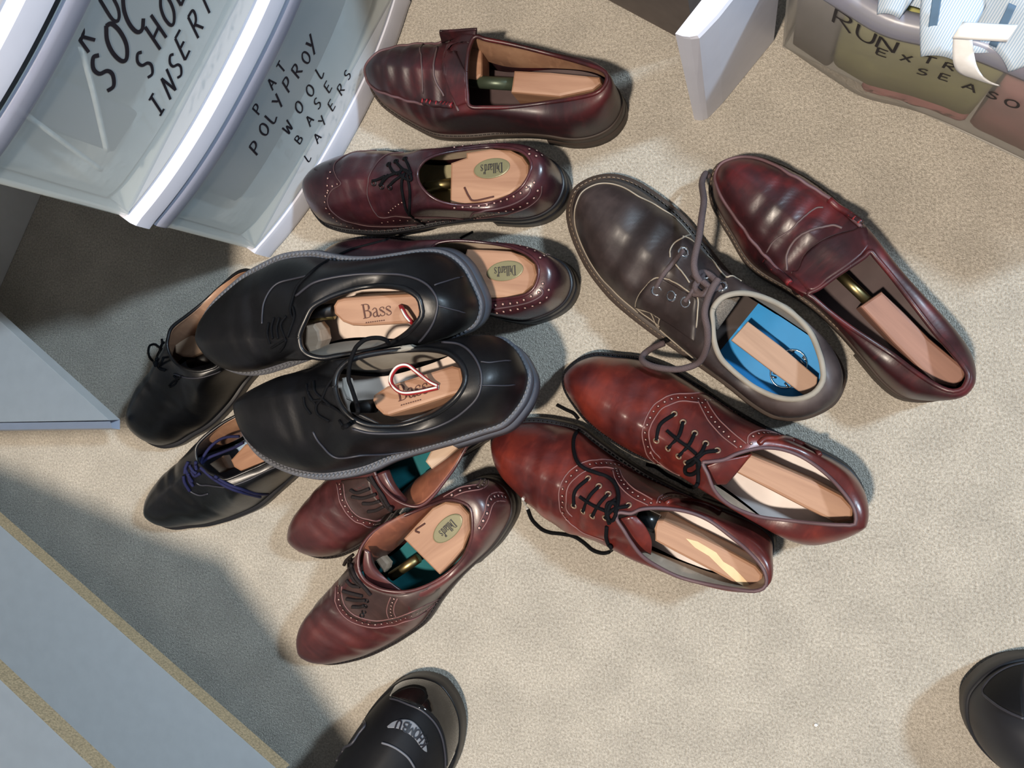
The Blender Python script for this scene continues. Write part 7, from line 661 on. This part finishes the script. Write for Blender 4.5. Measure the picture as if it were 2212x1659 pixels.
S_['S7']=build_shoe('S7','oxford_shoe','smooth black oxford with loose purplish laces, heel under the lower black derby','shoe','pair of smooth black oxfords',dict(b2,lace='purple_lace'))
b3=dict(leather='brown_burgundy',lining='rust_lining',insole='teal_insole',sole='darkedge',lace='darkbrown_lace',edge='edge_ox',welt=('darkmetal',.0028,.0008,.0045,.4),bind=.0017,bindm='brown_burgundy',facing='facing_brown',lace_off=.0008)
S_['S8']=build_shoe('S8','brogue_shoe','reddish brown brogue half covered by the black derby above it','shoe','pair of reddish brown teal-lined brogues',b3)
S_['S9']=build_shoe('S9','brogue_shoe','reddish brown brogue with teal insole nearest the shiny boot','shoe','pair of reddish brown teal-lined brogues',b3)
b4=dict(leather='red_brown',lining='beige_lining',insole='white_insole',sole='blackedge',lace='black_lace',edge='edge_ox',welt=('darkmetal',.0028,.0008,.0045,.35),bind=.0017,bindm='edge_ox')
S_['S10']=build_shoe('S10','brogue_shoe','glossy red-brown brogue whose long black lace trails on the carpet, toe at the black derby','shoe',oxf,b4)
S_['S11']=build_shoe('S11','brogue_shoe','glossy red-brown brogue squeezed between its mate and the dark brown casual shoe','shoe',oxf,b4)
S_['S12']=build_shoe('S12','casual_shoe','dark brown casual lace-up with thick brown laces and blue insole','shoe',None,dict(leather='dark_brown',lining='greige_lining',insole='blue_insole',sole='brownsole',lace='brown_lace',edge='edge_ox',welt=('tanthread',.003,.0007,.0045,.3),bind=.0026,sock='dark_sock',bindm='greige_lining',insole_x=.105))
mb=MB(); c,e=[Vector(p) for p in X['s12logo']]; c.z=e.z=DATA['S12']['hh']+.0172
a_=(e-c); pr=Vector((-a_.y,a_.x,0)).normalized(); 
mb.tube([c+a_*1.25*math.cos(k*math.pi/12)+pr*.014*math.sin(k*math.pi/12) for k in range(24)],.0008,5,True)
for k in range(-4,5): mb.tube([c+a_*(k*.24)+pr*.009,c+a_*(k*.24+.1)+pr*.004],.0009,5); mb.tube([c+a_*(k*.24)-pr*.009,c+a_*(k*.24+.1)-pr*.004],.0009,5)
mb.build('insole_emblem',MATS['chrome'],S_['S12'][0])
leather('boot_nylon',(7,8,11),(10,11,15),(16,17,22),.6,1.2,.2,.25,.0); mat('patent',(14,13,13),.07,coat=.6); mat('label_grey',(112,115,122),.6); mat('boot_rubber',(13,13,15),.45); mat('clog_rubber',(26,27,33),.5); mat('navy_nylon',(13,14,30),.6)
S_['B1']=build_shoe('B1','snow_boot','black snow boot with patent toe cap and pale grey crescent label','boot',None,dict(leather='boot_nylon',lining='navy_nylon',insole='dark_insole',sole='boot_rubber',edge='edge_dark',bind=.008,bindm='navy_nylon',toe_cap='patent',label_patch='label_grey'))
r_,bv=S_['B1']; mb=MB(); tx=[(ch,Vector(p),Vector(q)) for ch,p,q in X['boot_text']]
for i,(ch,p,q) in enumerate(tx):
    a=tx[max(0,i-1)][1]; b=tx[min(len(tx)-1,i+1)][1]; rt=(b-a); rt=(rt-q*rt.dot(q)).normalized(); u=q.cross(rt)
    gl,wd=HAND[ch]; H_=.0085
    for k,pl in enumerate(gl):
        pts=dens(pl); P=[]
        for g in pts:
            pp=p+rt*(g.x-wd/2)*H_*.9+u*(g.y-.5)*H_; h=bv.find_nearest(pp); P.append(h[0]+h[1]*(.0016+.00004*k))
        mb.ribbon(P,.0008,[q]*len(P),.0003)
mb.build('lettering',MATS['ink'],r_)
S_['B2']=build_shoe('B2','clog','matte black round-toed shoe cut off at the right edge of the photo','shoe',None,dict(leather='clog_rubber',lining='black_lining',insole='dark_insole',sole='clog_rubber',edge='edge_dark',bind=.003,vamp='boot_nylon'))
# ---------------- shoe trees ----------------
def text_on(mb,word,glyphs,o,r,u,H_,wscale=1.,gap=.14):
    nrm=r.cross(u).normalized(); x=0
    tot=sum(glyphs[c][1] for c in word)
    for c in word:
        gl,wd=glyphs[c]
        for k,(pl,hw) in enumerate(gl):
            P=[o+r*(x+g.x)*H_*wscale+u*g.y*H_+nrm*(.0002+.00003*k) for g in dens(pl)]
            mb.ribbon(P,hw*H_*.5*1.5,[nrm]*len(P),.0002)
        x+=wd+.0
    return x
def build_tree(key,label,dirty=None):
    D=DATA[key]; t=D['tree']; root=thing('shoe_tree' if key!='S12' else 'wooden_lath',label,'shoe tree' if key!='S12' else 'lath',D['loc'],D['rot'],'cedar shoe trees' if key!='S12' else None)
    hb=None
    for nm,poly,zt,z0,mm in t['blocks']:
        if key=='S13': mm='redwood'
        mb=MB(); P=[Vector((p[0],p[1],0)) for p in poly]
        mb.prism(P,z0,zt,.0028 if key!='S12' else .001); o=mb.build(nm if key!='S12' else 'slat',MATS[mm],root,smooth=False)
        if hb is None: hb=o
    for k in('tube','bar'):
        if k in t:
            pts,r,mm=t[k]; mb=MB(); mb.tube(pts,r,14); o=mb.build('tension_rod' if k=='tube' else 'spring_bar',MATS[mm],root)
    if 'plate' in t: mb=MB(); mb.prism([Vector(p) for p in t['plate']],.036,.041,.0008); mb.build('brass_plate',MATS['brass'],root,smooth=False)
    if 'groove' in t: mb=MB(); mb.tube(spline(t['groove'],False,6),.0009,5); mb.build('groove_shade',MATS['burnt'],root)  # thin dark tube drawn as the shade line of a groove
    if 'streak' in t: mb=MB(); mb.prism([Vector(p) for p in t['streak']],.0655,.0663); mb.build('sapwood_streak',MATS['sapwood'],hb,smooth=False)
    if 'badge' in t:
        c,a,b,p0,p1=[Vector(v) for v in t['badge']]; a=a-c; b=b-c; nz=Vector((0,0,1)); b=nz.cross(a)*.52
        mb=MB(); ring=[c+a*math.cos(k*math.pi/16)+b*math.sin(k*math.pi/16) for k in range(32)]
        mb.add([q+nz*-.0005 for q in ring]+[q+nz*.0008 for q in ring]+[c+(q-c)*.93+nz*.0011 for q in ring],[(k,(k+1)%32,32+(k+1)%32,32+k) for k in range(32)]+[(32+k,32+(k+1)%32,64+(k+1)%32,64+k) for k in range(32)]+[tuple(64+k for k in range(32))])
        bd=mb.build('badge',MATS['badge'],root,smooth=False)
        r=(p1-p0); r.z=0; ln=r.length*1.0; r.normalize(); u=nz.cross(r); w_=sum(SER[q][1] for q in "Dillard's"); H_=.0088; ws=ln/(w_*H_)
        mb=MB(); text_on(mb,"Dillard's",SER,c-r*ln*.5-u*H_*.45+nz*.0012,r,u,H_,ws); mb.build('lettering',MATS['ink'],bd)
    if 'text' in t:
        a,b,c=[Vector(v) for v in t['text']]; r=(b-a); ln=r.length; r.normalize(); H_=(c-a).length*.97; u=Vector((0,0,1)).cross(r); w_=sum(SER[q][1] for q in 'Bass')
        mb=MB(); text_on(mb,'Bass',SER,a,r,u,H_,ln/(w_*H_)*1.0); mb.build('branded_lettering',MATS['burnt'],hb)
        mb=MB(); # tiny illegible line below the word
        for k in range(9): mb.ribbon([a-u*.004+r*ln*(.05+k*.075),a-u*.004+r*ln*(.09+k*.075)],.0005,[Vector((0,0,1))]*2,.0003)
        mb.build('small_print',MATS['burnt'],hb,kind='stuff')
    if 'loop' in t:
        P=spline(t['loop'],False,8)
        for nm,off,wd,mm in (('loop_core',0,.0019,'redthread'),('loop_edge',.0022,.0009,'loopwhite'),('loop_edge',-.0022,.0009,'loopwhite')):
            mb=MB(); mb.tube([p+Vector((0,0,off)) for p in P],wd,6,False,1.0 if off else 1.3); mb.build(nm,MATS[mm],root)
mat('redthread',(165,28,34)); 
build_tree('S1','shoe tree with plain cedar heel block and dark green rod in the worn loafer')
build_tree('S13','reddish weathered shoe tree with brass rod in the bright burgundy loafer')
build_tree('S2','cedar shoe tree with full oval badge in the uncovered oxblood wingtip')
build_tree('S3','cedar shoe tree with oval badge in the wingtip under the black derby')
build_tree('S4','cedar shoe tree with burnt lettering in the upper black derby, loop half hidden')
build_tree('S5','cedar shoe tree with a red and white loop lying over its lettering, lower black derby')
build_tree('S6','wooden shoe tree in the black oxford with a small lace bow')
build_tree('S7','wooden shoe tree in the black oxford with purplish laces')
build_tree('S8','pale shoe tree end showing in the half covered brown brogue')
build_tree('S9','cedar shoe tree with oval badge over a teal insole')
build_tree('S10','long cedar shoe tree with black rod in the red-brown brogue nearest the carpet')
build_tree('S11','long cedar shoe tree without visible rod in the middle red-brown brogue')
build_tree('S12','flat wooden lath lying lengthwise over the blue insole')
